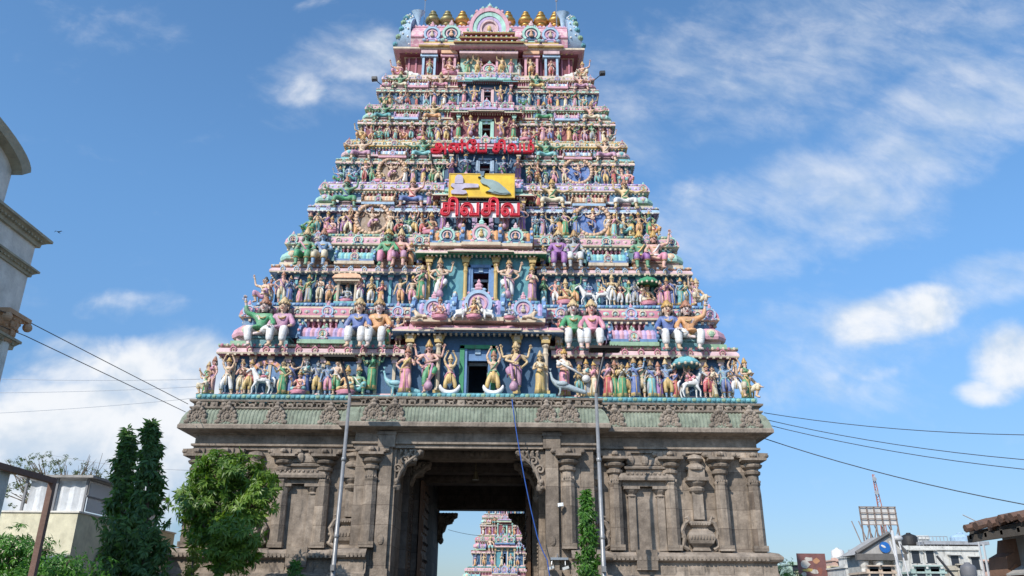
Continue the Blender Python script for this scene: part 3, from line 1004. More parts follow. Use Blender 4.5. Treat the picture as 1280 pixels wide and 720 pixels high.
# horned gable ends, seen on edge: blue crescents with leafy teeth
for sx in (-1, 1):
    m = MB()
    stn = [(q[0] * .93, *q[1:]) for q in [(0.0, 4.55, 5.75, 1.9), (.35, 4.6, 5.78, 2.25), (.75, 4.75, 5.60, 2.5), (1.3, 4.80, 5.42, 2.6), (1.9, 4.80, 5.34, 2.5), (2.5, 4.76, 5.28, 2.2), (3.0, 4.70, 5.24, 1.75), (3.4, 4.62, 5.18, 1.2), (3.7, 4.60, 5.05, .7), (4.0, 4.66, 4.9, .25)]]
    vs, fs = [], []
    for z, xa, xb, ty in stn:
        zz = RZ - .1 + z
        vs += [(sx * xa, -ty, zz), (sx * xb, -ty * .96, zz), (sx * xb, ty * .96, zz), (sx * xa, ty, zz)]
    for i in range(len(stn) - 1):
        for k in range(4):
            a, c = i * 4 + k, i * 4 + (k + 1) % 4
            fs.append((a, c, c + 4, a + 4))
    fs += [(0, 1, 2, 3), tuple(range(len(vs) - 4, len(vs)))]
    m.add(vs, fs, 0)
    for i in range(1, 8):
        z, xa, xb, ty = stn[i]
        m.ball((sx * (xb - .06), -ty * .93, RZ - .1 + z + .15), (.20, .24, .19), 7, 5, 1 if i % 2 else 2)
        m.ball((sx * (xa + .25 * (xb - xa)), -ty - .01, RZ + z), (.07, .06, .07), 6, 4, 3)
        m.ball((sx * (xa + .6 * (xb - xa)), -ty - .01, RZ + z + .2), (.06, .05, .06), 6, 4, 3)
    # inner lily-shaped horn and rod
    m.lathe((sx * 4.55, -1.55, RZ + 1.75), [(.12, 0), (.13, .7), (.2, 1.2), (.42, 1.55), (.46, 1.6), (.1, 1.5)], 9, 4, sy=.6)
    m.build('horned_gable_end', cols('skyblue', 'teal', 'greenish', 'white', 'skyblue'), roof, auto=True)
    m = MB()
    m.tube([(sx * 4.2, -1.2, RZ + 2.6), (sx * 4.2, -1.2, RZ + 4.6)], .035, 5)
    m.ball((sx * 4.2, -1.2, RZ + 4.65), .09, 6, 5)
    m.build('lightning_rod', plain('galvanised', (.45, .46, .47), .4, .8), roof)
# metal pots on the ridge
brass, nt, b_ = mat_base('gilded_copper')
b_.inputs['Base Color'].default_value, b_.inputs['Metallic'].default_value, b_.inputs['Roughness'].default_value = (.52, .32, .10, 1), .85, .45
brz, nt, b_ = mat_base('tarnished_copper')
b_.inputs['Base Color'].default_value, b_.inputs['Metallic'].default_value, b_.inputs['Roughness'].default_value = (.30, .26, .13, 1), .7, .5
kal = MB()
kal.lathe((0, 0, 0), [(.30, 0), (.36, .08), (.2, .16), (.42, .26), (.56, .46), (.52, .66), (.28, .80), (.16, .88), (.33, .96), (.34, 1.10), (.15, 1.18), (.13, 1.24), (.23, 1.32), (.22, 1.42), (.07, 1.50), (0, 1.68)], 16)
kalm, kald = kal.mesh('finial_pot', [brass], True), kal.mesh('finial_pot_dark', [brz], True)
for j, px in enumerate((541, 559, 578, 597, 635, 657, 676, 694)):
    o = link_mesh('finial_pot', kald if j < 2 else kalm, roof, (lx(px, 30, -.4), -.4, RZ + 3.18), scale=(.90, .90, .80))
    if j < 2:
        o['label'] = 'dark tarnished copper finial pot'

# ------------------------------------------------------------------ granite base
BW, BD, BY = 11.95, 7.6, -7.6             # half width, half depth, front plane of the wall (tower-local)
GX = -.12                                  # middle of the gate passage
GH, PW = 3.15, 2.62                        # half width at the front, half width of the inner passage
BAYB, BAYP = 4.95, .75
ZT = 8.0
m = MB()
for sx in (-1, 1):
    a, c = sorted((GX + sx * GH, sx * BW))
    m.box((a, -BD, 0), (c, BD, 8.9), 0)
    a, c = sorted((GX + sx * GH, sx * BAYB))
    m.box((a, -BD - BAYP, 0), (c, -BD + .01, 8.9), 0)
base = m.build('stone_base', GRANITE, tower)
# plinth mouldings
pb = plan(BW, BD, BAYB, BAYP)
def basepath():
    # wings of the base interrupted by the passage
    r = [(GX + GH + .9, -BD - BAYP), (BAYB, -BD - BAYP), (BAYB, -BD), (BW, -BD), (BW, BD), (4, BD)]
    l = [(-4, BD), (-BW, BD), (-BW, -BD), (-BAYB, -BD), (-BAYB, -BD - BAYP), (GX - GH - .9, -BD - BAYP)]
    return r, l
for pth in basepath():
    m = MB()
    m.sweep(pth, [(.95, 0), (.95, .5), (.8, .55), (.8, 1.1), (.62, 1.2), (.62, 1.5), (.78, 1.6), (.82, 1.85), (.7, 2.0), (.5, 2.05), (.5, 2.55), (.66, 2.6), (.66, 2.78), (.40, 2.84), (.34, 3.0), (.34, 3.34), (.50, 3.40), (.56, 3.48), (.56, 3.58), (.42, 3.72), (.16, 3.78), (0, 3.8)])
    row(pth, .17, .55, lambda o, t, n, j: m.obox((*o, 0), t, n, (-.05, .05), (-.06, .035), (3.42, 3.56)))
    row(pth, 1.15, .34, lambda o, t, n, j: m.obox((*o, 0), t, n, (-.3, .3), (-.05, .05), (2.9, 3.22)))
    m.build('plinth_moulding', GRANITE_CARVED, base)
# frieze, soffit, cornice
m = MB()
m.sweep(plan(BW, BD, BAYB, BAYP), [(-.3, 7.78), (.10, 7.78), (.10, 7.92), (.20, 7.94), (.20, 8.02), (.08, 8.05), (.08, 8.42), (.20, 8.44), (.20, 8.48), (.40, 8.52), (.66, 8.55)], closed=True, cap=False)
m.sweep(plan(BW, BD, BAYB, BAYP), [(.0, 8.55), (.66, 8.55), (.70, 8.58), (.70, 8.72), (.66, 8.78)], closed=True, cap=False)
m.build('cornice_moulding', GRANITE_CARVED, base)
m = MB()
m.sweep(plan(BW, BD, BAYB, BAYP), [(.66, 8.775), (.60, 9.05), (.48, 9.32), (.34, 9.46), (.2, 9.48)], closed=True, cap=False)
def rib(o, t, n, j):
    pts = [(.645, 8.80), (.59, 9.055), (.47, 9.325), (.34, 9.465)]
    m.tube([(o[0] + n[0] * a, o[1] + n[1] * a, z) for a, z in pts], .04, 5)
row(plan(BW, BD, BAYB, BAYP), .155, 0, rib, closed=True)
m.build('green_cornice_band', GREENSTONE, base)
m = MB()
m.sweep(plan(BW, BD, BAYB, BAYP), [(.2, 9.46), (.36, 9.46), (.42, 9.52), (.42, 9.58), (.30, 9.60), (.28, 9.78), (.44, 9.80), (.46, 9.88), (.3, 9.93), (.0, 9.95)], closed=True)
rs = random.Random(5)
def lump(o, t, n, j):
    rot = Matrix(((t[0], n[0], 0), (t[1], n[1], 0), (0, 0, 1)))
    w = rs.uniform(.7, 1.2)
    z = 9.69 + rs.uniform(-.03, .03)
    P3 = lambda a, b, c: (o[0] + t[0] * a + n[0] * b, o[1] + t[1] * a + n[1] * b, c)
    if rs.random() < .75:
        # running creature: body, raised head, tail
        m.ball(P3(0, -.04, z), (.17 * w, .10, .075 * w), 7, 5, 0, rot)
        m.ball(P3(.15 * w, -.02, z + .07), (.065, .08, .07), 6, 4, 0, rot)
        m.tube([P3(-.14 * w, -.02, z + .02), P3(-.21, 0, z + .09), P3(-.15, 0, z + .14)], [.035, .03, .015], 5)
        m.obox((o[0], o[1], 0), t, n, (-.12 * w, -.06 * w), (-.1, .05), (9.58, z), 0)
        m.obox((o[0], o[1], 0), t, n, (.07 * w, .13 * w), (-.1, .06), (9.58, z), 0)
    else:
        m.obox((o[0], o[1], 0), t, n, (-.13 * w, .13 * w), (-.1, .03), (9.58, 9.80), 0)
        m.ball(P3(0, .0, 9.68), (.08, .08, .09), 6, 4, 0, rot)
row(plan(BW, BD, BAYB, BAYP), .42, .38, lump, closed=True)
m.build('carved_frieze', GRANITE_CARVED, base)
# weathered gable lumps on the cornice
kd = MB()
kd.prism([(.52 * cos(radians(-35 + 250 * q / 14)), .40 + .50 * sin(radians(-35 + 250 * q / 14))) for q in range(15)], -.1, .3, 0)
for q in range(9):
    a = radians(-25 + 230 * q / 8)
    kd.ball((.47 * cos(a), -.1, .40 + .46 * sin(a)), (.13, .12, .13), 6, 4, 0)
for q in range(12):
    a = 2 * pi * q / 12
    kd.ball((.25 * cos(a), -.1, .40 + .25 * sin(a)), (.07, .06, .07), 5, 4, 0)
kd.ball((0, -.11, .42), (.15, .09, .16), 8, 6, 0)
kd.ball((0, -.18, .38), (.05, .06, .08), 6, 4, 0)
for sx in (-1, 1):
    kd.ball((sx * .06, -.17, .46), (.04, .04, .03), 5, 4, 0)
    kd.tube([(sx * .1, -.1, .16), (sx * .3, -.1, .05), (sx * .5, -.1, .2), (sx * .42, -.1, .3)], [.05, .07, .06, .03], 5)
for sx in (-1, 1):
    kd.ball((sx * .52, -.08, .1), (.2, .16, .13), 7, 5, 0)
kd.lathe((0, -.02, .82), [(.2, 0), (.26, .1), (.14, .22), (.18, .32), (0, .5)], 7, 0)
kdm = kd.mesh('gable_ornament', [GRANITE_CARVED])
for px in (247, 285, 346, 413, 768, 836, 899, 937):
    link_mesh('gable_ornament', kdm, base, (lx(px, 515, -BD - .6), -BD - .58, 8.80), scale=(.74, .6, .76))
for px in (467, 493, 683, 711):
    link_mesh('gable_ornament', kdm, base, (lx(px, 512, -BD - BAYP - .6), -BD - BAYP - .58, 8.80), scale=(.74, .6, .76))


def capital(m, zt, r, c=(0, 0), z=0):
    x, y = c
    m.box((x - r * 2.0, y - r * 2.0, zt - .36), (x + r * 2.0, y + r * 2.0, zt - .26))
    m.lathe((x, y, zt - .95), [(r * 1.0, 0), (r * 1.3, .05), (r * 1.36, .14), (r * 1.05, .2), (r * 1.0, .26), (r * 1.6, .34), (r * 1.75, .42), (r * 1.3, .50), (r * 1.85, .585)], 12)
    # corbel with drooping buds
    m.box((x - r * 1.0, y - r * 1.1, zt - .26), (x + r * 1.0, y + r * 1.3, zt))
    for sx in (-1, 1):
        m.prism([(x + sx * r * .9, zt - .26), (x + sx * r * 2.2, zt - .2), (x + sx * r * 2.7, zt - .02), (x + sx * r * .9, zt - .0)], y - r * .8, y + r)
        m.ball((x + sx * r * 2.3, y - r * .5, zt - .12), (r * .55, r * .5, .11), 7, 5)
    m.ball((x, y - r * 1.4, zt - .13), (r * .6, r * .6, .12), 7, 5)


def pilaster_mesh(zb, zt, r=.26, ribs=True):
    m = MB()
    m.box((-r * 1.15, -r * 1.02, zb), (r * 1.15, r * 1.6, zb + .22))
    m.box((-r * .8, -r * .2, zb + .2), (r * .8, r * 1.6, zt - .9))
    m.lathe((0, 0, zb + .2), [(r * 1.12, 0), (r * 1.08, zt - zb - 1.95), (r * 1.0, zt - zb - 1.6), (r * 1.14, zt - zb - 1.52), (r * 1.14, zt - zb - 1.46), (r * .95, zt - zb - 1.40), (r * .95, zt - zb - 1.13)], 8, a0=pi / 8)
    for q in range(5):
        m.ball((-.2 + .1 * q, -r * 1.02, zt - 1.22), (.05, .03, .06), 5, 4)
    capital(m, zt, r)
    return m


ZB = 3.8
pm = pilaster_mesh(ZB, 7.80).mesh('pilaster', [GRANITE])
for px in (355, 406, 768, 836.5, 899):
    link_mesh('pilaster', pm, base, (lx(px, 600, -BD - .05), -BD - .20, 0))
for sx in (-1, 1):
    link_mesh('pilaster', pm, base, (sx * (BW - .22), -BD - .06, 0))
    link_mesh('pilaster', pm, base, (sx * (BW - .02), BD - 1, 0), (0, 0, sx * pi / 2))
link_mesh('pilaster', pm, base, (lx(284, 600, -BD), -BD - .20, 0))
for px in (464, 710):
    link_mesh('pilaster', pm, base, (lx(px, 600, -BD - BAYP - .05), -BD - BAYP - .08, 0))
# pot pilasters: slim shaft with a big capital, standing on a carved pot
pp = MB()
r = .2
pp.box((-r * 1.1, -r * .8, ZB + 1.25), (r * 1.1, r * 2, 6.25))
pp.lathe((0, 0, 6.1), [(r * 1.1, 0), (r * 1.6, .1), (r * 1.75, .2), (r * 1.3, .28), (r * 1.9, .40), (r * 2.1, .5)], 12)
pp.box((-r * 2.3, -r * 2.1, 6.60), (r * 2.3, r * 2, 6.74))
pp.box((-r * 1.7, -r * 1.4, 6.74), (r * 1.7, r * 2, 7.06))
pp.lathe((0, 0, 7.06), [(r * 2.1, 0), (r * 2.2, .08), (r * 1.7, .2), (r * 1.1, .28), (r * 1.3, .36), (r * 1.9, .46), (r * 1.5, .6), (r * .4, .68)], 12)
pp.sweep([(-.34, .3), (-.34, -.16), (.34, -.16), (.34, .3)], [(0, ZB), (.03, ZB + .02), (-.02, ZB + .14), (.02, ZB + .2), (.14, ZB + .30), (.20, ZB + .46), (.20, ZB + .60), (.14, ZB + .74), (.0, ZB + .84), (-.06, ZB + .92), (.04, ZB + 1.0), (.10, ZB + 1.08), (.10, ZB + 1.16), (-.1, ZB + 1.2), (-.3, ZB + 1.26)])
for k in range(8):
    x = -.44 + .88 * k / 7
    pp.ball((x, -.36, ZB + .53), (.05, .05, .09), 6, 4)
    pp.ball((x * .8, -.24, ZB + 1.04), (.05, .05, .04), 6, 4)
for sx in (-1, 1):
    pp.tube([(sx * .52, -.08, ZB + .06), (sx * .74, -.08, ZB + .2), (sx * .66, -.1, ZB + .5), (sx * .76, -.1, ZB + .8), (sx * .60, -.12, ZB + 1.1), (sx * .44, -.14, ZB + 1.2), (sx * .5, -.16, ZB + 1.34), (sx * .62, -.14, ZB + 1.3)], [.09, .11, .09, .11, .09, .08, .07, .04], 6)
    for q in range(3):
        pp.ball((sx * (.80 - .05 * q), -.1, ZB + .22 + .34 * q), (.10, .07, .07), 6, 4)
ppm = pp.mesh('pot_pilaster', [GRANITE_CARVED])
for px in (441, 870, 737, 316):
    link_mesh('pot_pilaster', ppm, base, (lx(px, 610, -BD), -BD - .06, 0))
# blind niches with little roofs
nn = MB()
for sx in (-1, 1):
    nn.box((sx * .60 - .15, -.14, ZB), (sx * .60 + .15, .1, 6.0))
    nn.lathe((sx * .60, 0, 5.9), [(.16, 0), (.22, .06), (.16, .14), (.26, .26), (.30, .34)], 10)
    nn.box((sx * .60 - .33, -.3, 6.24), (sx * .60 + .33, .1, 6.36))
nn.box((-.98, -.22, 6.36), (.98, .1, 6.56))
nn.sweep([(-.85, .1), (-.85, -.14), (.85, -.14), (.85, .1)], [(0, 6.56), (.3, 6.58), (.32, 6.68), (.2, 6.86), (.02, 6.92)])
nn.box((-.8, -.2, 6.92), (.8, .1, 7.05))
nn.sweep([(-.66, .1), (-.66, -.12), (.66, -.12), (.66, .1)], [(0, 7.05), (.2, 7.07), (.22, 7.15), (.1, 7.22), (0, 7.24)])
vs = []
nn.prism([(.26 * cos(pi * k / 8) - .0, 7.24 + .42 * sin(pi * k / 8)) for k in range(9)], -.72, .72, 0, 'YZ')
for sx in (-1, 0, 1):
    nn.ball((sx * .62, -.26, 7.42), (.2 if sx else .17, .12, .22), 8, 6)
for k in range(9):
    nn.ball((-.76 + .19 * k, -.36, 6.84), (.07, .08, .07), 6, 4)
nn.box((-.46, .0, ZB), (.46, .1, 6.3))
nnm = nn.mesh('blind_niche', [GRANITE_CARVED])
for px in (806, 375):
    link_mesh('blind_niche', nnm, base, (lx(px, 610, -BD), -BD - .1, 0))
    m = MB()
    m.box((-.42, -.12, 3.05), (.42, .05, ZB + .02))
    m.build('niche_sill', GRANITE, base, loc=(lx(px, 690, -BD), -BD - .45, 0))
# jamb piers of the gate, brackets and lintel beams
YF = -BD - BAYP
m = MB()
jm = MB()
jm.box((-.26, -.16, 0), (.26, .5, 8.02))
jm.box((-.36, -.26, 7.78), (.36, .3, 8.30))
jm.box((-.40, -.30, 8.30), (.40, .3, 8.44))
jm.box((-.30, -.2, 8.44), (.30, .3, 8.66))
jm.box((-.34, -.24, 0), (.34, .4, 3.0))
jm.ball((0, -.17, 4.1), (.14, .06, .2), 8, 6)
jmm = jm.mesh('gate_pier', [GRANITE])
jx = [lx(px, 620, YF) for px in (480, 690)]
for x in jx:
    link_mesh('gate_pier', jmm, base, (x, YF, 0))
bk = MB()
# carved bracket reaching into the opening: +X is inward
bk.prism([(0, 7.78), (1.25, 7.78), (1.22, 7.55), (.95, 7.42), (.9, 7.2), (.55, 7.12), (.42, 6.75), (.2, 6.6), (.16, 6.2), (0, 6.15)], 0, .6)
for (x, z, rr) in ((1.14, 7.66, .13), (.92, 7.34, .12), (.42, 6.9, .12), (.2, 6.45, .14), (.14, 6.2, .10), (.62, 7.5, .15)):
    bk.ball((x, -.02, z), (rr, .14, rr * .9), 8, 6)
for x, z in ((.9, 7.58), (.5, 7.3), (.22, 6.95)):
    bk.tube([(x + .2 * (1 - q / 14) * cos(q * .75), -.08, z + .2 * (1 - q / 14) * sin(q * .75)) for q in range(12)], .05, 5)
bk.tube([(1.2, -.05, 7.74), (.95, -.1, 7.46), (.6, -.1, 7.2), (.35, -.1, 6.8), (.2, -.08, 6.3)], [.06, .08, .08, .08, .05], 6)
for k in range(5):
    bk.tube([(.3 + k * .2, -.06, 7.76), (.36 + k * .2, -.12, 7.64), (.3 + k * .2, -.1, 7.52)], [.05, .07, .04], 6)
bk.lathe((.2, .1, 6.0), [(.05, 0), (.16, .1), (.2, .25), (.12, .4)], 9)
bkm = bk.mesh('carved_bracket', [GRANITE_CARVED])
for sx, x in ((1, jx[0] + .26), (-1, jx[1] - .26)):
    link_mesh('carved_bracket', bkm, base, (x, YF + .1, 0), scale=(sx, 1, 1))
    link_mesh('carved_bracket', bkm, base, (x + sx * .05, YF + 3.0, -.05), scale=(sx, 1, 1))
    link_mesh('carved_bracket', bkm, base, (GX - sx * PW, BD - .7, -.98), scale=(sx * .9, 1, 1))
beams = [(YF + .05, 1.0, 7.98, 8.60), (YF + 1.1, 1.2, 8.12, 8.75), (YF + 2.5, 1.0, 7.80, 8.4), (YF + 4.8, .8, 7.55, 8.3), (YF + 6.6, .9, 7.30, 8.4), (BD - 1.0, 1.0, 6.98, 8.6)]
for j, (y, dy, za, zb) in enumerate(beams):
    m = MB()
    m.box((GX - GH - .2, y, za), (GX + GH + .2, y + dy, zb), 0)
    m.box((GX - GH - .2, y - .06, za + .12), (GX + GH + .2, y, za + .30), 0)
    if j == 2:
        m.box((-.6, y - .12, za + .05), (.6, y - .06, za + .36), 0)
        for q in range(5):
            m.ball((-.44 + .22 * q, y - .14, za + .2), (.11, .08, .12), 7, 5, 0)
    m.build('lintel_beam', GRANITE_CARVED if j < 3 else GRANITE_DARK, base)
m = MB()
m.box((GX - GH - .2, YF + .1, 8.62), (GX + GH + .2, BD - .05, 8.88))
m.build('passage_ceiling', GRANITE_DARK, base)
for sx in (-1, 1):
    m = MB()
    xi, xo = GX + sx * PW, GX + sx * (GH + .05)
    a, c = sorted((xi, xo))
    m.box((a, YF + 4.6, 0), (c, BD - .02, 8.6), 0)
    a, c = sorted((xi + sx * .25, xo))
    m.box((a, YF + 2.6, 0), (c, YF + 4.6, 8.6), 0)
    for k in range(46):
        m.ball((xi + sx * .25 - sx * .02, YF + 3.6, .4 + k * .16), (.05, .06, .06), 5, 4, 0)
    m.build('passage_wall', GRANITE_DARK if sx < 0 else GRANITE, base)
# tall plank door folded back against each wall of the passage
wood = paint('old_teak', (.13, .065, .032), .65, .4)
for sx in (-1, 1):
    m = MB()
    x = GX + sx * (PW - .06)
    y0 = YF + 4.4
    a, c = sorted((x, x - sx * .14))
    m.box((a, y0, .1), (c, y0 + 2.3, 7.1), 0)
    for k in range(9):
        for q in range(3):
            m.box((min(a, a - sx * .06), y0 + .1 + q * .74, .3 + k * .75), (max(c, c - sx * .06), y0 + .68 + q * .74, .86 + k * .75), 0)
            m.ball((x - sx * .2, y0 + .39 + q * .74, .58 + k * .75), (.08, .08, .08), 6, 4, 1)
    m.build('plank_door', [wood, plain('door_iron', (.06, .055, .05), .5, .6)], base)
# hanging bell in the passage
m = MB()
m.tube([(GX, YF + 4.2, 8.0), (GX, YF + 4.2, 7.5)], .02, 5)
m.lathe((GX, YF + 4.2, 7.12), [(.16, 0), (.14, .06), (.1, .2), (.08, .34), (.02, .42)], 10)
bell = m.build('hanging_bell', plain('bell_bronze', (.28, .22, .13), .45, .7))
bell.location = (TX, TY, 0)
tag(bell, 'small bronze bell hanging under the dark ceiling beams of the gate passage', 'bell')

# ------------------------------------------------------------------ stucco figures
EYE_M, LIP_M = plain('painted_eye', (.015, .012, .012), .4), plain('painted_lip', (.35, .05, .05), .5)
FACE_MATS = [STATUE, EYE_M, LIP_M, paint('statue_gold', (.55, .38, .16), .5, .3)]
TWO = [STATUE, FACE_MATS[3]]


def skin_mesh(name, J, E, sub=1, mats=(STATUE,)):
    """one continuous surface grown round a skeleton: J = [(pos, radius or (rx,ry))]"""
    me = bpy.data.meshes.new(name)
    me.from_pydata([tuple(j[0]) for j in J], E, [])
    ob = bpy.data.objects.new(name, me)
    COL.objects.link(ob)
    ob.modifiers.new('skin', 'SKIN')
    for sv, j in zip(me.skin_vertices[0].data, J):
        r = j[1]
        sv.radius = r if isinstance(r, tuple) else (r, r)
        sv.use_root = False
    me.skin_vertices[0].data[0].use_root = True
    if sub:
        ss = ob.modifiers.new('sub', 'SUBSURF')
        ss.levels = ss.render_levels = sub
    dg = bpy.context.evaluated_depsgraph_get()
    out = bpy.data.meshes.new_from_object(ob.evaluated_get(dg))
    out.name = name
    bpy.data.objects.remove(ob)
    bpy.data.meshes.remove(me)
    out.materials.clear()
    for m_ in mats:
        out.materials.append(m_)
    out.polygons.foreach_set('material_index', [0] * len(out.polygons))
    out.polygons.foreach_set('use_smooth', [True] * len(out.polygons))
    return out


def join(me, mb, mats):
    """add the faces of an MB to a mesh (small details such as fingers, eyes)"""
    V = [tuple(v.co) for v in me.vertices]
    F = [tuple(p.vertices) for p in me.polygons]
    M = [0] * len(F)
    k = len(V)
    V += mb.v
    F += [tuple(i + k for i in f) for f in mb.f]
    M += mb.m
    out = bpy.data.meshes.new(me.name)
    out.from_pydata(V, [], F)
    for m_ in mats:
        out.materials.append(m_)
    out.polygons.foreach_set('material_index', M)
    out.polygons.foreach_set('use_smooth', [True] * len(F))
    bpy.data.meshes.remove(me)
    return out


def hand(mb, w, d):
    """palm end with four fingers and a thumb"""
    d = d.normalized()
    ref = Vector((0, -1, 0)) if abs(d.y) < .8 else Vector((0, 0, 1))
    s = d.cross(ref).normalized()
    n = s.cross(d)
    for k, ln in enumerate((.036, .042, .040, .030)):
        b = w + d * .052 + s * (-.0165 + .011 * k)
        t = b + d * ln * .6 + n * .002
        mb.tube([b, t, t + d * ln * .4 + n * .010], [.0062, .0058, .0042], 5)
    b = w + d * .026 - s * .016
    mb.tube([b, b - s * .016 + d * .016, b - s * .018 + d * .034 + n * .006], [.0072, .0066, .005], 5)


HALF = .70     # shoulder height above the sole of a standing figure

STAND = [(sx, (sx * .052, 0, .46), (sx * .060, -.012, .255), (sx * .058, .005, .045), (sx * .068, -.075, .02)) for sx in (-1, 1)]
TRI = [(-1, (-.05, 0, .46), (-.045, -.02, .255), (-.03, .005, .045), (-.05, -.07, .02)), (1, (.055, 0, .455), (.10, -.05, .26), (.085, 0, .045), (.12, -.06, .02))]
STRIDE = [(-1, (-.05, 0, .45), (-.10, -.06, .25), (-.11, .01, .045), (-.14, -.06, .02)), (1, (.055, 0, .45), (.12, -.02, .25), (.15, .02, .045), (.19, -.045, .02))]
DANCE = [(-1, (-.05, 0, .44), (-.125, -.05, .26), (-.035, .0, .045), (-.07, -.065, .02)), (1, (.055, -.01, .45), (.19, -.10, .41), (.07, -.13, .27), (.03, -.19, .25))]
GUARD = [(-1, (-.05, 0, .46), (-.075, -.03, .255), (-.07, .01, .045), (-.10, -.065, .02)), (1, (.055, -.01, .46), (.115, -.16, .40), (.02, -.16, .22), (-.01, -.225, .20))]
SEAT = [(sx, (sx * .055, -.01, .315), (sx * .085, -.20, .325), (sx * .08, -.215, .085), (sx * .09, -.29, .06)) for sx in (-1, 1)]
SEAT2 = [(-1, (-.055, -.01, .315), (-.12, -.18, .33), (-.07, -.20, .085), (-.09, -.275, .06)), (1, (.055, -.01, .315), (.16, -.16, .34), (.04, -.19, .25), (-.03, -.21, .235))]
SEAT3 = [(-1, (-.055, -.01, .315), (-.20, -.13, .30), (-.21, -.16, .085), (-.25, -.22, .06)), (1, (.055, -.01, .315), (.20, -.13, .30), (.21, -.16, .085), (.25, -.22, .06))]
LOTUS = [(-1, (-.055, -.01, .085), (-.19, -.085, .075), (.02, -.155, .06), (.08, -.16, .06)), (1, (.055, -.01, .085), (.19, -.085, .075), (-.02, -.175, .075), (-.08, -.18, .075))]
SQUAT = [(sx, (sx * .055, 0, .16), (sx * .16, -.14, .27), (sx * .12, -.08, .045), (sx * .15, -.15, .02)) for sx in (-1, 1)]

A_ANJ = lambda s: (s, (s * .045, -.03, -.145), (-s * .108, -.115, .085))
A_HANG = lambda s: (s, (s * .055, .01, -.15), (s * .01, -.05, -.125))
A_UP = lambda s: (s, (s * .12, -.03, .035), (s * .02, -.03, .14))
A_HIGH = lambda s: (s, (s * .05, -.02, .145), (-s * .06, -.02, .13))
A_HIP = lambda s: (s, (s * .115, .02, -.11), (-s * .075, -.06, -.085))
A_ABH = lambda s: (s, (s * .06, -.04, -.13), (s * .02, -.09, .10))
A_BACK = lambda s: (s, (s * .12, .03, -.015), (s * .03, -.01, .14))
A_HOLD = lambda s: (s, (s * .05, -.035, -.145), (-s * .07, -.12, .0))
A_KNEE = lambda s: (s, (s * .065, -.06, -.13), (-s * .005, -.12, -.06))
A_LAP = lambda s: (s, (s * .06, -.04, -.14), (-s * .05, -.11, -.06))
A_OUT = lambda s: (s, (s * .14, -.01, -.04), (s * .13, -.03, .03))
A_ACROSS = lambda s: (s, (s * .07, -.06, -.10), (-s * .15, -.08, -.06))

POSES = {
    'folded': (.48, STAND, [A_ANJ(-1), A_ANJ(1)], 0, 'with folded hands'),
    'hanging': (.48, TRI, [A_HANG(-1), A_HANG(1)], .01, 'with lowered arms'),
    'raised': (.48, TRI, [A_HANG(-1), A_UP(1)], -.012, 'raising one arm'),
    'raised_other': (.48, STAND, [A_UP(-1), A_HIP(1)], .012, 'raising an arm'),
    'hip': (.48, TRI, [A_HIP(-1), A_ABH(1)], .015, 'hand on hip'),
    'overhead': (.48, STRIDE, [A_HIGH(-1), A_HIGH(1)], 0, 'with both arms overhead'),
    'four': (.48, STAND, [A_ABH(-1), A_ABH(1), A_BACK(-1), A_BACK(1)], 0, 'with four arms'),
    'holding': (.48, STAND, [A_HOLD(-1), A_HOLD(1)], 0, 'holding a vessel'),
    'dancing': (.46, DANCE, [A_UP(-1), A_ACROSS(1), A_BACK(1)], -.015, 'dancing on one leg'),
    'guardian': (.48, GUARD, [A_HIP(-1), A_ACROSS(1), A_BACK(-1), A_BACK(1)], -.01, 'leaning on a mace'),
    'seated': (.33, SEAT, [A_LAP(-1), A_KNEE(1)], 0, ''),
    'seated_wave': (.33, SEAT2, [A_UP(-1), A_KNEE(1)], .01, ''),
    'seated_wide': (.33, SEAT3, [A_OUT(-1), A_UP(1)], 0, ''),
    'lotus': (.10, LOTUS, [A_ABH(-1), A_LAP(1)], 0, 'sitting cross-legged'),
    'squatting': (.18, SQUAT, [A_UP(-1), A_KNEE(1)], 0, 'squatting'),
}


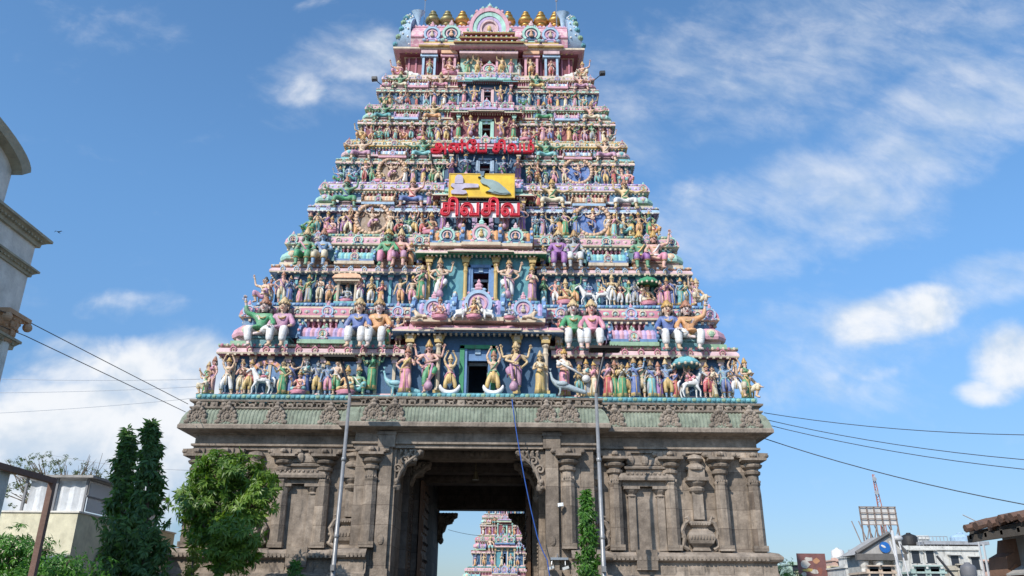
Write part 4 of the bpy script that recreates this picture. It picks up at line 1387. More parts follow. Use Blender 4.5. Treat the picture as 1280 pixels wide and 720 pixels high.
def figure(kind, fem=False, gown=False, tunic=False, sub=1, big=False):
    pz, legs, arms, lean, _ = POSES[kind]
    wide = 1.05 if (big and tunic) else 1.0
    Pv = Vector((0, 0, pz))
    torso = [Pv, Pv + Vector((lean, -.002, .075)), Pv + Vector((lean * 1.6, -.008, .165)), Pv + Vector((lean * 2, .004, .235)), Pv + Vector((lean * 2, -.004, .275)),
             Pv + Vector((lean * 2.2, -.010, .325)), Pv + Vector((lean * 2.2, -.004, .375))]
    wst = .052 if fem else .064
    rad = [(.080, .062) if fem else (.074, .062), (wst, .046), (.080, .060), (.046, .038), (.026, .026), (.055, .060), (.044, .050)]
    J = [(p, r) for p, r in zip(torso, rad)]
    E = [(i, i + 1) for i in range(6)]
    det = MB()
    sh = torso[2] + Vector((0, .004, .052))
    palms = []
    for (s, e, w) in arms:
        back = abs(e[1] - .03) < 1e-6 and e[2] > -.05
        a = sh + Vector((s * .098, .02 if back else 0, 0))
        el = a + Vector(e)
        wr = el + Vector(w)
        d = (wr - el).normalized()
        k = len(J)
        J += [(a, .036), (el, .026), (wr, .0175), (wr + d * .028, (.024, .016)), (wr + d * .052, (.020, .011))]
        E += [(2, k), (k, k + 1), (k + 1, k + 2), (k + 2, k + 3), (k + 3, k + 4)]
        hand(det, wr, d)
        palms.append((wr, d))
    for (s, h, kn, an, to) in legs:
        k = len(J)
        mid = (Vector(kn) + Vector(an)) * .5 + Vector((0, .008, 0))
        J += [(Vector(h), .056), (Vector(kn), .040), (mid.lerp(Vector(kn), .3), .041), (Vector(an), .024), (Vector(to).lerp(Vector(an), .15), (.026, .018)), (Vector(to), (.022, .012))]
        E += [(0, k), (k, k + 1), (k + 1, k + 2), (k + 2, k + 3), (k + 3, k + 4), (k + 4, k + 5)]
    body = skin_mesh('body', J, E, 2 if big else sub)
    hd = torso[5]
    HB = 1.22 if (big and tunic) else 1.0
    # face
    det.ball(hd + Vector((0, -.066, -.004)), (.0095, .016, .018), 6, 4)
    det.ball(hd + Vector((0, -.046, -.046)), (.020, .014, .013), 6, 4)
    for s in (-1, 1):
        det.ball(hd + Vector((s * .050, -.002, -.006)), (.009, .014, .026), 6, 4)
        det.ball(hd + Vector((s * .0215, -.0555, .012)), (.0105, .006, .0050), 7, 4, 1)
        det.box(hd + Vector((s * .022 - .013, -.059, .022)), hd + Vector((s * .022 + .013, -.053, .0252)), 1)
        if fem:
            det.ball(torso[2] + Vector((s * .036, -.052, .0)), (.032, .030, .030), 8, 6)
    det.ball(hd + Vector((0, -.0585, -.028)), (.0165, .0075, .0058), 7, 4, 2)
    if not fem and big and not tunic:
        det.ball(hd + Vector((0, -.061, -.018)), (.020, .006, .004), 6, 4, 1)
    for (wr, d) in palms:
        det.ball(wr, (.024, .024, .017), 7, 4, 3)
    for (s, e, w) in arms[:2]:
        det.ball(sh + Vector((s * .098, 0, 0)) + Vector(e) * .55, (.038, .038, .016), 7, 4, 3)
    for (s, h, kn, an, to) in legs:
        det.ball(Vector(an) + Vector((0, 0, .012)), (.031, .031, .012), 7, 4, 3)
    body = join(body, det, FACE_MATS)
    if HB != 1:
        zn = hd.z - .055
        for v_ in body.vertices:
            if v_.co.z > zn and abs(v_.co.x - hd.x) < .085 and v_.co.y < .08 and v_.co.y > -.12:
                k_ = min(1, (v_.co.z - zn) / .03)
                f_ = 1 + (HB - 1) * k_
                v_.co = Vector((hd.x + (v_.co.x - hd.x) * f_, hd.y + (v_.co.y - hd.y) * f_, zn + (v_.co.z - zn) * f_))
    parts = {'body': body}
    # hair
    m = MB()
    m.ball(hd + Vector((0, .020, .026)), (.061, .056, .052), 10, 7)
    if big or fem:
        m.ball(hd + Vector((0, .040, -.035)), (.068, .034, .070), 9, 6)
        for s in (-1, 1):
            m.ball(hd + Vector((s * .062, .028, -.045)), (.026, .030, .052), 7, 5)
    zn = hd.z - .055
    if HB != 1:
        m.ball(hd + Vector((0, .045, -.06)), (.085, .035, .075), 9, 6)
        m.v = [(hd.x + (x - hd.x) * HB * 1.04, hd.y + (y - hd.y) * HB, zn + (z - zn) * HB) for x, y, z in m.v]
    parts['hair'] = m.mesh('hair', [STATUE], True)
    # crown
    m = MB()
    m.lathe(hd + Vector((0, .006, .030)), [(.057, 0), (.062, .010), (.056, .020), (.060, .030), (.052, .048), (.046, .066), (.048, .076), (.034, .094), (.030, .108), (.033, .116), (.012, .132), (.014, .140), (0, .154)], 10)
    for k in range(7):
        a = -pi + pi * k / 6
        m.ball(hd + Vector((.058 * cos(a), .006 + .058 * sin(a), .052)), (.011, .010, .022), 5, 4)
    if big and tunic:
        base_z = (hd.z + .030)
        m.v = [(hd.x + (x - hd.x) * HB, hd.y + (y - hd.y) * HB, zn + (base_z + (z - base_z) * .66 - zn) * HB) for x, y, z in m.v]
    parts['crown'] = m.mesh('crown', [STATUE], True)
    m = MB()
    m.ball(hd + Vector((0, .022, .078)), (.034, .032, .030), 8, 6)
    m.ball(hd + Vector((0, .020, .052)), (.040, .040, .012), 8, 4)
    parts['hair_bun'] = m.mesh('hair_bun', [STATUE], True)
    # lower garment
    if gown:
        m = MB()
        n, seg = 7, 18
        vs, fs = [], []
        for i in range(n):
            t = i / (n - 1)
            z = pz + .055 - t * (pz + .03)
            rx = .070 + .034 * sin(min(1, t * 3) * pi / 2) - .018 * sin(t * pi) * (t > .3) + .020 * t
            ry = .054 + .026 * sin(min(1, t * 3) * pi / 2) + .008 * t
            for k in range(seg):
                a = 2 * pi * k / seg
                w = 1 + .06 * t * cos(a * 7 + .7)
                vs.append((rx * cos(a) * w + lean * (1 - t), ry * sin(a) * w - .006, z))
        for i in range(n - 1):
            for k in range(seg):
                k2 = (k + 1) % seg
                fs.append((i * seg + k, (i + 1) * seg + k, (i + 1) * seg + k2, i * seg + k2))
        fs.append(tuple(range(seg)))
        fs.append(tuple((n - 1) * seg + k for k in range(seg - 1, -1, -1)))
        m.add(vs, fs)
        for q in range((n - 2) * seg, (n - 1) * seg):
            m.m[q] = 1
        m.tube([(.074 * cos(q * pi / 8) + lean * .9, .060 * sin(q * pi / 8) - .006, pz + .035) for q in range(17)], .011, 5, 1)
        for k in range(3):
            if k == 1:
                m.tube([(.0, -.072, pz + .02), (.0, -.104, pz * .5), (-.006, -.102, .03)], [.010, .012, .014], 5, 1)
                continue
            m.tube([(-.012 + .012 * k, -.070, pz + .02), (-.016 + .016 * k, -.096, pz * .5), (-.022 + .022 * k, -.094, .03)], [.008, .011, .013], 5)
        parts['skirt'] = m.mesh('skirt', TWO, True)
    else:
        J2 = [(Pv + Vector((lean * .3, 0, .035)), (.076, .060)), (Pv + Vector((0, 0, -.015)), (.082, .068))]
        E2 = [(0, 1)]
        for (s, h, kn, an, to) in legs:
            k = len(J2)
            an, kn = Vector(an), Vector(kn)
            J2 += [(Vector(h), .068), (kn, .056 * wide), (kn.lerp(an, .55), .050 * wide * wide)] + ([(kn.lerp(an, .85), .044 * wide)] if tunic else [])
            E2 += [(1, k), (k, k + 1), (k + 1, k + 2)] + ([(k + 2, k + 3)] if tunic else [])
        lo = skin_mesh('lower_garment', J2, E2, 1)
        m = MB()
        if pz > .4:
            for k in range(3):
                m.tube([(-.014 + .014 * k, -.072, pz + .03), (-.02 + .02 * k, -.085, pz - .1), (-.03 + .03 * k, -.075, pz - .24)], [.010, .014, .012], 5, 1 if k == 1 else 0)
        for (s, h, kn, an, to) in legs:
            c_ = Vector(kn).lerp(Vector(an), .5)
            m.ball(c_, (.053, .053, .012), 8, 4, 1)
        lo = join(lo, m, TWO)
        parts['lower_garment'] = lo
    # upper garment
    if tunic:
        J3 = [(torso[0] + Vector((0, 0, -.02)), (.090, .074)), (torso[1], (.074, .058)), (torso[2], (.090, .068)), (torso[3] + Vector((0, 0, -.02)), (.056, .046))]
        E3 = [(0, 1), (1, 2), (2, 3)]
        for (s, e, w) in arms:
            a = sh + Vector((s * .098, 0, 0))
            el = a + Vector(e)
            k = len(J3)
            J3 += [(a, .045), (el, .037), (el + Vector(w) * .75, .028)]
            E3 += [(2, k), (k, k + 1), (k + 1, k + 2)]
        up = skin_mesh('tunic', J3, E3, 1)
        m = MB()
        if kind.startswith('seated'):
            m.ball((0, -.10, pz + .015), (.085, .12, .034), 9, 6)
        m.tube([torso[0] + Vector((.092 * cos(q * pi / 8), .078 * sin(q * pi / 8), .02)) for q in range(17)], .012, 5, 1)
        m.tube([torso[3] + Vector((.05 * cos(pi + q * pi / 8), -.036 + .052 * sin(pi + q * pi / 8), -.02 + .05 * sin(pi + q * pi / 8))) for q in range(9)], .009, 5, 1)
        parts['tunic'] = join(up, m, TWO)
    elif fem:
        m = MB()
        pts = [torso[2] + Vector((.085, .03, .05)), torso[2] + Vector((.060, -.045, .06)), torso[2] + Vector((.01, -.082, .0)), torso[1] + Vector((-.055, -.050, 0)), torso[0] + Vector((-.082, -.01, .01)), torso[0] + Vector((-.095, .02, -.16))]
        m.tube(pts, [.020, .026, .028, .026, .026, .018], 6)
        m.ball(torso[2] + Vector((0, -.008, -.005)), (.083, .066, .045), 9, 6)
        for s in (-1, 1):
            m.ball(torso[2] + Vector((s * .036, -.054, .0)), (.035, .032, .032), 8, 6)
        parts['sari_drape'] = m.mesh('sari_drape', [STATUE], True)
    else:
        m = MB()
        m.tube([torso[2] + Vector((-.095, .02, .07)), torso[2] + Vector((-.075, -.05, .05)), torso[1] + Vector((.0, -.058, .035)), torso[1] + Vector((.058, -.04, -.02))], [.012, .015, .013, .012], 5)
        z0_ = torso[0]
        m.tube([z0_ + Vector((.078 * cos(q * pi / 8), .066 * sin(q * pi / 8), .03)) for q in range(17)], .017, 5)
        for s in (-1, 1):
            m.tube([z0_ + Vector((s * .07, -.03, .03)), z0_ + Vector((s * .115, -.01, -.05)), z0_ + Vector((s * .12, .02, -.17))], [.014, .02, .012], 5)
        parts['sash'] = m.mesh('sash', [STATUE], True)
    # jewellery: collar, armlets, anklets
    m = MB()
    c = torso[3] + Vector((0, -.006, -.006))
    m.tube([c + Vector((.058 * cos(q * pi / 8), .050 * sin(q * pi / 8) - .004, -.03 * (1 - sin(q * pi / 8)) )) for q in range(17)], .011, 5)
    parts['necklace'] = m.mesh('necklace', [STATUE], True)
    # what it holds or rests on
    if kind == 'holding':
        m = MB()
        m.lathe((0, -.175, pz + .055), [(.02, 0), (.045, .02), (.05, .05), (.03, .075), (.036, .088), (.02, .10), (0, .13)], 9)
        parts['vessel'] = m.mesh('vessel', [STATUE], True)
    if kind == 'guardian':
        m = MB()
        m.ball((.01, -.20, .095), (.075, .075, .085), 10, 7)
        m.tube([(.01, -.19, .16), (.04, -.19, .30), (.07, -.17, .50)], [.03, .026, .018], 7)
        m.lathe((.01, -.19, .165), [(.04, 0), (.05, .01), (.04, .02)], 9)
        parts['mace'] = m.mesh('mace', [STATUE], True)
    if kind.startswith('seated'):
        m = MB()
        if kind == 'seated_wide':
            m.box((-.11, -.03, .10), (.11, .20, .250))
            m.box((-.13, -.05, .215), (.13, .20, .247))
        else:
            m.box((-.12, -.06, .10), (.12, .22, .250))
            m.box((-.14, -.08, .22), (.14, .22, .247))
        parts['throne'] = m.mesh('throne', [STATUE])
    if kind == 'lotus':
        m = MB()
        m.lathe((0, -.04, -.075), [(.12, 0), (.20, .02), (.17, .05), (.23, .085), (.2, .10)], 14, sy=.75)
        parts['lotus_seat'] = m.mesh('lotus_seat', [STATUE], True)
    return parts


PROTO = {}


def proto(kind, dress, big):
    k = (kind, dress, big)
    if k not in PROTO:
        PROTO[k] = figure(kind, fem=dress in ('sari', 'gown'), gown=dress in ('sari', 'gown'), tunic=dress == 'tunic', big=big)
    return PROTO[k]


SKIN = {'pale': (.72, .56, .52), 'fair': (.74, .50, .34), 'pink': (.72, .40, .32), 'golden': (.70, .50, .25), 'brown': (.42, .22, .12), 'green': (.10, .30, .16), 'blue': (.20, .34, .50), 'grey': (.34, .38, .40)}
CLO = {'white': (.80, .79, .76), 'green': (.03, .33, .12), 'blue': (.06, .14, .42), 'yellow': (.72, .48, .12), 'orange': (.72, .33, .10), 'pink': (.72, .25, .36), 'red': (.55, .05, .06),
       'purple': (.32, .10, .38), 'teal': (.05, .36, .36), 'mauve': (.52, .24, .38), 'cream': (.74, .63, .42), 'turquoise': (.16, .52, .52), 'grey': (.38, .41, .44)}
CLO = {k_: tuple(.90 * c_ + .10 * (sum(v_) / 3 + .06) for c_ in v_) for k_, v_ in CLO.items()}
GOLD = (.66, .40, .08)
STATUES = []
rv = random.Random(404)


def statue(kind, dress, X, Y, Z, size, skin, low, up, rz=0, tier_i=0, row_='standing', big=False, flip=False, extra=None):
    """X, Y tower-local; returns the thing"""
    e = empty('statue', (TX + X, TY + Y, Z), rz)
    parts = proto(kind, dress, big)
    bun = not big and kind not in ('guardian', 'four', 'lotus') and rs.random() < .30
    gold = rs.choice([(.60, .37, .09), (.46, .27, .09), (.62, .44, .20), (.52, .30, .06), (.40, .16, .08)])
    for pn, me in parts.items():
        if pn == ('crown' if bun else 'hair_bun'):
            continue
        c = {'body': SKIN[skin], 'hair': (.02, .017, .015), 'hair_bun': (.02, .017, .015), 'crown': gold, 'necklace': (.70, .46, .10), 'lower_garment': CLO[low], 'skirt': CLO[low], 'tunic': CLO[up], 'sari_drape': CLO[up],
             'sash': CLO[up], 'vessel': CLO['cream'], 'mace': CLO['mauve'], 'throne': (.10, .30, .34), 'lotus_seat': CLO['pink']}[pn]
        if pn == 'throne' and tier_i > 0:
            c = (.16, .06, .07) if tier_i > 1 else (.30, .17, .11)
        link_mesh(pn, me, e, color=c)
    size *= rv.uniform(.93, 1.07) if not big else 1
    e.rotation_euler.z += 0 if (big or row_ in ('ring', 'door')) else rv.uniform(-.3, .3)
    e.scale = (-size if flip else size, size, size)
    STATUES.append(dict(o=e, kind=kind, dress=dress, skin=skin, low=low, up=up, tier=tier_i, row=row_, x=X, y=Y, extra=extra))
    e['category'] = 'statue'
    return e


def prop(o, name, mb, col, smooth=True, mats=None):
    me = mb.mesh(name, mats or [STATUE], smooth)
    return link_mesh(name, me, o, color=col)


TN = ['lowest', 'second', 'third', 'fourth', 'fifth', 'sixth', 'topmost']
# lowest storey, read from the photograph: px, pose, dress, skin, lower, upper, size factor
ROW1 = [(247, 'squatting', 'dhoti', 'fair', 'cream', 'white', 1.15), (254, 'hip', 'sari', 'brown', 'green', 'green', .95), (265, 'hanging', 'sari', 'pink', 'mauve', 'pink', 1.0), (283, 'overhead', 'dhoti', 'fair', 'white', 'cream', 1.1), (299, 'folded', 'dhoti', 'pink', 'cream', 'cream', .95),
        (312, 'raised', 'dhoti', 'fair', 'yellow', 'red', .9), (353, 'hip', 'sari', 'golden', 'green', 'green', 1.05), (365, 'raised_other', 'sari', 'fair', 'blue', 'blue', 1.05), (374, 'lotus', 'dhoti', 'pink', 'turquoise', 'red', 1.0), (384, 'holding', 'sari', 'grey', 'blue', 'teal', 1.0),
        (395, 'hanging', 'dhoti', 'grey', 'yellow', 'blue', 1.05), (408, 'raised', 'dhoti', 'blue', 'pink', 'blue', 1.0), (420, 'hip', 'dhoti', 'fair', 'green', 'white', 1.0), (433, 'lotus', 'dhoti', 'golden', 'yellow', 'orange', 1.2), (448, 'squatting', 'dhoti', 'green', 'turquoise', 'white', 1.2), (466, 'four', 'sari', 'green', 'green', 'green', 1.1),
        (707, 'holding', 'sari', 'fair', 'pink', 'white', 1.25), (722, 'folded', 'dhoti', 'golden', 'teal', 'yellow', .85), (733, 'holding', 'gown', 'fair', 'grey', 'turquoise', 1.0), (743, 'hip', 'sari', 'pink', 'cream', 'pink', 1.0), (759, 'hip', 'sari', 'pink', 'red', 'mauve', 1.05),
        (768, 'hanging', 'gown', 'golden', 'green', 'yellow', 1.05), (777, 'folded', 'sari', 'golden', 'green', 'white', .95), (785, 'raised', 'dhoti', 'fair', 'yellow', 'white', 1.0), (794, 'raised_other', 'sari', 'blue', 'blue', 'blue', 1.0), (804, 'hip', 'dhoti', 'fair', 'cream', 'green', 1.05), (814, 'hanging', 'gown', 'grey', 'turquoise', 'blue', .95),
        (823, 'folded', 'sari', 'pink', 'purple', 'mauve', 1.0), (834, 'raised', 'dhoti', 'blue', 'yellow', 'blue', 1.05), (844, 'hip', 'gown', 'pink', 'red', 'blue', .95), (882, 'hanging', 'dhoti', 'pink', 'red', 'pink', 1.0), (893, 'holding', 'gown', 'fair', 'cream', 'cream', 1.0), (904, 'raised', 'dhoti', 'blue', 'blue', 'turquoise', 1.05), (912, 'folded', 'dhoti', 'fair', 'pink', 'blue', .95),
        (921, 'overhead', 'dhoti', 'fair', 'white', 'blue', 1.1), (932, 'holding', 'sari', 'fair', 'green', 'green', 1.05), (941, 'squatting', 'dhoti', 'fair', 'cream', 'yellow', 1.3)]
ROW2 = [(322, 'squatting', 'dhoti', 'fair', 'mauve', 'cream', 1.4), (337, 'hanging', 'dhoti', 'pink', 'cream', 'red', 1.0), (351, 'hip', 'dhoti', 'pink', 'cream', 'purple', 1.05), (364, 'folded', 'gown', 'blue', 'blue', 'blue', .95), (375, 'hip', 'sari', 'pink', 'pink', 'green', .85), (386, 'raised', 'gown', 'green', 'grey', 'yellow', 1.0), (402, 'folded', 'dhoti', 'fair', 'cream', 'white', 1.05),
        (412, 'folded', 'dhoti', 'pink', 'orange', 'white', .95), (423, 'hanging', 'dhoti', 'fair', 'green', 'red', .9), (452, 'folded', 'dhoti', 'pink', 'white', 'purple', 1.0), (463, 'folded', 'dhoti', 'golden', 'white', 'yellow', 1.0), (477, 'hip', 'sari', 'pink', 'orange', 'red', .9), (500, 'raised', 'dhoti', 'golden', 'orange', 'mauve', 1.0), (514, 'hanging', 'dhoti', 'fair', 'pink', 'cream', 1.05),
        (529, 'hip', 'sari', 'pink', 'green', 'green', 1.2), (664, 'holding', 'sari', 'fair', 'mauve', 'pink', 1.2), (680, 'folded', 'gown', 'green', 'turquoise', 'green', 1.0), (693, 'hip', 'dhoti', 'pink', 'white', 'red', 1.0), (706, 'lotus', 'dhoti', 'golden', 'orange', 'red', 1.3), (718, 'raised', 'dhoti', 'green', 'orange', 'green', 1.0), (766, 'four', 'dhoti', 'golden', 'white', 'yellow', 1.05),
        (776, 'hip', 'dhoti', 'fair', 'white', 'red', 1.0), (785, 'raised_other', 'dhoti', 'green', 'white', 'green', .9), (792, 'folded', 'dhoti', 'grey', 'grey', 'blue', .9), (800, 'holding', 'dhoti', 'pink', 'white', 'pink', .85), (809, 'lotus', 'dhoti', 'fair', 'cream', 'yellow', 1.2), (822, 'hip', 'sari', 'pink', 'mauve', 'pink', .85), (831, 'folded', 'gown', 'pink', 'pink', 'purple', 1.05),
        (841, 'hip', 'gown', 'fair', 'blue', 'blue', 1.05), (851, 'hanging', 'gown', 'blue', 'teal', 'teal', 1.0), (858, 'folded', 'dhoti', 'golden', 'cream', 'green', 1.0), (866, 'raised', 'gown', 'pink', 'purple', 'mauve', 1.05), (877, 'squatting', 'dhoti', 'fair', 'cream', 'cream', 1.4)]
BIGS = [
    [(325, 'seated_wave', 'tunic', 'pale', 'white', 'green'), (351, 'seated', 'tunic', 'fair', 'white', 'mauve'), (447, 'seated', 'tunic', 'fair', 'white', 'blue'), (472, 'seated', 'tunic', 'pale', 'white', 'orange'),
     (717, 'seated', 'tunic', 'pale', 'white', 'green'), (740, 'seated', 'tunic', 'pink', 'white', 'pink'), (836, 'seated', 'tunic', 'fair', 'white', 'blue'), (862, 'seated_wave', 'tunic', 'pale', 'white', 'orange')],
    [(381, 'seated', 'dhoti', 'green', 'green', 'pink'), (402, 'seated', 'dhoti', 'blue', 'cream', 'blue'), (484, 'seated', 'tunic', 'green', 'pink', 'green'), (500, 'seated', 'dhoti', 'pink', 'mauve', 'red'),
     (698, 'seated', 'tunic', 'grey', 'purple', 'purple'), (718, 'seated', 'dhoti', 'grey', 'white', 'mauve'), (800, 'seated', 'dhoti', 'green', 'purple', 'yellow'), (820, 'seated_wave', 'dhoti', 'pink', 'pink', 'white')],
    [(432, 'seated_wide', 'dhoti', 'green', 'green', 'blue'), (515, 'seated_wide', 'dhoti', 'pink', 'blue', 'red'), (690, 'seated_wide', 'dhoti', 'golden', 'cream', 'green'), (781, 'seated_wide', 'dhoti', 'golden', 'white', 'green')],
    [(452, 'seated_wide', 'dhoti', 'fair', 'mauve', 'cream'), (528, 'seated_wide', 'dhoti', 'green', 'turquoise', 'teal'), (683, 'seated_wide', 'dhoti', 'green', 'turquoise', 'green'), (757, 'seated_wide', 'dhoti', 'fair', 'mauve', 'cream')],
    [(479, 'seated_wide', 'dhoti', 'green', 'teal', 'grey'), (541, 'seated_wide', 'dhoti', 'golden', 'orange', 'cream'), (680, 'seated_wide', 'dhoti', 'grey', 'green', 'grey'), (739, 'seated_wide', 'dhoti', 'pink', 'cream', 'yellow')],
    [(500, 'seated_wide', 'dhoti', 'green', 'cream', 'green'), (551, 'seated_wide', 'dhoti', 'brown', 'pink', 'cream'), (671, 'seated_wide', 'dhoti', 'green', 'yellow', 'teal'), (726, 'seated_wide', 'dhoti', 'pink', 'mauve', 'orange')],
]
RING = {2: (466, 740), 3: (490, 722)}
rs = random.Random(77)
STANDS = ['folded', 'hanging', 'raised', 'raised_other', 'hip', 'four', 'holding', 'dancing', 'overhead']
SK = ['fair', 'pink', 'golden', 'pink', 'fair', 'brown', 'green', 'blue', 'golden']
CK = list(CLO)


def random_row(i, n):
    w = LV[i][0]
    pxs = []
    y0 = -(LV[i][1] - .2)
    b = BAY[i][0]
    out = []
    m_ = n // 2
    for sx in (-1, 1):
        for k in range(m_):
            x = sx * (b + .25 + (w - .28 - b - .25) * (k + .5) / m_ + rs.uniform(-.07, .07))
            if i in RING and min(abs(x - lx(px, TIER_PY[i][0] - 20, y0)) for px in RING[i]) < .62:
                continue
            edge = k == m_ - 1
            kind = 'squatting' if edge else rs.choice(STANDS + ['lotus', 'squatting'])
            dress = rs.choice(['dhoti', 'dhoti', 'sari', 'gown'])
            if kind in ('dancing', 'overhead', 'lotus', 'squatting'):
                dress = 'dhoti'
            out.append((x, kind, dress, rs.choice(SK), rs.choice(CK), rs.choice(CK), rs.uniform(.88, 1.1) * (1.25 if kind in ('lotus', 'squatting') else 1)))
    return sorted(out)


for i in range(6):
    w0, d0, z0 = LV[i]
    w1, d1, z1 = LV[i + 1]
    h, s = z1 - z0, d0 - d1
    k = h / 4.7
    hs = (.375 if i < 2 else .425) * h
    yy = -(d0 - .24 * s)
    if i == 0:
        rowl = [(lx(p, 475, yy), *r) for p, *r in ROW1]
    elif i == 1:
        rowl = [(lx(p, 362, yy), *r) for p, *r in ROW2]
    else:
        rowl = random_row(i, (0, 0, 32, 26, 22, 18)[i])
    for (x, kind, dress, skin, low, up, sz) in rowl:
        corner = abs(x) > w0 - .45 * k
        zz = z0 + (.075 * hs * sz if kind == 'lotus' else 0) + (.02 * hs)
        inbay = abs(x) < BAY[i][0]
        y2 = yy - (BAY[i][1] if inbay else 0)
        if i == 0 and abs(x - lx(466, 475, yy)) < .1:
            zz += .28
        statue(kind, dress, max(-w0 + .2 * k, min(w0 - .2 * k, x + (0 if corner else rv.uniform(-.08, .08)))), y2 - (0 if corner else rv.choice((-.10, 0, .10)) * k), zz, hs * sz * (1.0 if corner else 1), skin, low, up, (-1 if x > 0 else 1) * -.6 if corner else rs.uniform(-.25, .25), i, 'standing', flip=rs.random() < .4)
    # seated giants
    for (px, kind, dress, skin, low, up) in BIGS[i]:
        py = (TIER_PY[i][0] * .35 + TIER_PY[i][1] * .65)
        ys = -(d0 - .42 * s)
        x = lx(px, py, ys)
        size = .60 * h / .82
        zz = z0 + .40 * h
        f = x > 0
        if kind == 'seated_wave':
            f = x > 0
        o = statue(kind, dress, x, ys, zz, size, skin, low, up, 0, i, 'seated', True, flip=f)
        # bolster-like blue throne back seen beside the giants
        mb = MB()
        pts = [(.30 * cos(radians(-20 + 220 * q / 14)), .40 + .34 * sin(radians(-20 + 220 * q / 14))) for q in range(15)]
        mb.prism(pts, .10, .17)
        prop(o, 'throne_back', mb, (.08, .24, .27) if i % 2 else (.06, .20, .36), False)
    # door guardians and attendants
    b, p = BAY[i]
    dw = .17 * b
    yb = -(d0 + p - .30 * k)
    if i == 0:
        BL = [(507, 'hip', 'sari', 'pink', 'pink', 'yellow', 1.25), (537, 'guardian', 'dhoti', 'pink', 'green', 'mauve', 1.42), (563, 'overhead', 'dhoti', 'golden', 'yellow', 'pink', 1.12),
              (617, 'overhead', 'dhoti', 'fair', 'yellow', 'green', 1.12), (643, 'guardian', 'dhoti', 'golden', 'mauve', 'purple', 1.42), (675, 'holding', 'sari', 'golden', 'yellow', 'cream', 1.2)]
        BL = [(lx(q[0], 460, yb), *q[1:]) for q in BL]
    elif i == 1:
        BL = [(lx(551, 350, yb), 'guardian', 'dhoti', 'fair', 'white', 'green', 1.5), (lx(635, 350, yb), 'guardian', 'dhoti', 'fair', 'white', 'mauve', 1.5)]
    else:
        sk, lo = [('brown', 'mauve'), ('blue', 'green'), ('golden', 'orange'), ('golden', 'yellow')][i - 2]
        BL = []
        for sx in (-1, 1):
            BL.append((sx * (dw + .38 * (b - dw)), 'guardian', 'dhoti', sk, lo, ['red', 'purple', 'blue', 'pink'][i - 2], 1.28))
            BL.append((sx * (dw + .86 * (b - dw)), rs.choice(['hip', 'folded', 'holding']), 'sari', 'pink', ['purple', 'purple', 'green', 'pink'][i - 2], ['blue', 'mauve', 'pink', 'turquoise'][i - 2], 1.1))
    for (x, kind, dress, skin, low, up, sz) in BL:
        statue(kind, dress, x, yb, z0 + .01, hs * sz, skin, low, up, 0, i, 'door', kind == 'guardian' and i < 3, flip=x > 0)

# pairs of figures on the shelf between the giants and the door bay, and at the corner domes
for i in range(5):
    w0, d0, z0 = LV[i]
    h, s = LV[i + 1][2] - z0, d0 - LV[i + 1][1]
    k = h / 4.7
    ys = -(d0 - .36 * s)
    for sx in (-1, 1):
        for x in (BAY[i][0] + .30 * k, BAY[i][0] + .78 * k)[:2 if i < 3 else 1]:
            kind = rs.choice(['folded', 'raised', 'hip', 'holding'])
            statue(kind, rs.choice(['dhoti', 'sari', 'gown']), sx * x, ys, z0 + .508 * h, .31 * h, rs.choice(SK), rs.choice(CK), rs.choice(CK), 0, i, 'shelf', flip=rs.random() < .5)

# dancers in round flaming rings
for i, pxs in RING.items():
    w0, d0, z0 = LV[i]
    h, s = LV[i + 1][2] - z0, d0 - LV[i + 1][1]
    yy = -(d0 - .2 * s)
    for j, px in enumerate(pxs):
        o = statue('dancing', 'dhoti', lx(px, TIER_PY[i][0] - 20, yy), yy, z0 + .06 * h, .42 * h, ('fair', 'fair')[j], ('brown', 'blue')[j] if ('brown' in CLO) else ('mauve', 'blue')[j], ('cream', 'red')[j], 0, i, 'ring', flip=bool(j))
        mb = MB()
        ro, ri = .62, .51
        for q in range(28):
            a, c = 2 * pi * q / 28, 2 * pi * (q + 1) / 28
            mb.prism([(ro * cos(a), .50 + ro * sin(a)), (ro * cos(c), .50 + ro * sin(c)), (ri * cos(c), .50 + ri * sin(c)), (ri * cos(a), .50 + ri * sin(a))], -.06, .06)
            mb.ball((ro * 1.02 * cos(a), 0, .50 + ro * 1.02 * sin(a)), (.045, .05, .045), 5, 4)
        prop(o, 'flame_ring', mb, (.66, .42, .26))
        mb = MB()
        mb.prism([(.5 * cos(2 * pi * q / 24), .50 + .5 * sin(2 * pi * q / 24)) for q in range(24)], .08, .12)
        prop(o, 'ring_backing', mb, ((.30, .20, .12), (.08, .20, .52))[j], False)

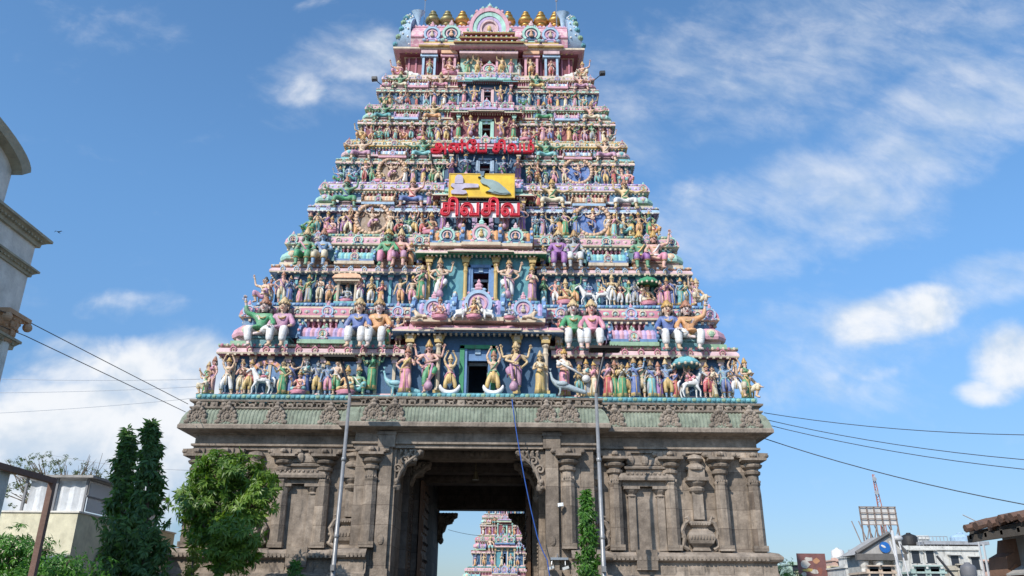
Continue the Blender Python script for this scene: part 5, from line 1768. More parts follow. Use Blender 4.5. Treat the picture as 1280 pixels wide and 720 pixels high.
# top storey figures
w0, d0, z0 = LV[6]
yt = -d0 + .25
for (px, kind, dress, skin, low, up, sz) in [(498, 'squatting', 'dhoti', 'pink', 'pink', 'orange', 1.5), (537, 'folded', 'dhoti', 'golden', 'turquoise', 'white', 1.0), (562, 'lotus', 'dhoti', 'pink', 'pink', 'orange', 1.5), (573, 'holding', 'gown', 'grey', 'mauve', 'grey', .95), (584, 'hip', 'sari', 'golden', 'green', 'teal', 1.0),
                                             (597, 'raised_other', 'dhoti', 'golden', 'yellow', 'orange', 1.12), (627, 'raised', 'dhoti', 'golden', 'yellow', 'orange', 1.12), (639, 'folded', 'sari', 'pink', 'mauve', 'pink', .95), (649, 'holding', 'gown', 'grey', 'grey', 'green', 1.0), (664, 'hip', 'dhoti', 'golden', 'orange', 'cream', 1.05), (689, 'folded', 'dhoti', 'pink', 'red', 'white', 1.0), (728, 'squatting', 'dhoti', 'pink', 'cream', 'orange', 1.5)]:
    x = lx(px, 80, yt)
    zz = z0 + .02 + (.22 if px in (584, 597, 627, 639) else 0) + (.12 if px in (537, 562, 664, 689) else 0) + (.08 if kind == 'lotus' else 0)
    statue(kind, dress, x, yt if abs(x) < 4.4 else yt + .05, zz, 1.32 * sz, skin, low, up, 0, 6, 'standing', flip=x > 0)
link_mesh('arch_ornament', ARCH[2], top, (lx(612, 82, -d0 - .2), -d0 - .2, z0 + .0), scale=(.95, 1, .72))

# ---- labels: look first, then the place in its row
def ordinal(n):
    ones = ['', 'first', 'second', 'third', 'fourth', 'fifth', 'sixth', 'seventh', 'eighth', 'ninth', 'tenth', 'eleventh', 'twelfth', 'thirteenth', 'fourteenth', 'fifteenth', 'sixteenth', 'seventeenth', 'eighteenth', 'nineteenth']
    if n < 20:
        return ones[n]
    t, o = divmod(n, 10)
    if o == 0:
        return {2: 'twentieth', 3: 'thirtieth', 4: 'fortieth'}[t]
    return {2: 'twenty', 3: 'thirty', 4: 'forty'}[t] + '-' + ones[o]


ROWNAME = {'standing': 'standing row', 'seated': 'seated row', 'door': 'door row', 'ring': 'ringed pair'}


def label_statues(lst, where):
    byrow = {}
    for q in lst:
        byrow.setdefault((q['tier'], q['row']), []).append(q)
    for (t, r_), qs in byrow.items():
        qs.sort(key=lambda q: q['x'])
        for n, q in enumerate(qs, 1):
            garment = {'dhoti': 'dhoti', 'sari': 'sari', 'gown': 'long skirt', 'tunic': 'tunic'}[q['dress']]
            col = q['up'] if q['dress'] == 'tunic' else q['low']
            pose = POSES[q['kind']][4]
            if r_ == 'seated':
                q['o']['label'] = f"big seated {q['skin']}-faced statue in {col} {garment}, {ordinal(n)} from left, {TN[t]} storey{where}"
                q['o']['group'] = 'giant seated statues on the storeys'
            elif r_ == 'shelf':
                q['o']['label'] = f"{q['skin']} statue in {col} {garment}, {ordinal(n)} from left on shelf above {TN[t]} storey row"
                q['o']['group'] = 'statues on the upper shelves beside the door bays'
            elif r_ == 'ring':
                q['o']['label'] = f"{'left' if n == 1 else 'right'} dancing statue inside a round {'brown' if n == 1 else 'blue'} ring, {TN[t]} storey{where}"
                q['o']['group'] = 'dancers in rings'
            elif r_ == 'door':
                q['o']['label'] = f"{q['skin']} statue in {col} {garment} {pose}, {ordinal(n)} from left by {TN[t]} storey door{where}"
                q['o']['group'] = 'statues beside the tower doors'
            else:
                q['o']['label'] = f"{q['skin']} statue in {col} {garment} {pose}, {ordinal(n)} from left along {TN[t]} storey"
                if where:
                    q['o']['label'] = f"{q['skin']} statue in {col} {garment}, {ordinal(n)} from left, {TN[t]} storey{where}"
                q['o']['group'] = 'small statues standing along the storeys'
            w = q['o']['label'].split()
            if len(w) > 16:
                q['o']['label'] = q['o']['label'].replace(', hand on hip', '').replace('hand on hip', 'hand on hip')


label_statues(STATUES, '')

# ---- animals and mounts
def animal(kind):
    """body mesh 1 long, facing -X, feet at z 0"""
    if kind == 'lying bull':
        J = [((0, 0, .20), (.15, .13)), ((-.22, 0, .22), (.16, .14)), ((.25, 0, .18), (.14, .13)), ((-.40, 0, .34), .10), ((-.50, 0, .44), .085), ((-.60, 0, .40), .06), ((-.66, 0, .37), .045),
             ((-.30, -.12, .08), .05), ((-.48, -.13, .05), .04), ((-.36, -.15, .04), .03), ((-.30, .12, .08), .05), ((-.48, .13, .05), .04), ((-.36, .15, .04), .03),
             ((.26, -.14, .10), .07), ((.08, -.17, .06), .045), ((.20, -.18, .04), .03), ((.26, .14, .10), .07), ((.08, .17, .06), .045), ((.20, .18, .04), .03), ((-.20, 0, .40), .06)]
        E = [(0, 1), (0, 2), (1, 3), (3, 4), (4, 5), (5, 6), (1, 7), (7, 8), (8, 9), (1, 10), (10, 11), (11, 12), (2, 13), (13, 14), (14, 15), (2, 16), (16, 17), (17, 18), (1, 19)]
        m = MB()
        for s in (-1, 1):
            m.tube([(-.49, s * .05, .50), (-.50, s * .10, .56), (-.49, s * .09, .63)], [.022, .018, .008], 6)
            m.ball((-.45, s * .11, .47), (.03, .06, .02), 6, 4)
            m.ball((-.575, s * .06, .435), (.014, .010, .014), 6, 4, 1)
        m.tube([(.39, 0, .20), (.46, .03, .12), (.44, .06, .02)], [.02, .016, .02], 5)
    elif kind == 'lying lion':
        J = [((0, 0, .18), (.13, .12)), ((-.24, 0, .22), (.16, .14)), ((.26, 0, .17), (.13, .12)), ((-.36, 0, .38), .13), ((-.43, 0, .47), .12), ((-.54, 0, .44), .07), ((-.58, 0, .42), .05),
             ((-.32, -.11, .09), .055), ((-.52, -.11, .05), .045), ((-.60, -.11, .045), .04), ((-.32, .11, .09), .055), ((-.52, .11, .05), .045), ((-.60, .11, .045), .04),
             ((.24, -.14, .12), .08), ((.06, -.15, .10), .05), ((.04, -.16, .03), .035), ((.24, .14, .12), .08), ((.06, .15, .10), .05), ((.04, .16, .03), .035)]
        E = [(0, 1), (0, 2), (1, 3), (3, 4), (4, 5), (5, 6), (1, 7), (7, 8), (8, 9), (1, 10), (10, 11), (11, 12), (2, 13), (13, 14), (14, 15), (2, 16), (16, 17), (17, 18)]
        m = MB()
        for s in (-1, 1):
            m.ball((-.40, s * .10, .57), (.035, .03, .04), 6, 4)
            m.ball((-.525, s * .05, .485), (.014, .010, .014), 6, 4, 1)
        m.tube([(.38, 0, .18), (.48, .06, .10), (.50, .10, .28)], [.02, .018, .035], 5)
    elif kind == 'elephant':
        J = [((0, 0, .55), (.22, .24)), ((-.28, 0, .56), (.20, .22)), ((.28, 0, .52), (.19, .21)), ((-.48, 0, .68), .15), ((-.62, 0, .70), .14), ((-.74, 0, .55), .07), ((-.78, 0, .36), .05), ((-.76, 0, .18), .038), ((-.83, 0, .12), .03),
             ((-.30, -.13, .30), .085), ((-.31, -.13, .06), .075), ((-.30, .13, .30), .085), ((-.27, .13, .06), .075), ((.30, -.13, .28), .09), ((.28, -.13, .06), .075), ((.30, .13, .28), .09), ((.33, .13, .06), .075)]
        E = [(0, 1), (0, 2), (1, 3), (3, 4), (4, 5), (5, 6), (6, 7), (7, 8), (1, 9), (9, 10), (1, 11), (11, 12), (2, 13), (13, 14), (2, 15), (15, 16)]
        m = MB()
        for s in (-1, 1):
            m.ball((-.50, s * .19, .66), (.10, .03, .15), 9, 6)
            m.tube([(-.70, s * .07, .55), (-.80, s * .10, .48), (-.88, s * .10, .50)], [.024, .02, .008], 6)
            m.ball((-.69, s * .105, .72), (.014, .012, .014), 6, 4, 1)
        m.tube([(.46, 0, .55), (.54, 0, .42), (.53, 0, .25)], [.02, .014, .012], 5)
    elif kind == 'horse':
        J = [((0, 0, .62), (.13, .15)), ((-.24, 0, .64), (.14, .16)), ((.24, 0, .63), (.14, .16)), ((-.36, 0, .84), .10), ((-.44, 0, 1.02), .07), ((-.52, 0, 1.04), .065), ((-.64, 0, .94), .045), ((-.70, 0, .88), .035),
             ((-.27, -.08, .42), .06), ((-.38, -.08, .26), .035), ((-.36, -.08, .05), .03), ((-.40, -.08, .02), .03), ((-.25, .08, .40), .06), ((-.25, .08, .22), .035), ((-.24, .08, .05), .03), ((-.28, .08, .02), .03),
             ((.24, -.09, .42), .075), ((.32, -.09, .25), .036), ((.27, -.09, .05), .03), ((.23, -.09, .02), .03), ((.28, .09, .42), .075), ((.38, .09, .25), .036), ((.34, .09, .05), .03), ((.30, .09, .02), .03)]
        E = [(0, 1), (0, 2), (1, 3), (3, 4), (4, 5), (5, 6), (6, 7), (1, 8), (8, 9), (9, 10), (10, 11), (1, 12), (12, 13), (13, 14), (14, 15), (2, 16), (16, 17), (17, 18), (18, 19), (2, 20), (20, 21), (21, 22), (22, 23)]
        m = MB()
        for s in (-1, 1):
            m.tube([(-.47, s * .04, 1.06), (-.47, s * .05, 1.15)], [.022, .006], 5)
            m.ball((-.56, s * .052, 1.02), (.014, .010, .014), 6, 4, 1)
        m.tube([(.36, 0, .70), (.46, 0, .60), (.46, 0, .30)], [.04, .05, .02], 6)
        for q in range(6):
            m.ball((-.28 - .03 * q, 0, .84 + .045 * q), (.05, .025, .05), 6, 4)
    else:   # peacock
        J = [((0, 0, .34), (.13, .12)), ((-.16, 0, .40), .10), ((-.26, 0, .54), .05), ((-.29, 0, .68), .035), ((-.32, 0, .76), .042), ((.2, 0, .30), .11), ((.5, 0, .18), .10), ((.85, 0, .08), .07),
             ((0, -.06, .16), .03), ((-.01, -.06, .03), .02), ((-.07, -.07, .015), .018), ((0, .06, .16), .03), ((-.01, .06, .03), .02), ((-.07, .07, .015), .018)]
        E = [(0, 1), (1, 2), (2, 3), (3, 4), (0, 5), (5, 6), (6, 7), (0, 8), (8, 9), (9, 10), (0, 11), (11, 12), (12, 13)]
        m = MB()
        m.tube([(-.36, 0, .76), (-.43, 0, .74)], [.018, .004], 5)
        for q in range(3):
            m.tube([(-.31, 0, .79), (-.31 + .03 * (q - 1), 0, .88)], [.004, .01], 4)
        for s in (-1, 1):
            m.ball((-.345, s * .035, .775), (.01, .008, .01), 6, 4, 1)
            m.ball((.06, s * .11, .36), (.20, .04, .08), 8, 5)
    return join(skin_mesh(kind, [(Vector(a), b) for a, b in J], E, 1), m, FACE_MATS)


AN = {k: animal(k) for k in ('lying bull', 'lying lion', 'elephant', 'horse', 'peacock')}


def beast(kind, X, Y, Z, size, col, label, flip=False, rz=0, extra=()):
    o = empty(kind.replace(' ', '_') + '_statue', (TX + X, TY + Y, Z), rz)
    link_mesh('body', AN[kind], o, color=col)
    o.scale = (-size if flip else size, size, size)
    tag(o, label, 'animal statue')
    for name, mb, c in extra:
        prop(o, name, mb, c)
    return o


def saddle():
    m = MB()
    m.ball((0, 0, .70), (.20, .165, .10), 10, 6)
    return ('saddle_cloth', m, (.60, .18, .22))


d0, z0 = LV[6][1], LV[6][2]
beast('lying bull', lx(520, 88, -d0 + .3), -d0 + .35, z0 + .02, 1.15, (.82, .80, .74), 'white lying bull statue near the tree-side end of the topmost storey')
beast('lying bull', lx(709, 88, -d0 + .3), -d0 + .35, z0 + .02, 1.15, (.82, .80, .74), 'white lying bull statue near the street-lamp end of the topmost storey', True)
# on the canopy of the lowest door
h = LV[1][2] - LV[0][2]
yc = -(LV[0][1] + BAY[0][1] - .62)
zc = LV[0][2] + .685 * h
yc2 = -(LV[0][1] + BAY[0][1] - .66) + .30 - .155 * h * 1.3 - .25
beast('lying lion', lx(527, 408, yc2), yc2, zc, .80, (.74, .55, .36), 'tawny lying lion statue on the pink canopy above the lowest door, left end')
beast('lying lion', lx(659, 408, yc2), yc2, zc, .80, (.74, .55, .36), 'tawny lying lion statue on the pink canopy above the lowest door, right end', True)
beast('elephant', lx(573, 408, yc2), yc2, zc, .62, (.78, .77, .74), 'small white elephant statue left of the seated goddess on the pink canopy', True)
beast('elephant', lx(611, 408, yc2), yc2, zc, .62, (.78, .77, .74), 'small white elephant statue right of the seated goddess on the pink canopy')
n0 = len(STATUES)
statue('lotus', 'sari', lx(592, 405, yc2), yc2 - .05, zc + .12, 1.5, 'golden', 'red', 'orange', 0, 0, 'standing')
STATUES[-1]['o']['label'] = 'golden seated goddess statue on a pink lotus between two white elephants'
statue('lotus', 'dhoti', lx(549, 405, yc2), yc2, zc + .1, 1.6, 'pink', 'pink', 'red', 0, 0, 'standing')
STATUES[-1]['o']['label'] = 'pink cross-legged statue between lion and elephant on the pink canopy'
statue('lotus', 'dhoti', lx(637, 405, yc2), yc2, zc + .1, 1.3, 'grey', 'white', 'blue', 0, 0, 'standing')
STATUES[-1]['o']['label'] = 'grey cross-legged statue in white beside the lion on the pink canopy'
for q in STATUES[n0:]:
    q['o']['group'] = 'figures on the canopy of the lowest door'
# horses with riders, peacocks
d0, z0, s = LV[0][1], LV[0][2], LV[0][1] - LV[1][1]
yy = -(d0 - .1)
def mounted(px, py, Y, z, size, col, skin, low, up, lab1, lab2, t, flip=False):
    x = lx(px, py, Y)
    o = beast('horse', x, Y, z, size, col, lab1, flip, 0, (saddle(),))
    r = statue('squatting', 'dhoti', x, Y, z + .60 * size, size * 1.0, skin, low, up, 0, t, 'standing')
    r['label'], r['group'] = lab2, 'riders on stucco horses'
    return o
mounted(329, 475, yy, z0 + .01, 1.12, (.80, .79, .76), 'fair', 'turquoise', 'blue', 'white stucco horse under a pink arch in the lowest storey row', 'turquoise rider on the white horse under the pink arch', 0)
mounted(862, 475, yy, z0 + .01, 1.12, (.80, .79, .76), 'pink', 'pink', 'red', 'white stucco horse under the green cover in the lowest storey row', 'pink rider on the white horse beneath the green cover', 0, True)
h2 = LV[2][2] - LV[1][2]
d2 = LV[1][1]
mounted(736, 362, -(d2 - .1), LV[1][2] + .01, .95, (.80, .79, .76), 'blue', 'blue', 'blue', 'white stucco horse with blue rider in the second storey row', 'blue rider on the white horse in the second storey row', 1)
mounted(752, 362, -(d2 - .1), LV[1][2] + .01, .95, (.78, .77, .72), 'golden', 'yellow', 'white', 'white stucco horse with yellow rider in the second storey row', 'yellow rider on the white horse in the second storey row', 1, True)
beast('peacock', lx(492, 480, yy - .1), yy - .1, z0 + .01, 1.45, (.22, .50, .55), 'turquoise peacock statue by the pillar left of the lowest door', False)
beast('peacock', lx(700, 485, yy - .2), yy - .35, z0 + .01, 1.35, (.38, .48, .52), 'grey-blue peacock statue under the veena player right of the lowest door', False)
# crescent boats under the two arm-raising dancers, lions under the guardians
yb = -(LV[0][1] + BAY[0][1] - .30)
for px, nm in ((563, 'left'), (617, 'right')):
    m = MB()
    m.tube([(.42 * cos(pi + pi * q / 12), -.12, .40 + .36 * sin(pi + pi * q / 12)) for q in range(13)], [.03, .07, .09, .10, .11, .12, .12, .12, .11, .10, .09, .07, .03], 8)
    o = m.build('crescent_pedestal', paint('crescent_white', (.78, .77, .78)), None, True, loc=(TX + lx(px, 470, yb), TY + yb - .05, z0))
    tag(o, f'white crescent-shaped pedestal at the feet of the dancer {nm} of the lowest door', 'pedestal')
# painted arch behind a horse, stucco parasols and a small shrine: parts of their storeys
m = MB()
A = [radians(-10 + 200 * q / 18) for q in range(19)]
for q in range(18):
    m.prism([(a_ * cos(t_), .95 + a_ * sin(t_)) for a_, t_ in ((.78, A[q]), (.78, A[q + 1]), (.60, A[q + 1]), (.60, A[q]))], -.08, .08, q % 2)
m.prism([(.62 * cos(t_), .95 + .62 * sin(t_)) for t_ in A], .0, .1, 2)
m.build('painted_arch', cols('pink', 'orange', 'blue'), tiers[0], loc=(lx(329, 470, yy), -(d0 - .48 * s), z0 + .0))
def parasol(ti, px, py, Y, z, r, c):
    m = MB()
    m.lathe((0, 0, 0), [(r, -.22 * r), (r * 1.03, -.1 * r), (r * .8, .2 * r), (r * .4, .42 * r), (r * .1, .5 * r), (0, .7 * r)], 14, 0)
    for q in range(14):
        a = 2 * pi * q / 14
        m.ball((r * cos(a), r * sin(a), -.25 * r), (.12 * r,) * 3, 5, 4, 1)
    m.tube([(0, .3 * r, -1.6 * r), (0, .3 * r, 0)], .05 * r, 5, 1)
    m.build('stucco_parasol', cols(c, 'cream'), tiers[ti], loc=(lx(px, py, Y), Y, z))
parasol(0, 857, 455, yy + .1, z0 + 1.62, .62, 'turq')
parasol(1, 809, 345, -(d2 - .2), LV[1][2] + 1.25, .55, 'green')
m = MB()
for sx in (-1, 1):
    m.lathe((sx * .42, -.1, 0), [(.09, 0), (.07, .1), (.07, 1.0), (.11, 1.12)], 8, 0)
m.box((-.6, -.32, 1.12), (.6, .2, 1.22), 0)
m.sweep([(-.5, .2), (-.5, -.2), (.5, -.2), (.5, .2)], [(0, 1.22), (.2, 1.25), (.1, 1.45), (-.15, 1.62)], m=1)
m.box((-.38, -.1, 1.4), (.38, .2, 1.6), 1)
m.box((-.55, -.3, 0), (.55, .2, .08), 2)
m.build('small_shrine', cols('cream', 'peach', 'turq'), tiers[1], loc=(lx(434, 362, -(d2 - .2)), -(d2 - .25), LV[1][2]))
o = statue('lotus', 'dhoti', lx(434, 362, -(d2 - .2)), -(d2 - .25), LV[1][2] + .2, 1.5, 'grey', 'blue', 'grey', 0, 1, 'standing')
o['label'], o['group'] = 'grey-blue seated deity statue inside the small cream shrine on second storey', 'deities in small shrines'
# veena of the player
m = MB()
m.tube([(-.36, -.24, .34), (-.1, -.26, .46), (.24, -.24, .62)], [.022, .022, .018], 7)
m.ball((-.34, -.24, .33), (.085, .07, .075), 9, 6)
m.ball((.2, -.24, .56), (.045, .045, .05), 8, 5)
pl_ = min((q for q in STATUES if q['tier'] == 0 and q['row'] == 'standing' and q['kind'] == 'holding'), key=lambda q: abs(q['x'] - lx(707, 475, yy)))
prop(pl_['o'], 'veena', m, (.78, .76, .72))
pl_['o']['label'] = 'pink-clad woman statue playing a white veena right of the lowest door'

# ------------------------------------------------------------------ sign boards on the fourth storey
RED = paint('sign_red', (.66, .02, .045), .45, .12, .05)
SILVER = paint('sign_backing', (.80, .80, .80), .4, .1, .05)
STEEL = plain('black_steel', (.05, .05, .055), .5, .5)


def tamil(text, width, height, mat_, depth=.06):
    """letters lying in the XZ plane, lower left corner at the origin, facing -Y"""
    vs, fs = [], []
    for mode in ('edge', 'solid'):
        c = bpy.data.curves.new('letters', 'FONT')
        c.body = text
        c.resolution_u = 4
        if mode == 'solid':
            c.extrude = depth
        else:
            c.fill_mode = 'NONE'
            c.extrude = depth
            c.bevel_depth = .032
            c.bevel_resolution = 1
        o = bpy.data.objects.new('letters', c)
        COL.objects.link(o)
        me = bpy.data.meshes.new_from_object(o.evaluated_get(bpy.context.evaluated_depsgraph_get()))
        k = len(vs)
        vs += [v.co.copy() for v in me.vertices]
        fs += [tuple(i + k for i in p.vertices) for p in me.polygons]
        bpy.data.objects.remove(o)
    x0, x1 = min(v.x for v in vs), max(v.x for v in vs)
    y0, y1 = min(v.y for v in vs), max(v.y for v in vs)
    sx, sy = width / (x1 - x0), height / (y1 - y0)
    me = bpy.data.meshes.new('lettering')
    me.from_pydata([((v.x - x0) * sx, -v.z, (v.y - y0) * sy) for v in vs], [], fs)
    me.materials.append(mat_)
    return me


def sign_frame(w, h):
    m = MB()
    for z in (h * .12, h * .8):
        m.box((-.1, .10, z), (w + .1, .15, z + .05))
    n = max(3, int(w / 1.1))
    for k in range(n + 1):
        x = w * k / n
        m.box((x - .02, .10, -.25), (x + .02, .14, h + .1))
        m.tube([(x, .14, h * .4), (x, 1.3, h * .1)], .025, 5)
    return m


a, b = at(538, 193, 36.0), at(668, 175, 36.0)
s1 = empty('letter_sign', a)
tag(s1, 'upper row of red Tamil letters on a thin steel frame above the yellow board', 'sign')
link_mesh('lettering', tamil('அன்\u0bc7ப சிவம்', b.x - a.x, b.z - a.z, RED), s1, scale=(1, 1, 1))
sign_frame(b.x - a.x, b.z - a.z).build('frame', STEEL, s1)
a, b = at(550, 270, 35.45), at(650, 247, 35.45)
s2 = empty('letter_sign', a)
tag(s2, 'lower row of red Tamil letters on white backing under the yellow board', 'sign')
lw, lh = b.x - a.x, b.z - a.z
link_mesh('lettering', tamil('சிவசிவ', lw, lh, RED), s2)
m = MB()
for k in range(4):
    m.box((lw * (.01 + .25 * k), .06, -.03), (lw * (.245 + .25 * k), .09, lh * .72))
m.build('backing_panel', SILVER, s2)
sign_frame(lw, lh).build('frame', STEEL, s2)
a, b = at(561, 246, 35.7), at(643, 218, 35.7)
s3 = empty('picture_board', a)
tag(s3, 'yellow board with a grey lingam and a grey-green peacock in relief', 'sign')
bw, bh = b.x - a.x, b.z - a.z
m = MB()
m.box((0, 0, 0), (bw, .07, bh), 0)
for z0_, z1_ in ((-.03, .03), (bh - .03, bh + .03)):
    m.box((-.03, -.02, z0_), (bw + .03, .09, z1_), 1)
for x in (-.03, bw - .03):
    m.box((x, -.015, .03), (x + .06, .085, bh - .03), 1)
m.build('board', [paint('board_yellow', (.80, .50, .02), .45, .08, .05), paint('board_edge', (.62, .40, .05), .5, .1, .05)], s3)
m = MB()
lil = paint('relief_lilac', (.50, .44, .55), .5, .1, .05)
m.prism([(bw * x, bh * z) for x, z in ((.04, .10), (.22, .08), (.28, .13), (.26, .24), (.19, .27), (.24, .36), (.45, .38), (.455, .50), (.44, .53), (.23, .56), (.04, .55), (.025, .44), (.09, .33), (.07, .28), (.03, .22))], -.10, .0)
m.prism([(bw * .15 + bw * .065 * x, bh * z) for x, z in ((-1, .54), (1, .54), (1, .72), (.85, .84), (.45, .92), (-.45, .92), (-.85, .84), (-1, .72))], -.12, .0)
m.build('lingam_relief', lil, s3)
m = MB()
pea = paint('relief_grey_green', (.27, .36, .34), .5, .1, .05)
m.prism([(bw * x, bh * z) for x, z in ((.46, .86), (.50, .92), (.525, .92), (.53, .80), (.57, .74), (.66, .72), (.76, .60), (.86, .36), (.95, .12), (.86, .08), (.76, .09), (.66, .14), (.58, .22), (.56, .19), (.60, .24), (.64, .34), (.58, .48), (.50, .56), (.475, .66), (.495, .80))], -.10, .0, 0)
m.prism([(bw * x, bh * z) for x, z in ((.66, .70), (.75, .60), (.85, .37), (.93, .14), (.78, .13), (.68, .22), (.64, .40))], -.13, -.10, 0)
for q in range(3):
    m.tube([(bw * (.505 + .012 * (q - 1)), -.06, bh * .9), (bw * (.50 + .03 * (q - 1)), -.06, bh * 1.10)], [.015, .05], 5, 1)
m.ball((bw * .515, -.10, bh * .86), (.05, .04, .05), 6, 4, 2)
m.box((bw * .44, -.09, bh * .82), (bw * .49, -.02, bh * .86), 2)
m.build('peacock_relief', [pea, paint('relief_blue', (.20, .28, .36), .5, .1, .05), P['black']], s3)

# ------------------------------------------------------------------ lamps and small fittings
GALV = plain('galvanised', (.45, .46, .47), .4, .8)
pole_m, nt, b_ = mat_base('silver_paint')
rgb = nadd(nt, 'ShaderNodeRGB')
rgb.outputs[0].default_value = (.28, .28, .28, 1)
grime(nt, rgb.outputs[0], b_, .3, scale=3, bump=.1)
b_.inputs['Metallic'].default_value, b_.inputs['Roughness'].default_value = .25, .4


def lamp_post(pb_, pt, head_px, Y, label):
    base_, top_ = at(*pb_, Y), at(*pt, Y)
    x = (base_.x + top_.x) / 2
    hd = at(*head_px, Y)
    o = empty('street_lamp', (top_.x, Y, 0), 0)
    tag(o, label, 'street lamp', 'tall silver lamp posts before the tower')
    m = MB()
    m.tube([(base_.x - top_.x, 0, 0), (base_.x - top_.x, 0, .3), (0, 0, top_.z)], [.13, .10, .062], 12)
    m.lathe((base_.x - top_.x, 0, 0), [(.22, 0), (.22, .04), (.12, .06)], 8)
    for z in (top_.z * .42, top_.z * .72):
        m.lathe(((base_.x - top_.x) * (1 - z / top_.z), 0, z), [(.085, 0), (.10, .02), (.10, .12), (.085, .14)], 10)
    m.build('pole', pole_m, o, True)
    m = MB()
    dx, dz = hd.x - top_.x, hd.z
    m.tube([(0, 0, top_.z - .02), (dx * .3, 0, top_.z + (dz - top_.z) * .35), (dx, 0, dz)], .05, 8)
    m.build('neck', STEEL, o)
    m = MB()
    m.box((dx - .62, -.34, dz), (dx + .62, .30, dz + .10), 0)
    m.box((dx - .55, -.28, dz - .03), (dx + .55, .24, dz), 1)
    for k in range(9):
        m.box((dx - .5 + .12 * k, -.3, dz + .10), (dx - .47 + .12 * k, .26, dz + .15), 0)
    m.build('lamp_head', [plain('lamp_brown', (.05, .042, .036), .7, 0, .2), plain('lamp_glass', (.03, .03, .033), .8, 0, .1)], o)
    m = MB()
    zc_ = top_.z * .30
    xx = (base_.x - top_.x) * (1 - .30)
    m.box((xx - .07, -.2, zc_), (xx + .07, -.06, zc_ + .2))
    m.build('junction_box', plain('box_grey', (.2, .2, .2), .5), o)
    return o


lamp_post((415, 720), (437.5, 492), (426, 449), 30.5, 'tall silver lamp post in front of the base, nearer the leafy tree')
lamp_post((756, 720), (745, 492), (756, 438), 30.5, 'tall silver lamp post beside the slim mast tree by the gate')


def flood(name, p, arm, label, cat='floodlight', size=.16, col=(.8, .8, .78)):
    o = empty(name, p)
    tag(o, label, cat)
    m = MB()
    m.tube([(0, 0, 0), tuple(v * .6 for v in arm), arm], [.03, .025, .02], 6)
    m.build('bracket', STEEL, o)
    m = MB()
    ax, ay, az = arm
    m.prism([(ax - size, az + size * .55), (ax + size, az + size * .8), (ax + size * 1.1, az - size * .5), (ax - size * .9, az - size * .75)], ay - size * .9, ay + size * .5)
    m.box((ax - size * .7, ay - size * 1.1, az - size * .5), (ax + size * .8, ay - size * .9, az + size * .55))
    m.build('housing', plain(name + '_shell', col, .4), o)
    return o


p0 = at(752, 98, 38.4)
flood('floodlight', at(738, 104, 38.7), (p0.x - at(738, 104, 38.7).x, -.6, p0.z - at(738, 104, 38.7).z + .1), 'dark floodlight on an arm off the sixth storey, street-lamp side', col=(.05, .05, .05))
p0 = at(469, 105, 38.4)
flood('floodlight', at(482, 110, 38.7), (p0.x - at(482, 110, 38.7).x, -.6, p0.z - at(482, 110, 38.7).z + .1), 'dark floodlight on an arm off the sixth storey, leafy-tree side', col=(.05, .05, .05))
pw = at(697, 633, 33.4)
flood('security_camera', (pw.x, TY + YF - .1, pw.z), (.1, -.35, .03), 'small white security camera high on the right gate pier', 'camera', .11)
pw = at(697, 700, 33.4)
o = empty('twin_floodlight', (pw.x, TY + YF - .15, pw.z))
tag(o, 'white twin floodlights on a grey bracket low on the right gate pier', 'floodlight')
m = MB()
m.box((-.28, -.22, .0), (.42, .12, .09))
m.tube([(0, .1, .3), (0, -.2, .05)], .03, 6)
m.tube([(-.22, -.15, 0), (-.25, -.18, -.2)], .02, 5)
m.tube([(.30, -.15, 0), (.30, -.18, -.2)], .02, 5)
m.build('bracket', GALV, o)
for x in (-.30, .28):
    m = MB()
    m.prism([(x - .12, -.30), (x + .12, -.22), (x + .15, -.32), (x - .09, -.40)], -.45, -.2)
    m.build('lamp', plain('floodlight_white', (.55, .55, .53), .4), o)

# ------------------------------------------------------------------ cables
def cable(pts, r, col, label, name='overhead_wire', group=None, sag=0):
    m = MB()
    full = []
    for i in range(len(pts) - 1):
        a_, b_c = Vector(pts[i]), Vector(pts[i + 1])
        for q in range(10):
            t = q / 10
            p_ = a_.lerp(b_c, t)
            p_.z -= sag * 4 * t * (1 - t)
            full.append(p_)
    full.append(Vector(pts[-1]))
    m.tube(full, r, 5)
    o = m.build(name, plain('cable_' + col, {'black': (.02, .02, .022), 'blue': (.03, .10, .38), 'pale': (.40, .42, .45)}[col], .5), None, True)
    tag(o, label, 'wire' if name == 'overhead_wire' else 'cable', group)
    return o


g_ = 'overhead wires across the sky'
cable([at(-30, 376, 18), at(35, 402, 22), at(235, 505, 33.2)], .014, 'black', 'upper of two dark wires from the pale building to the tower cornice', group=g_, sag=.0)
cable([at(-30, 395, 18), at(32, 420, 22), at(232, 515, 33.2)], .014, 'black', 'lower of two dark wires from the pale building to the tower cornice', group=g_)
for ya, yb2, lab in ((472, 474, 'uppermost'), (491, 483, 'middle'), (519, 497, 'lowest')):
    cable([at(-60, ya, 38), at(250, yb2, 40)], .012, 'pale', f'{lab} of three thin wires against the white cloud beside the tower', group=g_, sag=.1)
cable([at(60, 568, 55), at(240, 588, 55)], .018, 'pale', 'thin faint wire behind the tall twin mast trees', group=g_, sag=.2)
for (ya, yb2, lab) in ((516, 541, 'uppermost'), (524, 572, 'second'), (530, 584, 'third'), (548, 628, 'lowest')):
    Y2 = 30
    cable([at(955, ya, 36), at(1320, yb2 + (yb2 - ya) * .12, Y2)], .016 if lab != 'lowest' else .02, 'black', f'{lab} of four dark wires running from the tower to the tiled shed side', group=g_, sag=.25)
cable([at(560, 662, 80), at(605, 670, 80)], .02, 'black', 'thin wire seen through the gate against the sky', group=g_, sag=.1)
cable([at(640, 497, 33.3), at(641, 508, 32.85), at(648, 555, 32.8), at(658, 610, 32.8), at(672, 672, 32.8), at(684, 700, 32.8), at(690, 735, 32.8)], .022, 'blue', 'blue cable hanging from the cornice across the right side of the gate', 'hanging_cable', None, .05)

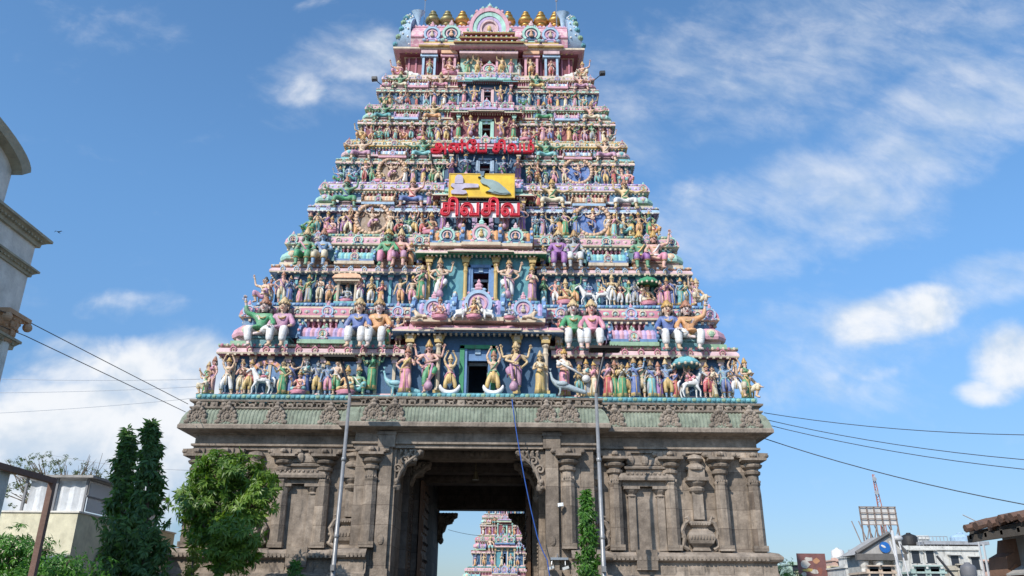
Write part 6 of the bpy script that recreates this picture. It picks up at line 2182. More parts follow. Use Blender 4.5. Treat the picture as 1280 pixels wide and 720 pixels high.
# ------------------------------------------------------------------ trees
def leaf_mat(name, c1, c2):
    m, nt, b_ = mat_base(name)
    geo = nadd(nt, 'ShaderNodeNewGeometry')
    ramp = nadd(nt, 'ShaderNodeMix', data_type='RGBA')
    ramp.inputs[6].default_value, ramp.inputs[7].default_value = (*c1, 1), (*c2, 1)
    nt.links.new(geo.outputs['Random Per Island'], ramp.inputs[0])
    nt.links.new(ramp.outputs[2], b_.inputs['Base Color'])
    b_.inputs['Roughness'].default_value = .42
    tr_ = nadd(nt, 'ShaderNodeBsdfTranslucent')
    gam = nadd(nt, 'ShaderNodeVectorMath', operation='MULTIPLY')
    gam.inputs[1].default_value = (1.7, 1.9, .6)
    nt.links.new(ramp.outputs[2], gam.inputs[0])
    nt.links.new(gam.outputs[0], tr_.inputs['Color'])
    mx = nadd(nt, 'ShaderNodeMixShader')
    mx.inputs[0].default_value = .32
    nt.links.new(b_.outputs[0], mx.inputs[1])
    nt.links.new(tr_.outputs[0], mx.inputs[2])
    nt.links.new(mx.outputs[0], nt.nodes['Material Output'].inputs[0])
    return m


L_MAST = leaf_mat('mast_leaf', (.045, .11, .035), (.14, .25, .08))
L_MAST2 = leaf_mat('mast_leaf_light', (.04, .12, .02), (.10, .24, .035))
L_BROAD = leaf_mat('broad_leaf', (.065, .145, .025), (.18, .28, .05))
L_BROAD2 = leaf_mat('broad_leaf_young', (.10, .20, .03), (.24, .34, .06))
L_BUSH = leaf_mat('bush_leaf', (.05, .15, .02), (.12, .28, .04))
L_DRY = leaf_mat('dry_leaf', (.06, .09, .03), (.14, .17, .06))
L_GOLD = leaf_mat('golden_leaf', (.12, .16, .02), (.26, .27, .03))
bark, nt, b_ = mat_base('bark')
rgb = nadd(nt, 'ShaderNodeRGB')
rgb.outputs[0].default_value = (.16, .12, .085, 1)
grime(nt, rgb.outputs[0], b_, .5, scale=5, bump=.5, bscale=22)
b_.inputs['Roughness'].default_value = .9


def leaf(m, p, d, ln, wd, n, bend=.25):
    """one pointed leaf: base p, direction d, normal n, folded on the midrib and drooping"""
    d = d.normalized()
    s = d.cross(n)
    if s.length < 1e-3:
        s = d.cross(Vector((1, .3, .2)))
    s.normalize()
    n = s.cross(d)
    a_ = p + d * ln * .45
    t_ = p + d * ln - n * ln * bend
    m.add([p, a_ + s * wd + n * wd * .25, t_, a_ - s * wd + n * wd * .25, a_ - n * ln * bend * .2], [(0, 4, 1), (1, 4, 2), (2, 4, 3), (3, 4, 0)])


def whorl(m, p, ax, ln, wd, r_, n=8, droop=.35, mat_=0):
    """leaves radiating from the end of a twig"""
    ax = ax.normalized()
    s1 = ax.cross(Vector((.3, .2, 1)))
    if s1.length < .05:
        s1 = ax.cross(Vector((1, 0, 0)))
    s1.normalize()
    s2 = ax.cross(s1)
    k0 = len(m.f)
    for q in range(n):
        a_ = 2 * pi * q / n + r_.uniform(-.3, .3)
        rad_ = s1 * cos(a_) + s2 * sin(a_)
        d = ax * r_.uniform(.15, .6) + rad_ * .9 + Vector((0, 0, -droop * r_.uniform(.6, 1.5)))
        leaf(m, p + rad_ * .02, d, ln * r_.uniform(.7, 1.15), wd * ln, ax + Vector((0, 0, .5)), .2)
    for q in range(k0, len(m.f)):
        m.m[q] = mat_


def mast_tree(loc, top, width, n, lm, label, seed, ln=.28, lean=(0, 0)):
    r_ = random.Random(seed)
    o = empty('mast_tree', loc, 0 if lean[0] else r_.uniform(0, 6))
    tag(o, label, 'tree')
    m = MB()
    m.tube([(0, 0, 0), (.03 + lean[0] * .5, .02, top * .5), (lean[0], 0, top * .97)], [.11, .08, .02], 8)
    m.build('trunk', bark, o)
    m = MB()
    zb = max(.6, top * .08)
    tiers_ = [(r_.uniform(0, 1), r_.uniform(0, 2 * pi), r_.uniform(.15, .75)) for _ in range(34)]
    for k in range(int(n / 8)):
        t = r_.random() ** .92
        z = zb + (top - zb) * t
        prof = min(1, (1.0 - t) / .42) ** .9 + .10 * (t < .97)
        a_ = r_.uniform(0, 2 * pi)
        wob = .82
        for (tc_, ac_, st_) in tiers_:
            dd = abs(t - tc_) / .045
            if dd < 1:
                wob += st_ * (1 - dd) * max(0, cos(a_ - ac_))
        rr = width * prof * wob * r_.uniform(.15, 1.15) ** .6
        out = Vector((cos(a_), sin(a_), 0))
        p = out * rr + Vector((lean[0] * z / top, 0, z))
        whorl(m, p, out + Vector((r_.uniform(-.4, .4), r_.uniform(-.4, .4), r_.uniform(-.5, .3))), ln * r_.uniform(.75, 1.15), .17, r_, 8, .75)
    m.build('crown', lm, o)
    return o


def broad_tree(loc, blobs, n, lm, label, seed, trunk, ln=.17, name='leafy_tree', light=()):
    """crown of compound leaves scattered in several clumps; blobs: centre, radii"""
    r_ = random.Random(seed)
    o = empty(name, loc)
    tag(o, label, 'tree')
    m = MB()
    m.tube(trunk, [.17] + [.13 - .08 * k / len(trunk) for k in range(len(trunk) - 1)], 8)
    for (c, rad) in blobs:
        e = Vector(c)
        m.tube([trunk[-2], Vector(trunk[-1]).lerp(e, .5) + Vector((0, 0, -.1)), e], [.07, .045, .015], 6)
        for q in range(4):
            t_ = e + Vector((r_.uniform(-1, 1) * rad[0], r_.uniform(-1, 1) * rad[1], r_.uniform(-.4, .9) * rad[2])) * .75
            m.tube([Vector(trunk[-1]).lerp(e, .6), e.lerp(t_, .5) + Vector((0, 0, .06)), t_], [.03, .02, .008], 5)
    m.build('trunk', bark, o)
    m = MB()
    tot = sum(r[0] * r[1] + r[1] * r[2] + r[0] * r[2] for _, r in blobs)
    for bi, (c, rad) in enumerate(blobs):
        mi = 1 if bi in light else 0
        cnt = int(n * (rad[0] * rad[1] + rad[1] * rad[2] + rad[0] * rad[2]) / tot / 9)
        for q in range(cnt):
            v_ = Vector((r_.gauss(0, 1), r_.gauss(0, 1), r_.gauss(0, 1))).normalized()
            k = r_.uniform(.35, 1.08) ** .45
            wob = 1 + .30 * sin(v_.x * 6 + seed) * sin(v_.y * 5) + .24 * sin(v_.z * 7 + seed * 2)
            p = Vector(c) + Vector((v_.x * rad[0], v_.y * rad[1], v_.z * rad[2])) * k * wob
            ax = (v_ * .8 + Vector((r_.uniform(-.7, .7), r_.uniform(-.7, .7), r_.uniform(-.6, .35)))).normalized()
            nrm = (Vector((0, 0, 1)) + v_ * .5 + Vector((r_.uniform(-.3, .3), r_.uniform(-.3, .3), 0))).normalized()
            sd = ax.cross(nrm).normalized()
            whorl(m, p, ax + nrm * .5, ln * r_.uniform(.8, 1.4), .15, r_, 9, .45, mi if r_.random() < .8 else 0)
    m.build('crown', lm, o)
    return o


q, qb = at(160, 537, 26.5), at(160, 720, 26.5)
mast_tree((qb.x, 26.5, 0), q.z, .50, 4300, L_MAST, 'dark green mast tree with drooping leaves, shorter of the tall pair', 3, lean=(q.x - qb.x, 0))
q, qb = at(190, 527, 26.0), at(188, 720, 26.0)
mast_tree((qb.x, 26.0, 0), q.z, .52, 4700, L_MAST, 'dark green mast tree with drooping leaves, taller of the tall pair', 8, lean=(q.x - qb.x, 0))
q = at(733, 611, 30.8)
mast_tree((q.x, 30.8, 0), q.z, .36, 2900, L_MAST2, 'slim light green mast tree before the base beside the gate', 5, ln=.24)
q = at(243, 688, 27.5)
mast_tree((q.x, 27.5, 0), q.z, .36, 1500, L_GOLD, 'small yellow-green shrub under the leafy tree', 15, ln=.15)
q = at(370, 700, 28)
mast_tree((q.x, 28, 0), q.z, .40, 1100, L_MAST2, 'small green mast tree tip at the foot of the base', 25, ln=.18)


def pxblob(px, py, Y, rx, rz, ry, o_):
    c = at(px, py, Y)
    k = (c - Vector((0, 0, EYE))).length / 1000 * .98
    return ((c.x - o_[0], Y - o_[1], c.z), (rx * k, ry * k, rz * k))


ot = (at(276, 720, 29.6).x, 29.6)
BL = [pxblob(p[0] + 5, p[1], 29.6 + p[5], p[2], p[3], p[4], ot) for p in [(270, 587, 32, 22, 30, 0), (246, 612, 22, 24, 24, .3), (300, 597, 28, 24, 28, .5), (326, 608, 17, 18, 18, 0), (314, 632, 22, 20, 22, -.3), (258, 630, 40, 30, 36, .2), (236, 640, 15, 16, 16, -.3), (290, 668, 36, 26, 30, -.8), (250, 668, 20, 18, 20, .2), (276, 694, 26, 20, 22, -.8), (300, 690, 20, 16, 20, -.4)]]
broad_tree((*ot, 0), [(c_, tuple(v_ * .9 for v_ in r3)) for c_, r3 in BL], 8600, [L_BROAD, L_BROAD2], 'bushy leafy green tree against the granite base', 4, [(0, 0, 0), (.05, 0, 1.2), (-.05, .05, 2.4), (.0, 0, 3.6)], ln=.27, light=(4, 7, 9, 10))
ot = (at(30, 720, 13).x, 13)
BL = [pxblob(p[0], p[1], 13, p[2], p[3], p[4], ot) for p in [(10, 690, 34, 26, 34), (45, 700, 36, 24, 30), (80, 712, 34, 18, 28), (25, 730, 60, 26, 40), (110, 735, 34, 16, 30)]]
broad_tree((*ot, 0), BL, 6500, L_BUSH, 'bright green garden bush before the cream house', 9, [(0, 0, 0), (.02, 0, .5), (0, 0, 1.0), (0, 0, 1.4)], ln=.085, name='garden_bush')
ot = (at(55, 720, 46).x, 46)
BL = [pxblob(p[0], p[1], 46, p[2], p[3], p[4], ot) for p in [(20, 590, 24, 22, 24), (48, 580, 20, 16, 20), (85, 588, 24, 16, 22), (118, 596, 18, 12, 18), (14, 620, 20, 14, 20), (60, 606, 30, 14, 24)]]
broad_tree((*ot, 0), BL, 2000, L_DRY, 'sparse half-bare tree rising behind the rooftop shelter', 12, [(0, 0, 0), (.1, 0, 2.5), (0, 0, 4.6), (.2, 0, 6.2)], ln=.16, name='sparse_tree')
o = bpy.data.objects['sparse_tree']
m = MB()
r_ = random.Random(3)
for k in range(16):
    e = at(r_.uniform(0, 130), r_.uniform(548, 590), 46) - Vector((*ot, 0))
    c = Vector((r_.uniform(-1, 1), 0, 6.0))
    mid = c.lerp(e, .55) + Vector((r_.uniform(-.3, .3), 0, r_.uniform(-.2, .3)))
    m.tube([c, mid, e], [.045, .03, .008], 5)
    for w in range(3):
        e2 = mid.lerp(e, r_.uniform(.2, .8)) + Vector((r_.uniform(-.6, .6), r_.uniform(-.3, .3), r_.uniform(.1, .6)))
        m.tube([mid.lerp(e, .3), e2], [.02, .006], 4)
m.build('bare_limb', bark, o)
q = at(972, 706, 52)
broad_tree((q.x, 52, 0), [((0, 0, q.z - .2), (.9, .9, .8)), ((.7, .2, q.z - .8), (.8, .8, .7))], 1500, L_BUSH, 'small green tree just past the far corner of the base', 31, [(0, 0, 0), (0, 0, 1.5), (.1, 0, 3), (.1, 0, q.z - 1)], ln=.13)

# ------------------------------------------------------------------ pale building at the left edge
PB = paint('pale_wall', (.82, .78, .70), .8, .15)
TR = paint('ochre_trim', (.46, .41, .29), .7, .3)
CAPM = paint('tan_capital', (.62, .38, .22), .7, .3)
LY = 21.0
xw = at(38, 333, LY).x
pbld = empty('corner_building', (xw, LY, 0))
tag(pbld, 'pale plastered building with ochre cornices and a fluted pilaster at its corner', 'building')
zA, zB_, zC = at(62, 297, LY).z, at(52, 337, LY).z, at(30, 425, LY).z
m = MB()
m.box((-9, -17, zC - .3), (0, 0, zA - .1), 0)
m.box((-9, -17, 0), (-1.9, -.2, zC - .3), 0)
m.build('wall', PB, pbld)
for z, out, hh in ((zA, .30, .30), (zB_, .20, .22), (zC, .18, .28)):
    m = MB()
    m.sweep([(0, -17), (0, 0), (-9, 0)], [(0, z - hh), (out * .3, z - hh), (out * .35, z - hh * .65), (out * .8, z - hh * .3), (out, z - hh * .25), (out, z), (0, z + .02)])
    row([(0, -17), (0, 0), (-9, 0)], .16, out * .3, lambda o_, t, n, j: m.obox((*o_, 0), t, n, (-.04, .04), (0, out * .35), (z - hh * .62, z - hh * .36)), skip_back=False)
    m.build('cornice', TR, pbld)
# round-headed gable set back above
r28 = ray(28, 218)
YG = xw * r28.y / r28.x
p1 = at(28, 218, YG)
m = MB()
zc0, rr = zA, p1.z - zA
yc_ = YG - LY - 3.4
pts = [(yc_ + 3.0, zA - .1)] + [(yc_ + 3.0 * cos(pi * k / 20), p1.z - .25 + .75 * sin(pi * k / 20)) for k in range(21)] + [(yc_ - 3.0, zA - .1)]
m.prism([(a_, z_) for a_, z_ in pts], -2.2, -.02, 0, 'YZ')
gb = m.build('round_gable', PB, pbld)
m = MB()
for k in range(1, 21):
    (a_, z_), (c_, w_) = pts[k], pts[k + 1]
    m.add([(-2.25, a_, z_), (.28, a_, z_), (.28, c_, w_), (-2.25, c_, w_), (-2.25, a_ * 1.0 + (a_ - yc_) * .08, z_ + .22), (.34, a_ + (a_ - yc_) * .08, z_ + .22), (.34, c_ + (c_ - yc_) * .08, w_ + .22), (-2.25, c_ + (c_ - yc_) * .08, w_ + .22)],
          [(0, 3, 2, 1), (4, 5, 6, 7), (1, 2, 6, 5), (0, 4, 7, 3), (0, 1, 5, 4), (3, 7, 6, 2)])
m.build('cornice', TR, gb)
# fluted pilaster with a leafy capital
pc = at(18, 470, LY)
m = MB()
zt_ = at(22, 432, LY).z
r = .34
prof = []
N_ = 24
vs, fs = [], []
for z in (0, .2, zt_):
    for k in range(N_ * 2):
        a_ = pi * k / N_
        rr2 = r * (1.0 if k % 2 else .88) * (1.12 - .12 * z / zt_)
        vs.append((rr2 * cos(a_), rr2 * sin(a_), z))
n2 = N_ * 2
for i in range(2):
    for k in range(n2):
        fs.append((i * n2 + k, i * n2 + (k + 1) % n2, (i + 1) * n2 + (k + 1) % n2, (i + 1) * n2 + k))
m.add(vs, fs)
pil_ = m.build('fluted_pilaster', PB, pbld, loc=(-.22, -.34, 0))
m = MB()
m.lathe((0, 0, zt_), [(r * 1.05, 0), (r * 1.15, .05), (r * 1.0, .1), (r * 1.1, .3), (r * 1.25, .5), (r * 1.5, .68)], 16)
for lev, (z, rr2) in enumerate(((.28, 1.08), (.50, 1.22))):
    for k in range(10):
        a_ = 2 * pi * (k + lev * .5) / 10
        m.ball((r * rr2 * cos(a_), r * rr2 * sin(a_), zt_ + z), (.075, .075, .13), 6, 5)
        m.ball((r * (rr2 + .18) * cos(a_), r * (rr2 + .18) * sin(a_), zt_ + z + .1), (.06, .06, .045), 6, 4)
m.box((-r * 1.55, -r * 1.55, zt_ + .68), (r * 1.55, r * 1.55, zt_ + .80))
for sx in (-1, 1):
    for sy in (-1, 1):
        m.ball((sx * r * 1.4, sy * r * 1.4, zt_ + .56), (.13, .13, .13), 8, 6)
m.build('capital', CAPM, pil_)

# ------------------------------------------------------------------ cream house with rooftop shelter
CREAM = paint('cream_wall', (.74, .69, .50), .8, .2)
CY = 30.0
c0 = at(98, 641, CY)
house = empty('cream_house', (c0.x, CY, 0))
tag(house, 'cream two-storey house with a flat roof behind the twin mast trees', 'house')
m = MB()
m.box((-14, 0, 0), (0, 9, c0.z), 0)
m.box((-14.05, -.05, c0.z), (.05, 9.05, c0.z + .06), 1)
m.build('wall', [CREAM, PB], house)
m = MB()
IRON = paint('rusty_iron', (.16, .085, .06), .7, .3)
zc1 = c0.z - 2.1
for rr2 in (1.0, 1.5):
    m.tube([(.06 + .0, 3.2 + rr2 * cos(pi * k / 12), zc1 + rr2 * sin(pi * k / 12)) for k in range(13)], .04, 5)
for k in range(1, 6):
    a_ = pi * k / 6
    m.tube([(.06, 3.2, zc1), (.06, 3.2 + 1.5 * cos(a_), zc1 + 1.5 * sin(a_))], .03, 5)
m.tube([(.06, 1.7, zc1), (.06, 4.7, zc1)], .04, 5)
m.build('arched_grille', IRON, house)
m = MB()
for k in range(8):
    a_ = pi / 2 * k / 8
    c_ = pi / 2 * (k + 1) / 8
    m.add([(-1.0, -.9 * sin(a_), zc1 + .6 - .5 * (1 - cos(a_))), (.0, -.9 * sin(a_), zc1 + .6 - .5 * (1 - cos(a_))), (.0, -.9 * sin(c_), zc1 + .6 - .5 * (1 - cos(c_))), (-1.0, -.9 * sin(c_), zc1 + .6 - .5 * (1 - cos(c_)))], [(0, 1, 2, 3)], 0)
m.box((-1.0, -.94, zc1 + .04), (.0, -.86, zc1 + .14), 1)
m.build('awning', [paint('awning_grey', (.55, .55, .55)), P['red']], house)
# shelter of posts, sheeting and glass
ztop = at(103, 598, CY + .3).z
xl = at(26, 640, CY + .3).x - c0.x
sh = empty('rooftop_shelter', (c0.x, CY, c0.z + .06))
tag(sh, 'rooftop shelter of white sheeting and dusty glass on the cream house', 'shelter')
hh = ztop - c0.z - .06
sheet, nt, b_ = mat_base('weathered_sheet')
rgb = nadd(nt, 'ShaderNodeRGB')
rgb.outputs[0].default_value = (.66, .68, .70, 1)
grime(nt, rgb.outputs[0], b_, .5, scale=2.5, dirt=(.25, .25, .26))
b_.inputs['Roughness'].default_value = .5
m = MB()
n_ = 10
for k in range(n_):
    x0_, x1_ = xl + .12 + (-.2 - xl) * k / n_, xl + .12 + (-.2 - xl) * (k + 1) / n_
    y0_ = .35 + .05 * (k % 2)
    y1_ = .35 + .05 * ((k + 1) % 2)
    m.add([(x0_, y0_, 0.0), (x1_, y1_, 0.0), (x1_, y1_, hh * .93), (x0_, y0_, hh * .93)], [(0, 1, 2, 3)])
m.build('sheeting', sheet, sh)
gl, nt, b_ = mat_base('dusty_glass')
b_.inputs['Base Color'].default_value, b_.inputs['Roughness'].default_value, b_.inputs['Transmission Weight'].default_value = (.62, .66, .70, 1), .25, .35
m = MB()
for k in range(3):
    m.box((-.03, .5 + k * 2.1, .05), (.0, 2.45 + k * 2.1, hh * .9))
m.build('glass_pane', gl, sh)
m = MB()
for (x, y) in ((xl, .3), (xl * .5, .3), (-.05, .35), (-.02, 2.5), (-.02, 4.6), (-.02, 6.7)):
    m.box((x - .04, y - .04, 0), (x + .04, y + .04, hh))
for z in (hh * .45, hh * .93):
    m.box((-.04, .3, z), (.03, 6.8, z + .06))
m.build('post_frame', plain('shelter_frame', (.22, .22, .23), .5), sh)
m = MB()
m.box((xl - .25, .05, hh), (.25, 7.0, hh + .09))
m.build('roof', paint('shelter_roof', (.36, .34, .32)), sh)
# brown pipe frame close by
FY = 10.5
pf = at(66, 601, FY)
o = empty('pipe_frame', (pf.x, FY, 0))
tag(o, 'rust-brown square-tube frame in front of the cream house', 'frame')
m = MB()
m.box((-.035, -.035, 0), (.035, .035, pf.z + .035))
m.build('post', IRON, o)
m = MB()
m.box((-.035, -6.5, pf.z - .035), (.034, -.036, pf.z + .034))
m.build('beam', IRON, o)
m = MB()
m.box((-.035, -6.57, 0), (.035, -6.5, pf.z + .035))
m.build('post', IRON, o)
# grey annex between the frame and the cream house
qa = at(-2, 600, 24)
ann = empty('grey_annex', (qa.x, 24, 0))
tag(ann, 'pale grey annex with an ochre coping at the edge beside the cream house', 'building')
m = MB()
m.box((-6, 0, 0), (.0, .5, qa.z + .25), 0)
m.build('wall', PB, ann)
m = MB()
m.box((-6.1, -.12, qa.z + .25), (.25, .6, qa.z + .42), 0)
m.build('coping', TR, ann)

# ------------------------------------------------------------------ tiled shed at the right edge
SY = 15.0
q0 = at(1206, 661, SY)
shed = empty('tiled_shed', (q0.x, SY, 0))
tag(shed, 'old shed with a sagging clay-tile eave and rusty patched wall', 'shed')
tile, nt, b_ = mat_base('clay_tile')
rgb = nadd(nt, 'ShaderNodeRGB')
rgb.outputs[0].default_value = (.15, .085, .06, 1)
grime(nt, rgb.outputs[0], b_, .8, scale=6, streak=False, bump=.5, dirt=(.06, .05, .045))
b_.inputs['Roughness'].default_value = .9
r_ = random.Random(2)
RL, SL = 3.2, .20
m = MB()
for k in range(40):
    y = -.12 - .165 * k
    for j in range(9):
        x = RL * j / 9
        z = q0.z + x * SL + r_.uniform(-.02, .03) - .035 * sin(k * .55)
        m.tube([(x - .06 + (r_.uniform(-.10, .12) if j == 0 else 0), y + r_.uniform(-.03, .03), z), (x + .38, y + r_.uniform(-.02, .02), z + .36 * SL + .035)], [.07, .05], 7)
m.build('roof_tile', tile, shed)
m = MB()
vs = [(.08, -6.6, q0.z - .1), (RL, -6.6, q0.z - .1 + RL * SL), (RL, .02, q0.z - .1 + RL * SL), (.08, .02, q0.z - .1)]
vs += [(a_, b2, c_ + .05) for a_, b2, c_ in vs]
m.add(vs, [(0, 3, 2, 1), (4, 5, 6, 7), (0, 1, 5, 4), (1, 2, 6, 5), (2, 3, 7, 6), (3, 0, 4, 7)])
for k in range(14):
    y = -.1 - k * .48
    m.add([(x, y + dy, q0.z - .19 + x * SL + dz) for dz in (0, .085) for x, dy in ((.0, 0), (RL, 0), (RL, -.07), (.0, -.07))], [(0, 1, 2, 3), (4, 7, 6, 5), (0, 4, 5, 1), (1, 5, 6, 2), (2, 6, 7, 3), (3, 7, 4, 0)])
m.box((.0, -6.6, q0.z - .24), (.06, -.02, q0.z - .12))
m.build('rafter_board', paint('old_rafter', (.09, .075, .06), .9, .4), shed)
xw2 = at(1252, 690, SY).x - q0.x
m = MB()
m.box((xw2, -6.4, 0), (RL - .1, -.1, q0.z + xw2 * SL - .12), 0)
m.build('wall', paint('grey_shed_wall', (.30, .29, .27), .9, .5), shed)
m = MB()
pts = [(xw2 - .22, q0.z - 1.15), (xw2 - .26, q0.z - .80), (xw2 - .22, q0.z - .50), (xw2 - .06, q0.z - .42), (xw2 + .0, q0.z - .2), (xw2 + .3, q0.z - .15), (xw2 + .3, q0.z - 1.2)]
m.prism(pts, -.5, .06, 0)
pts = [(xw2 - .25, q0.z - 1.0), (xw2 - .23, q0.z - .72), (xw2 - .1, q0.z - .62), (xw2 + .0, q0.z - .8), (xw2 - .04, q0.z - 1.05)]
m.prism(pts, -.54, -.5, 1)
m.build('rusty_patch', [paint('rust_sheet', (.20, .11, .07), .9, .6), paint('rust_orange', (.28, .13, .07), .9, .5)], shed)
m = MB()
za_ = at(1245, 714, SY).z
m.add([(xw2 - .35, y_, za_ - .10 + dz) if e == 0 else (xw2 + .02, y_, za_ + .08 + dz) for dz in (0, .03) for e, y_ in ((0, -6.4), (1, -6.4), (1, -.6), (0, -.6))], [(0, 3, 2, 1), (4, 5, 6, 7), (0, 1, 5, 4), (1, 2, 6, 5), (2, 3, 7, 6), (3, 0, 4, 7)])
m.build('tin_awning', paint('awning_tin', (.42, .40, .37), .7, .5), shed)
# aerial by the shed
qa = at(1227, 720, 17)
o = empty('roof_aerial', (qa.x, 17, 0))
tag(o, 'thin white aerial poles beside the tiled shed', 'aerial')
m = MB()
t1, t2 = at(1220, 660, 17), at(1229, 680, 17)
m.tube([(0, 0, 0), (t1.x - qa.x, 0, t1.z)], .018, 5)
m.tube([(.08, 0, 0), (t2.x - qa.x, 0, t2.z)], .022, 5)
m.tube([(t1.x - qa.x - .22, 0, t1.z + .26), (t1.x - qa.x + .1, 0, t1.z + .1)], .012, 4)
m.build('pole', plain('aerial_white', (.5, .5, .5), .5), o)

# ------------------------------------------------------------------ town beyond, right of the tower
def windows(parent, spots, mat_, y=-.04, size=(.7, .9), name='window'):
    for (x, z) in spots:
        m = MB()
        w_, h_ = size
        m.box((x - w_ / 2, y, z - h_ / 2), (x + w_ / 2, y + .06, z + h_ / 2), 0)
        f = m.build(name, plain('window_dark', (.03, .035, .045), .2), parent)
        m = MB()
        for sx in (-1, 1):
            m.box((x + sx * w_ / 2 - .05, y - .04, z - h_ / 2), (x + sx * w_ / 2 + .05, y + .02, z + h_ / 2))
        m.box((x - w_ / 2 - .15, y - .25, z + h_ / 2), (x + w_ / 2 + .15, y + .04, z + h_ / 2 + .08))
        m.build('window_frame', mat_, f)


WHITE = paint('whitewash', (.62, .61, .57), .85, .7)
PINKW = paint('salmon_wall', (.62, .42, .34), .85, .35)
GREYW = paint('grey_stucco', (.48, .47, .43), .85, .35)
GY = 60.0
a0, a1, ap = at(1074, 694, GY), at(1121, 686, GY), at(1092, 669, GY)
gb = empty('gabled_building', (a0.x, GY, 0))
tag(gb, 'small columned building with a dark triangular gable carrying a blue disc', 'building')
w_ = a1.x - a0.x
eh = a0.z
m = MB()
m.box((.35, .4, 0), (w_, 3.2, eh), 0)
m.build('wall', GREYW, gb)
m = MB()
xm_ = ap.x - a0.x + .4
m.prism([(-.2, eh + .05), (w_ + .3, eh + .05), (xm_ + .5, ap.z)], -.3, 3.2, 0)
rf = m.build('roof', paint('gable_grey', (.42, .40, .37)), gb)
m = MB()
m.tube([(-.35, -.4, eh + .1), (xm_ + .5, -.4, ap.z + .1), (w_ + .5, -.4, eh + .1)], .16, 4)
m.box((-.4, -.55, eh - .35), (w_ + .4, -.2, eh + .08))
m.build('gable_trim', paint('dark_trim', (.14, .13, .12)), rf)
m = MB()
m.lathe((xm_ + .1, -.33, eh + (ap.z - eh) * .38), [(.38, 0), (.38, .08)], 20, 0, axis='Y')
m.ball((xm_ + .0, -.42, eh + (ap.z - eh) * .42), (.19, .03, .08), 8, 5, 1, Matrix.Rotation(.5, 3, 'Y'))
m.build('round_emblem', [paint('emblem_blue', (.02, .14, .45), .4, .05), P['white']], gb)
for x in (.2, w_ * .45, w_ - .15):
    m = MB()
    m.lathe((x, -.05, 0), [(.3, 0), (.26, .3), (.22, eh - .9), (.32, eh - .7), (.36, eh - .4)], 12)
    m.build('column', WHITE, gb)
windows(gb, [(w_ * .72, eh - 2.0)], WHITE, .32, (1.3, 1.3))
# billboard seen from the back, and the mast behind it
b0, b1 = at(1077, 656, 72), at(1118, 634, 72)
bb = empty('billboard', (b0.x, 72, 0))
tag(bb, 'rooftop billboard seen from behind on a rusty lattice of stilts', 'billboard')
w_, h_ = b1.x - b0.x, b1.z - b0.z
m = MB()
m.box((0, 0, b0.z), (w_, .1, b1.z))
m.build('panel', paint('board_back', (.62, .60, .57), .8, .3), bb)
m = MB()
for k in range(6):
    x = w_ * k / 5
    m.box((x - .045, -.10, b0.z - .1), (x + .045, -.005, b1.z + .05))
    m.box((x - .05, -.14, 0), (x + .05, -.02, b0.z - .1))
    m.tube([(x, -.1, b0.z - 2.5), (x, 2.0, b0.z + .5)], .05, 4)
for k in range(4):
    z = b0.z + h_ * k / 3
    m.box((-.05, -.15, z - .035), (w_ + .05, -.10, z + .035))
for k in range(5):
    m.tube([(w_ * k / 5, -.08, b0.z - 2.2), (w_ * (k + 1) / 5, -.08, b0.z - .1)], .045, 4)
m.build('stilt_lattice', paint('rusty_lattice', (.24, .18, .15)), bb)
t0_, t1_ = at(1100, 640, 80), at(1091, 593, 80)
mt = empty('antenna_mast', (t0_.x, 80, 0))
tag(mt, 'thin red and white lattice mast with dish aerials above the billboard', 'mast')
m = MB()
dx_ = t1_.x - t0_.x
for sx, sy in ((-1, -1), (1, -1), (0, 1)):
    m.tube([(sx * .35, sy * .3, 0), (dx_ * .0 + sx * .22, sy * .2, t0_.z), (dx_ + sx * .07, sy * .06, t1_.z)], .045, 5, 0)
for k in range(16):
    z = t0_.z - 4 + (t1_.z - t0_.z + 4) * k / 16
    f = max(0, (z - t0_.z) / (t1_.z - t0_.z))
    wd = .24 * (1 - f) + .07 * f
    m.tube([(dx_ * f - wd, -.1, z), (dx_ * f + wd, -.1, z + .35), (dx_ * f, .2, z + .5)], .03, 4, 1 if k % 3 == 0 else 0)
m.build('lattice', [paint('mast_red', (.45, .16, .11)), P['white']], mt)
for k in range(2):
    m = MB()
    m.lathe((dx_ * (.9 - .12 * k) - .08, -.3, t1_.z - .5 - 1.3 * k), [(.03, -.1), (.20, 0), (.22, .06)], 10, 0, axis='Y')
    m.build('dish_aerial', P['grey'], mt)


def block(x0, x1, ytop, Y, depth, mt_, label, win=(), para=True, name='town_building'):
    a_, c_ = at(x0, ytop, Y), at(x1, ytop, Y)
    o = empty(name, (a_.x, Y, 0))
    tag(o, label, 'building', 'town buildings past the tower')
    m = MB()
    m.box((0, 0, 0), (c_.x - a_.x, depth, a_.z - .25))
    m.build('wall', mt_, o)
    m = MB()
    if para:
        m.box((-.12, -.12, a_.z - .25), (c_.x - a_.x + .12, depth, a_.z - .12))
        m.box((-.04, -.04, a_.z - .12), (c_.x - a_.x + .04, .2, a_.z + .05))
        m.build('parapet', mt_, o)
    windows(o, [(at(px, ytop, Y).x - a_.x, at(px, py, Y).z) for px, py in win], mt_)
    return o


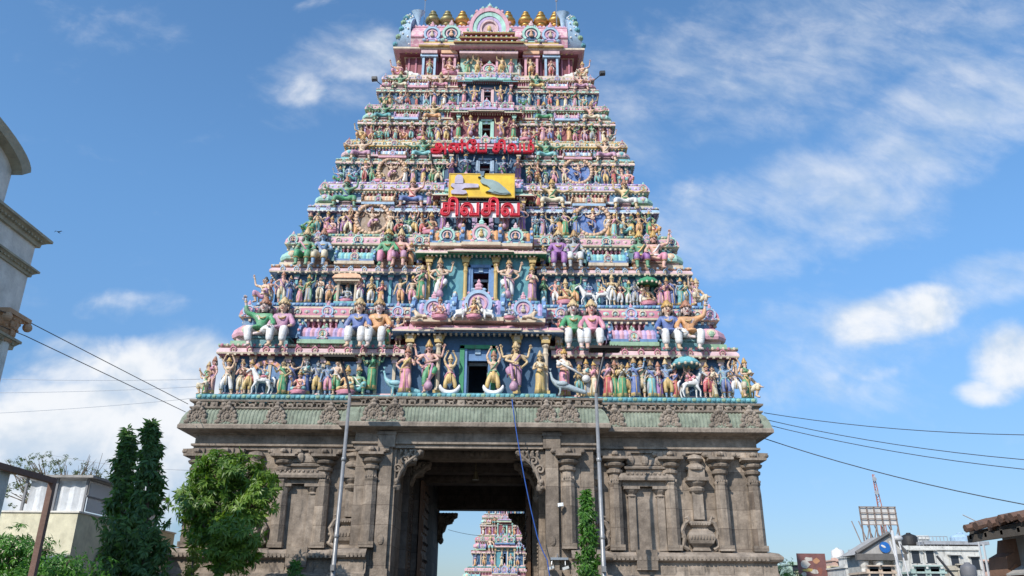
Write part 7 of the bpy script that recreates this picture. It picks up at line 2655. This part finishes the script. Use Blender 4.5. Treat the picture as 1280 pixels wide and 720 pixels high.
wb = block(1122, 1222, 683, 64, 12, WHITE, 'long stained whitewashed building past the gabled one', [(1142, 696), (1160, 696), (1190, 702), (1215, 704)])
block(1128, 1160, 670, 70, 8, WHITE, 'white rooftop room rising behind the whitewashed building', [(1138, 678)])
m = MB()
q_ = at(1158, 680, 63.9)
m.box((0, 0, q_.z), (5, 3, q_.z + .25))
o = m.build('roof_sheet', P['grey'], None, loc=(q_.x, 64.2, 0))
tag(o, 'dark corrugated sheet lying on the whitewashed roof', 'roof sheet')
block(1040, 1078, 698, 85, 10, PINKW, 'salmon pink building behind the gabled building', [(1050, 708), (1066, 710)])
block(1056, 1080, 706, 70, 8, WHITE, 'low white house in front of the salmon pink building', [(1068, 714)])
block(1030, 1058, 708, 78, 8, paint('yellowish_wall', (.66, .58, .40)), 'low yellowish building beside the red hoarding', [(1044, 715)])
block(1222, 1262, 700, 80, 10, PINKW, 'low distant pinkish building between whitewashed wall and tiled shed', [(1232, 708)])
block(985, 1003, 703, 90, 8, paint('greenish_wall', (.38, .50, .42)), 'small greenish building beyond the corner of the base', [(993, 712)])
# painted hoarding (abstract patches)
h0, h1 = at(1000, 728, 74), at(1031, 692, 74)
hd = empty('hoarding', (h0.x, 74, 0))
tag(hd, 'dark red advertisement hoarding with pale blurred shapes', 'billboard')
w_, h_ = h1.x - h0.x, h1.z - h0.z
m = MB()
m.box((0, 0, h0.z), (w_, .12, h1.z), 0)
rr_ = random.Random(6)
for (x, z, rx, rz, mm) in ((.25, .62, .20, .16, 1), (.40, .80, .18, .09, 1), (.66, .74, .13, .11, 2), (.34, .42, .22, .07, 3), (.55, .36, .16, .09, 1), (.18, .26, .12, .12, 1), (.75, .40, .10, .16, 4), (.45, .16, .22, .06, 1)):
    pts = [(w_ * (x + rx * rr_.uniform(.6, 1.1) * cos(2 * pi * q / 9)), h0.z + h_ * (z + rz * rr_.uniform(.6, 1.1) * sin(2 * pi * q / 9))) for q in range(9)]
    m.prism(pts, -.01 - .004 * rr_.random(), .02, mm)
m.build('panel', [paint('hoarding_red', (.20, .085, .075), .6, .3), paint('hoarding_cream', (.55, .50, .44)), paint('hoarding_tan', (.48, .24, .12)), paint('hoarding_yellow', (.50, .36, .10)), paint('hoarding_brown', (.25, .09, .06))], hd)
m = MB()
for x in (.1, .5, .9):
    m.box((w_ * x - .08, .13, 0), (w_ * x + .08, .28, h1.z))
m.build('stilt', IRON, hd)
# roof clutter: railings, tanks, a stair hut and a washing line of small things on the flat roofs
for (px, py, Y, w_, h_, mt_, lab) in ((1138, 683, 66, 1.2, .9, P['black'], 'small black roof tank on the whitewashed building'), (1203, 684, 68, 1.6, 1.0, P['skyblue'], 'pale blue roof tank on the whitewashed building'), (1048, 699, 88, 1.3, 1.0, P['white'], 'white roof tank on the salmon pink building')):
    p_ = at(px, py, Y)
    o = empty('roof_tank', (p_.x, Y, p_.z - .2))
    tag(o, lab, 'tank', 'tanks on the town roofs')
    m = MB()
    m.lathe((0, 0, .25), [(w_ * .45, 0), (w_ * .5, .06), (w_ * .5, h_ * .7), (w_ * .42, h_ * .85), (w_ * .15, h_), (w_ * .14, h_ * 1.08), (0, h_ * 1.1)], 14)
    m.build('body', mt_, o, auto=True)
    m = MB()
    for sx in (-1, 1):
        m.box((sx * w_ * .35 - .06, -.4, -.1), (sx * w_ * .35 + .06, .4, .25))
    m.build('stand', P['grey'], o)
for (xa, xb, py, Y, lab) in ((1150, 1186, 684, 64.3, 'thin roof railing along the edge of the whitewashed building'), (1062, 1078, 700, 70.4, 'thin roof railing on the low white house')):
    a_, c_ = at(xa, py, Y), at(xb, py, Y)
    m = MB()
    L = c_.x - a_.x
    for q in range(9):
        m.tube([(L * q / 8, 0, -.2), (L * q / 8, 0, .8)], .025, 5)
    for z in (.4, .8):
        m.tube([(0, 0, z), (L, 0, z)], .025, 5)
    o = m.build('roof_railing', P['grey'], None, loc=(a_.x, Y, a_.z))
    tag(o, lab, 'railing')
block(1084, 1118, 712, 57, 3, paint('peach_wall', (.58, .46, .36), .85, .5), 'low peach-coloured shop front below the gabled building', [(1092, 717), (1108, 717)])
block(1140, 1180, 712, 58, 3, paint('mint_wall', (.42, .54, .50), .85, .6), 'low pale green shed before the whitewashed building', [(1150, 717), (1168, 717)])
block(1185, 1216, 708, 59, 4, paint('sand_wall', (.50, .45, .36), .85, .6), 'sandy rough wall with a dark opening before the whitewashed building', [(1203, 715)])
# white poles and clutter before the white building
for k, (xa, ya, xb, yb3, Y, r2) in enumerate(((1115, 663, 1124, 720, 55, .10), (1121, 668, 1136, 722, 56, .05), (1112, 676, 1128, 722, 54, .04))):
    t_, b3 = at(xa, ya, Y), at(xb, yb3, Y)
    m = MB()
    d_ = (b3 - t_)
    foot = Vector((t_.x + d_.x * t_.z / max(.1, (t_.z - b3.z)), Y, 0))
    m.tube([(foot.x, Y, 0), t_], r2, 6)
    if k == 0:
        m.ball(t_ + Vector((.3, 0, -.5)), (.35, .2, .2), 7, 5)
    o = m.build('white_pole', plain('aerial_white', (.5, .5, .5), .5), None, True)
    tag(o, ['thickest white pole with a crossbar beside the gabled building', 'thin leaning white pole, the longer one before the whitewashed wall', 'thinnest leaning white pole nearest the gable columns'][k], 'pole')
b4, t4 = at(1190, 718, 50), at(1171, 695, 50)
m = MB()
m.tube([(b4.x + (b4.x - t4.x) / (t4.z - b4.z) * b4.z, 50, 0), b4, t4], .07, 6)
o = m.build('leaning_post', P['dark'], None, True)
tag(o, 'dark post leaning before the whitewashed building', 'post')
p5 = at(1211, 716, 52)
tk = empty('water_tank', (p5.x, 52, 0))
tag(tk, 'small grey domed tank on a stand before the distant pink building', 'tank')
m = MB()
for sx in (-1, 1):
    for sy in (-1, 1):
        m.box((sx * .5 - .05, sy * .5 - .05, 0), (sx * .5 + .05, sy * .5 + .05, p5.z - .3))
m.box((-.7, -.7, p5.z - .3), (.7, .7, p5.z - .2))
m.build('stand', GALV, tk)
m = MB()
m.lathe((0, 0, p5.z - .2), [(.42, 0), (.45, .1), (.45, .5), (.38, .62), (.18, .72), (.16, .8), (0, .82)], 14)
m.build('body', plain('tank_grey', (.14, .14, .15), .6), tk, True)
# bird in the sky
pb5 = at(73, 290, 60)
m = MB()
m.ball((0, 0, 0), (.09, .26, .08), 7, 5)
m.add([(-.02, -.1, .03), (-.02, .12, .03), (-.42, .1, .16), (-.75, .18, .02), (-.40, -.08, .16)], [(0, 1, 2, 4), (4, 2, 3)])
m.add([(.02, -.1, .03), (.02, .12, .03), (.42, .1, .16), (.75, .18, .02), (.40, -.08, .16)], [(0, 4, 2, 1), (4, 3, 2)])
m.add([(-.05, .2, 0), (.05, .2, 0), (.1, .45, .01), (-.1, .45, .01)], [(0, 1, 2, 3)])
o = m.build('bird', plain('bird_dark', (.03, .028, .025), .6), None, loc=pb5)
o.scale = (.6, .6, .6)
tag(o, 'small dark bird gliding in the blue sky', 'bird')

# ------------------------------------------------------------------ second gateway tower, seen through the gate
T2Y = 128.0
c2 = at(631, 690, T2Y - 4)
t2 = empty('temple_gateway_tower', (c2.x, T2Y, 0))
tag(t2, 'smaller pink and blue gateway tower framed by the dark gate opening', 'temple tower')
def z2(py): return at(626, py, T2Y - 4).z
hw = lambda px, py: at(px, py, T2Y - 4).x
L2 = []
for (py, half) in ((742, 56), (708, 44), (668, 33), (641, 26.5), (621, 21)):
    L2.append((half * .122, half * .122 * .72, z2(py)))
T2Y0 = T2Y
m = MB()
w_, d_, zf = L2[0]
for sx in (-1, 1):
    a_, c_ = sorted((sx * 1.1, sx * w_))
    m.box((a_, -d_, 0), (c_, d_, zf - .4))
m.box((-1.15, -d_ + .02, 3.2), (1.15, d_, zf - .4))
m.box((-1.1, d_ - .3, 0), (1.1, d_ - .05, 3.2))
b2_ = m.build('stone_base', GRANITE, t2)
m = MB()
m.sweep(plan(w_, d_, 0, 0), [(0, zf - .75), (.35, zf - .6), (.4, zf - .4), (.1, zf - .1)], closed=True)
m.build('cornice_moulding', GRANITE_CARVED, b2_)
ST2 = [STYLE[1], dict(STYLE[0], croof=('lilac', 'palepink', 'blue', 'green')), dict(STYLE[4], sala=('pink', 'palepink', 'cream', 'gold')), STYLE[5]]
for i in range(4):
    w_, d_, z_ = L2[i]
    tier(t2, i, L2[i], L2[i + 1], w_ * .30, .2, [w_ * .62], ST2[i], .5)
w_, d_, z_ = L2[4]
m = MB()
m.box((-w_ * .85, -d_ * .7, z_), (w_ * .85, d_ * .7, z_ + 1.3))
m.build('tier', P['maroon'], t2)
m = MB()
m.sweep(plan(w_ * .85, d_ * .7, 0, 0), [(0, z_ + 1.2), (.3, z_ + 1.25), (.3, z_ + 1.4), (0, z_ + 1.55)], closed=True)
m.build('eave_cornice', P['cream'], t2)
m = MB()
m.prism([(d_ * .78 * cos(pi * k / 12), z_ + 1.5 + 2.0 * sin(pi * k / 12)) for k in range(13)], -w_ * .8, w_ * .8, 0, 'YZ')
m.build('roof', P['pink'], t2)
for k in range(5):
    link_mesh('finial_pot', kalm, t2, (w_ * .6 * (k - 2) / 2, 0, z_ + 3.4), scale=(.6, .6, .6))
SAVE = (TX, TY)
TX, TY = c2.x, T2Y
n0 = len(STATUES)
for i, n in ((1, 8), (2, 8), (3, 6)):
    w_, d_, z_ = L2[i]
    h_ = L2[i + 1][2] - z_
    s_ = d_ - L2[i + 1][1]
    for k in range(n):
        x = (-1 + 2 * (k + .5) / n) * w_ * .93
        if abs(x) < w_ * .12:
            x += .2
        kind = rs.choice(['folded', 'hip', 'raised', 'hanging'])
        statue(kind, rs.choice(['dhoti', 'sari']), x, -(d_ - .25 * s_) - (.2 if abs(x) < w_ * .3 else 0), z_ + .01, .42 * h_, rs.choice(SK), rs.choice(CK), rs.choice(CK), 0, i, 'standing')
    for sx in (-1, 1):
        statue('seated', 'dhoti', sx * w_ * .40, -(d_ - .42 * s_), z_ + .43 * h_, .6 * h_, rs.choice(SK), rs.choice(CK), rs.choice(CK), 0, i, 'seated')
label_statues(STATUES[n0:], ' of far tower')
for q in STATUES[n0:]:
    q['o']['group'] = 'statues on the smaller far tower'
TX, TY = SAVE
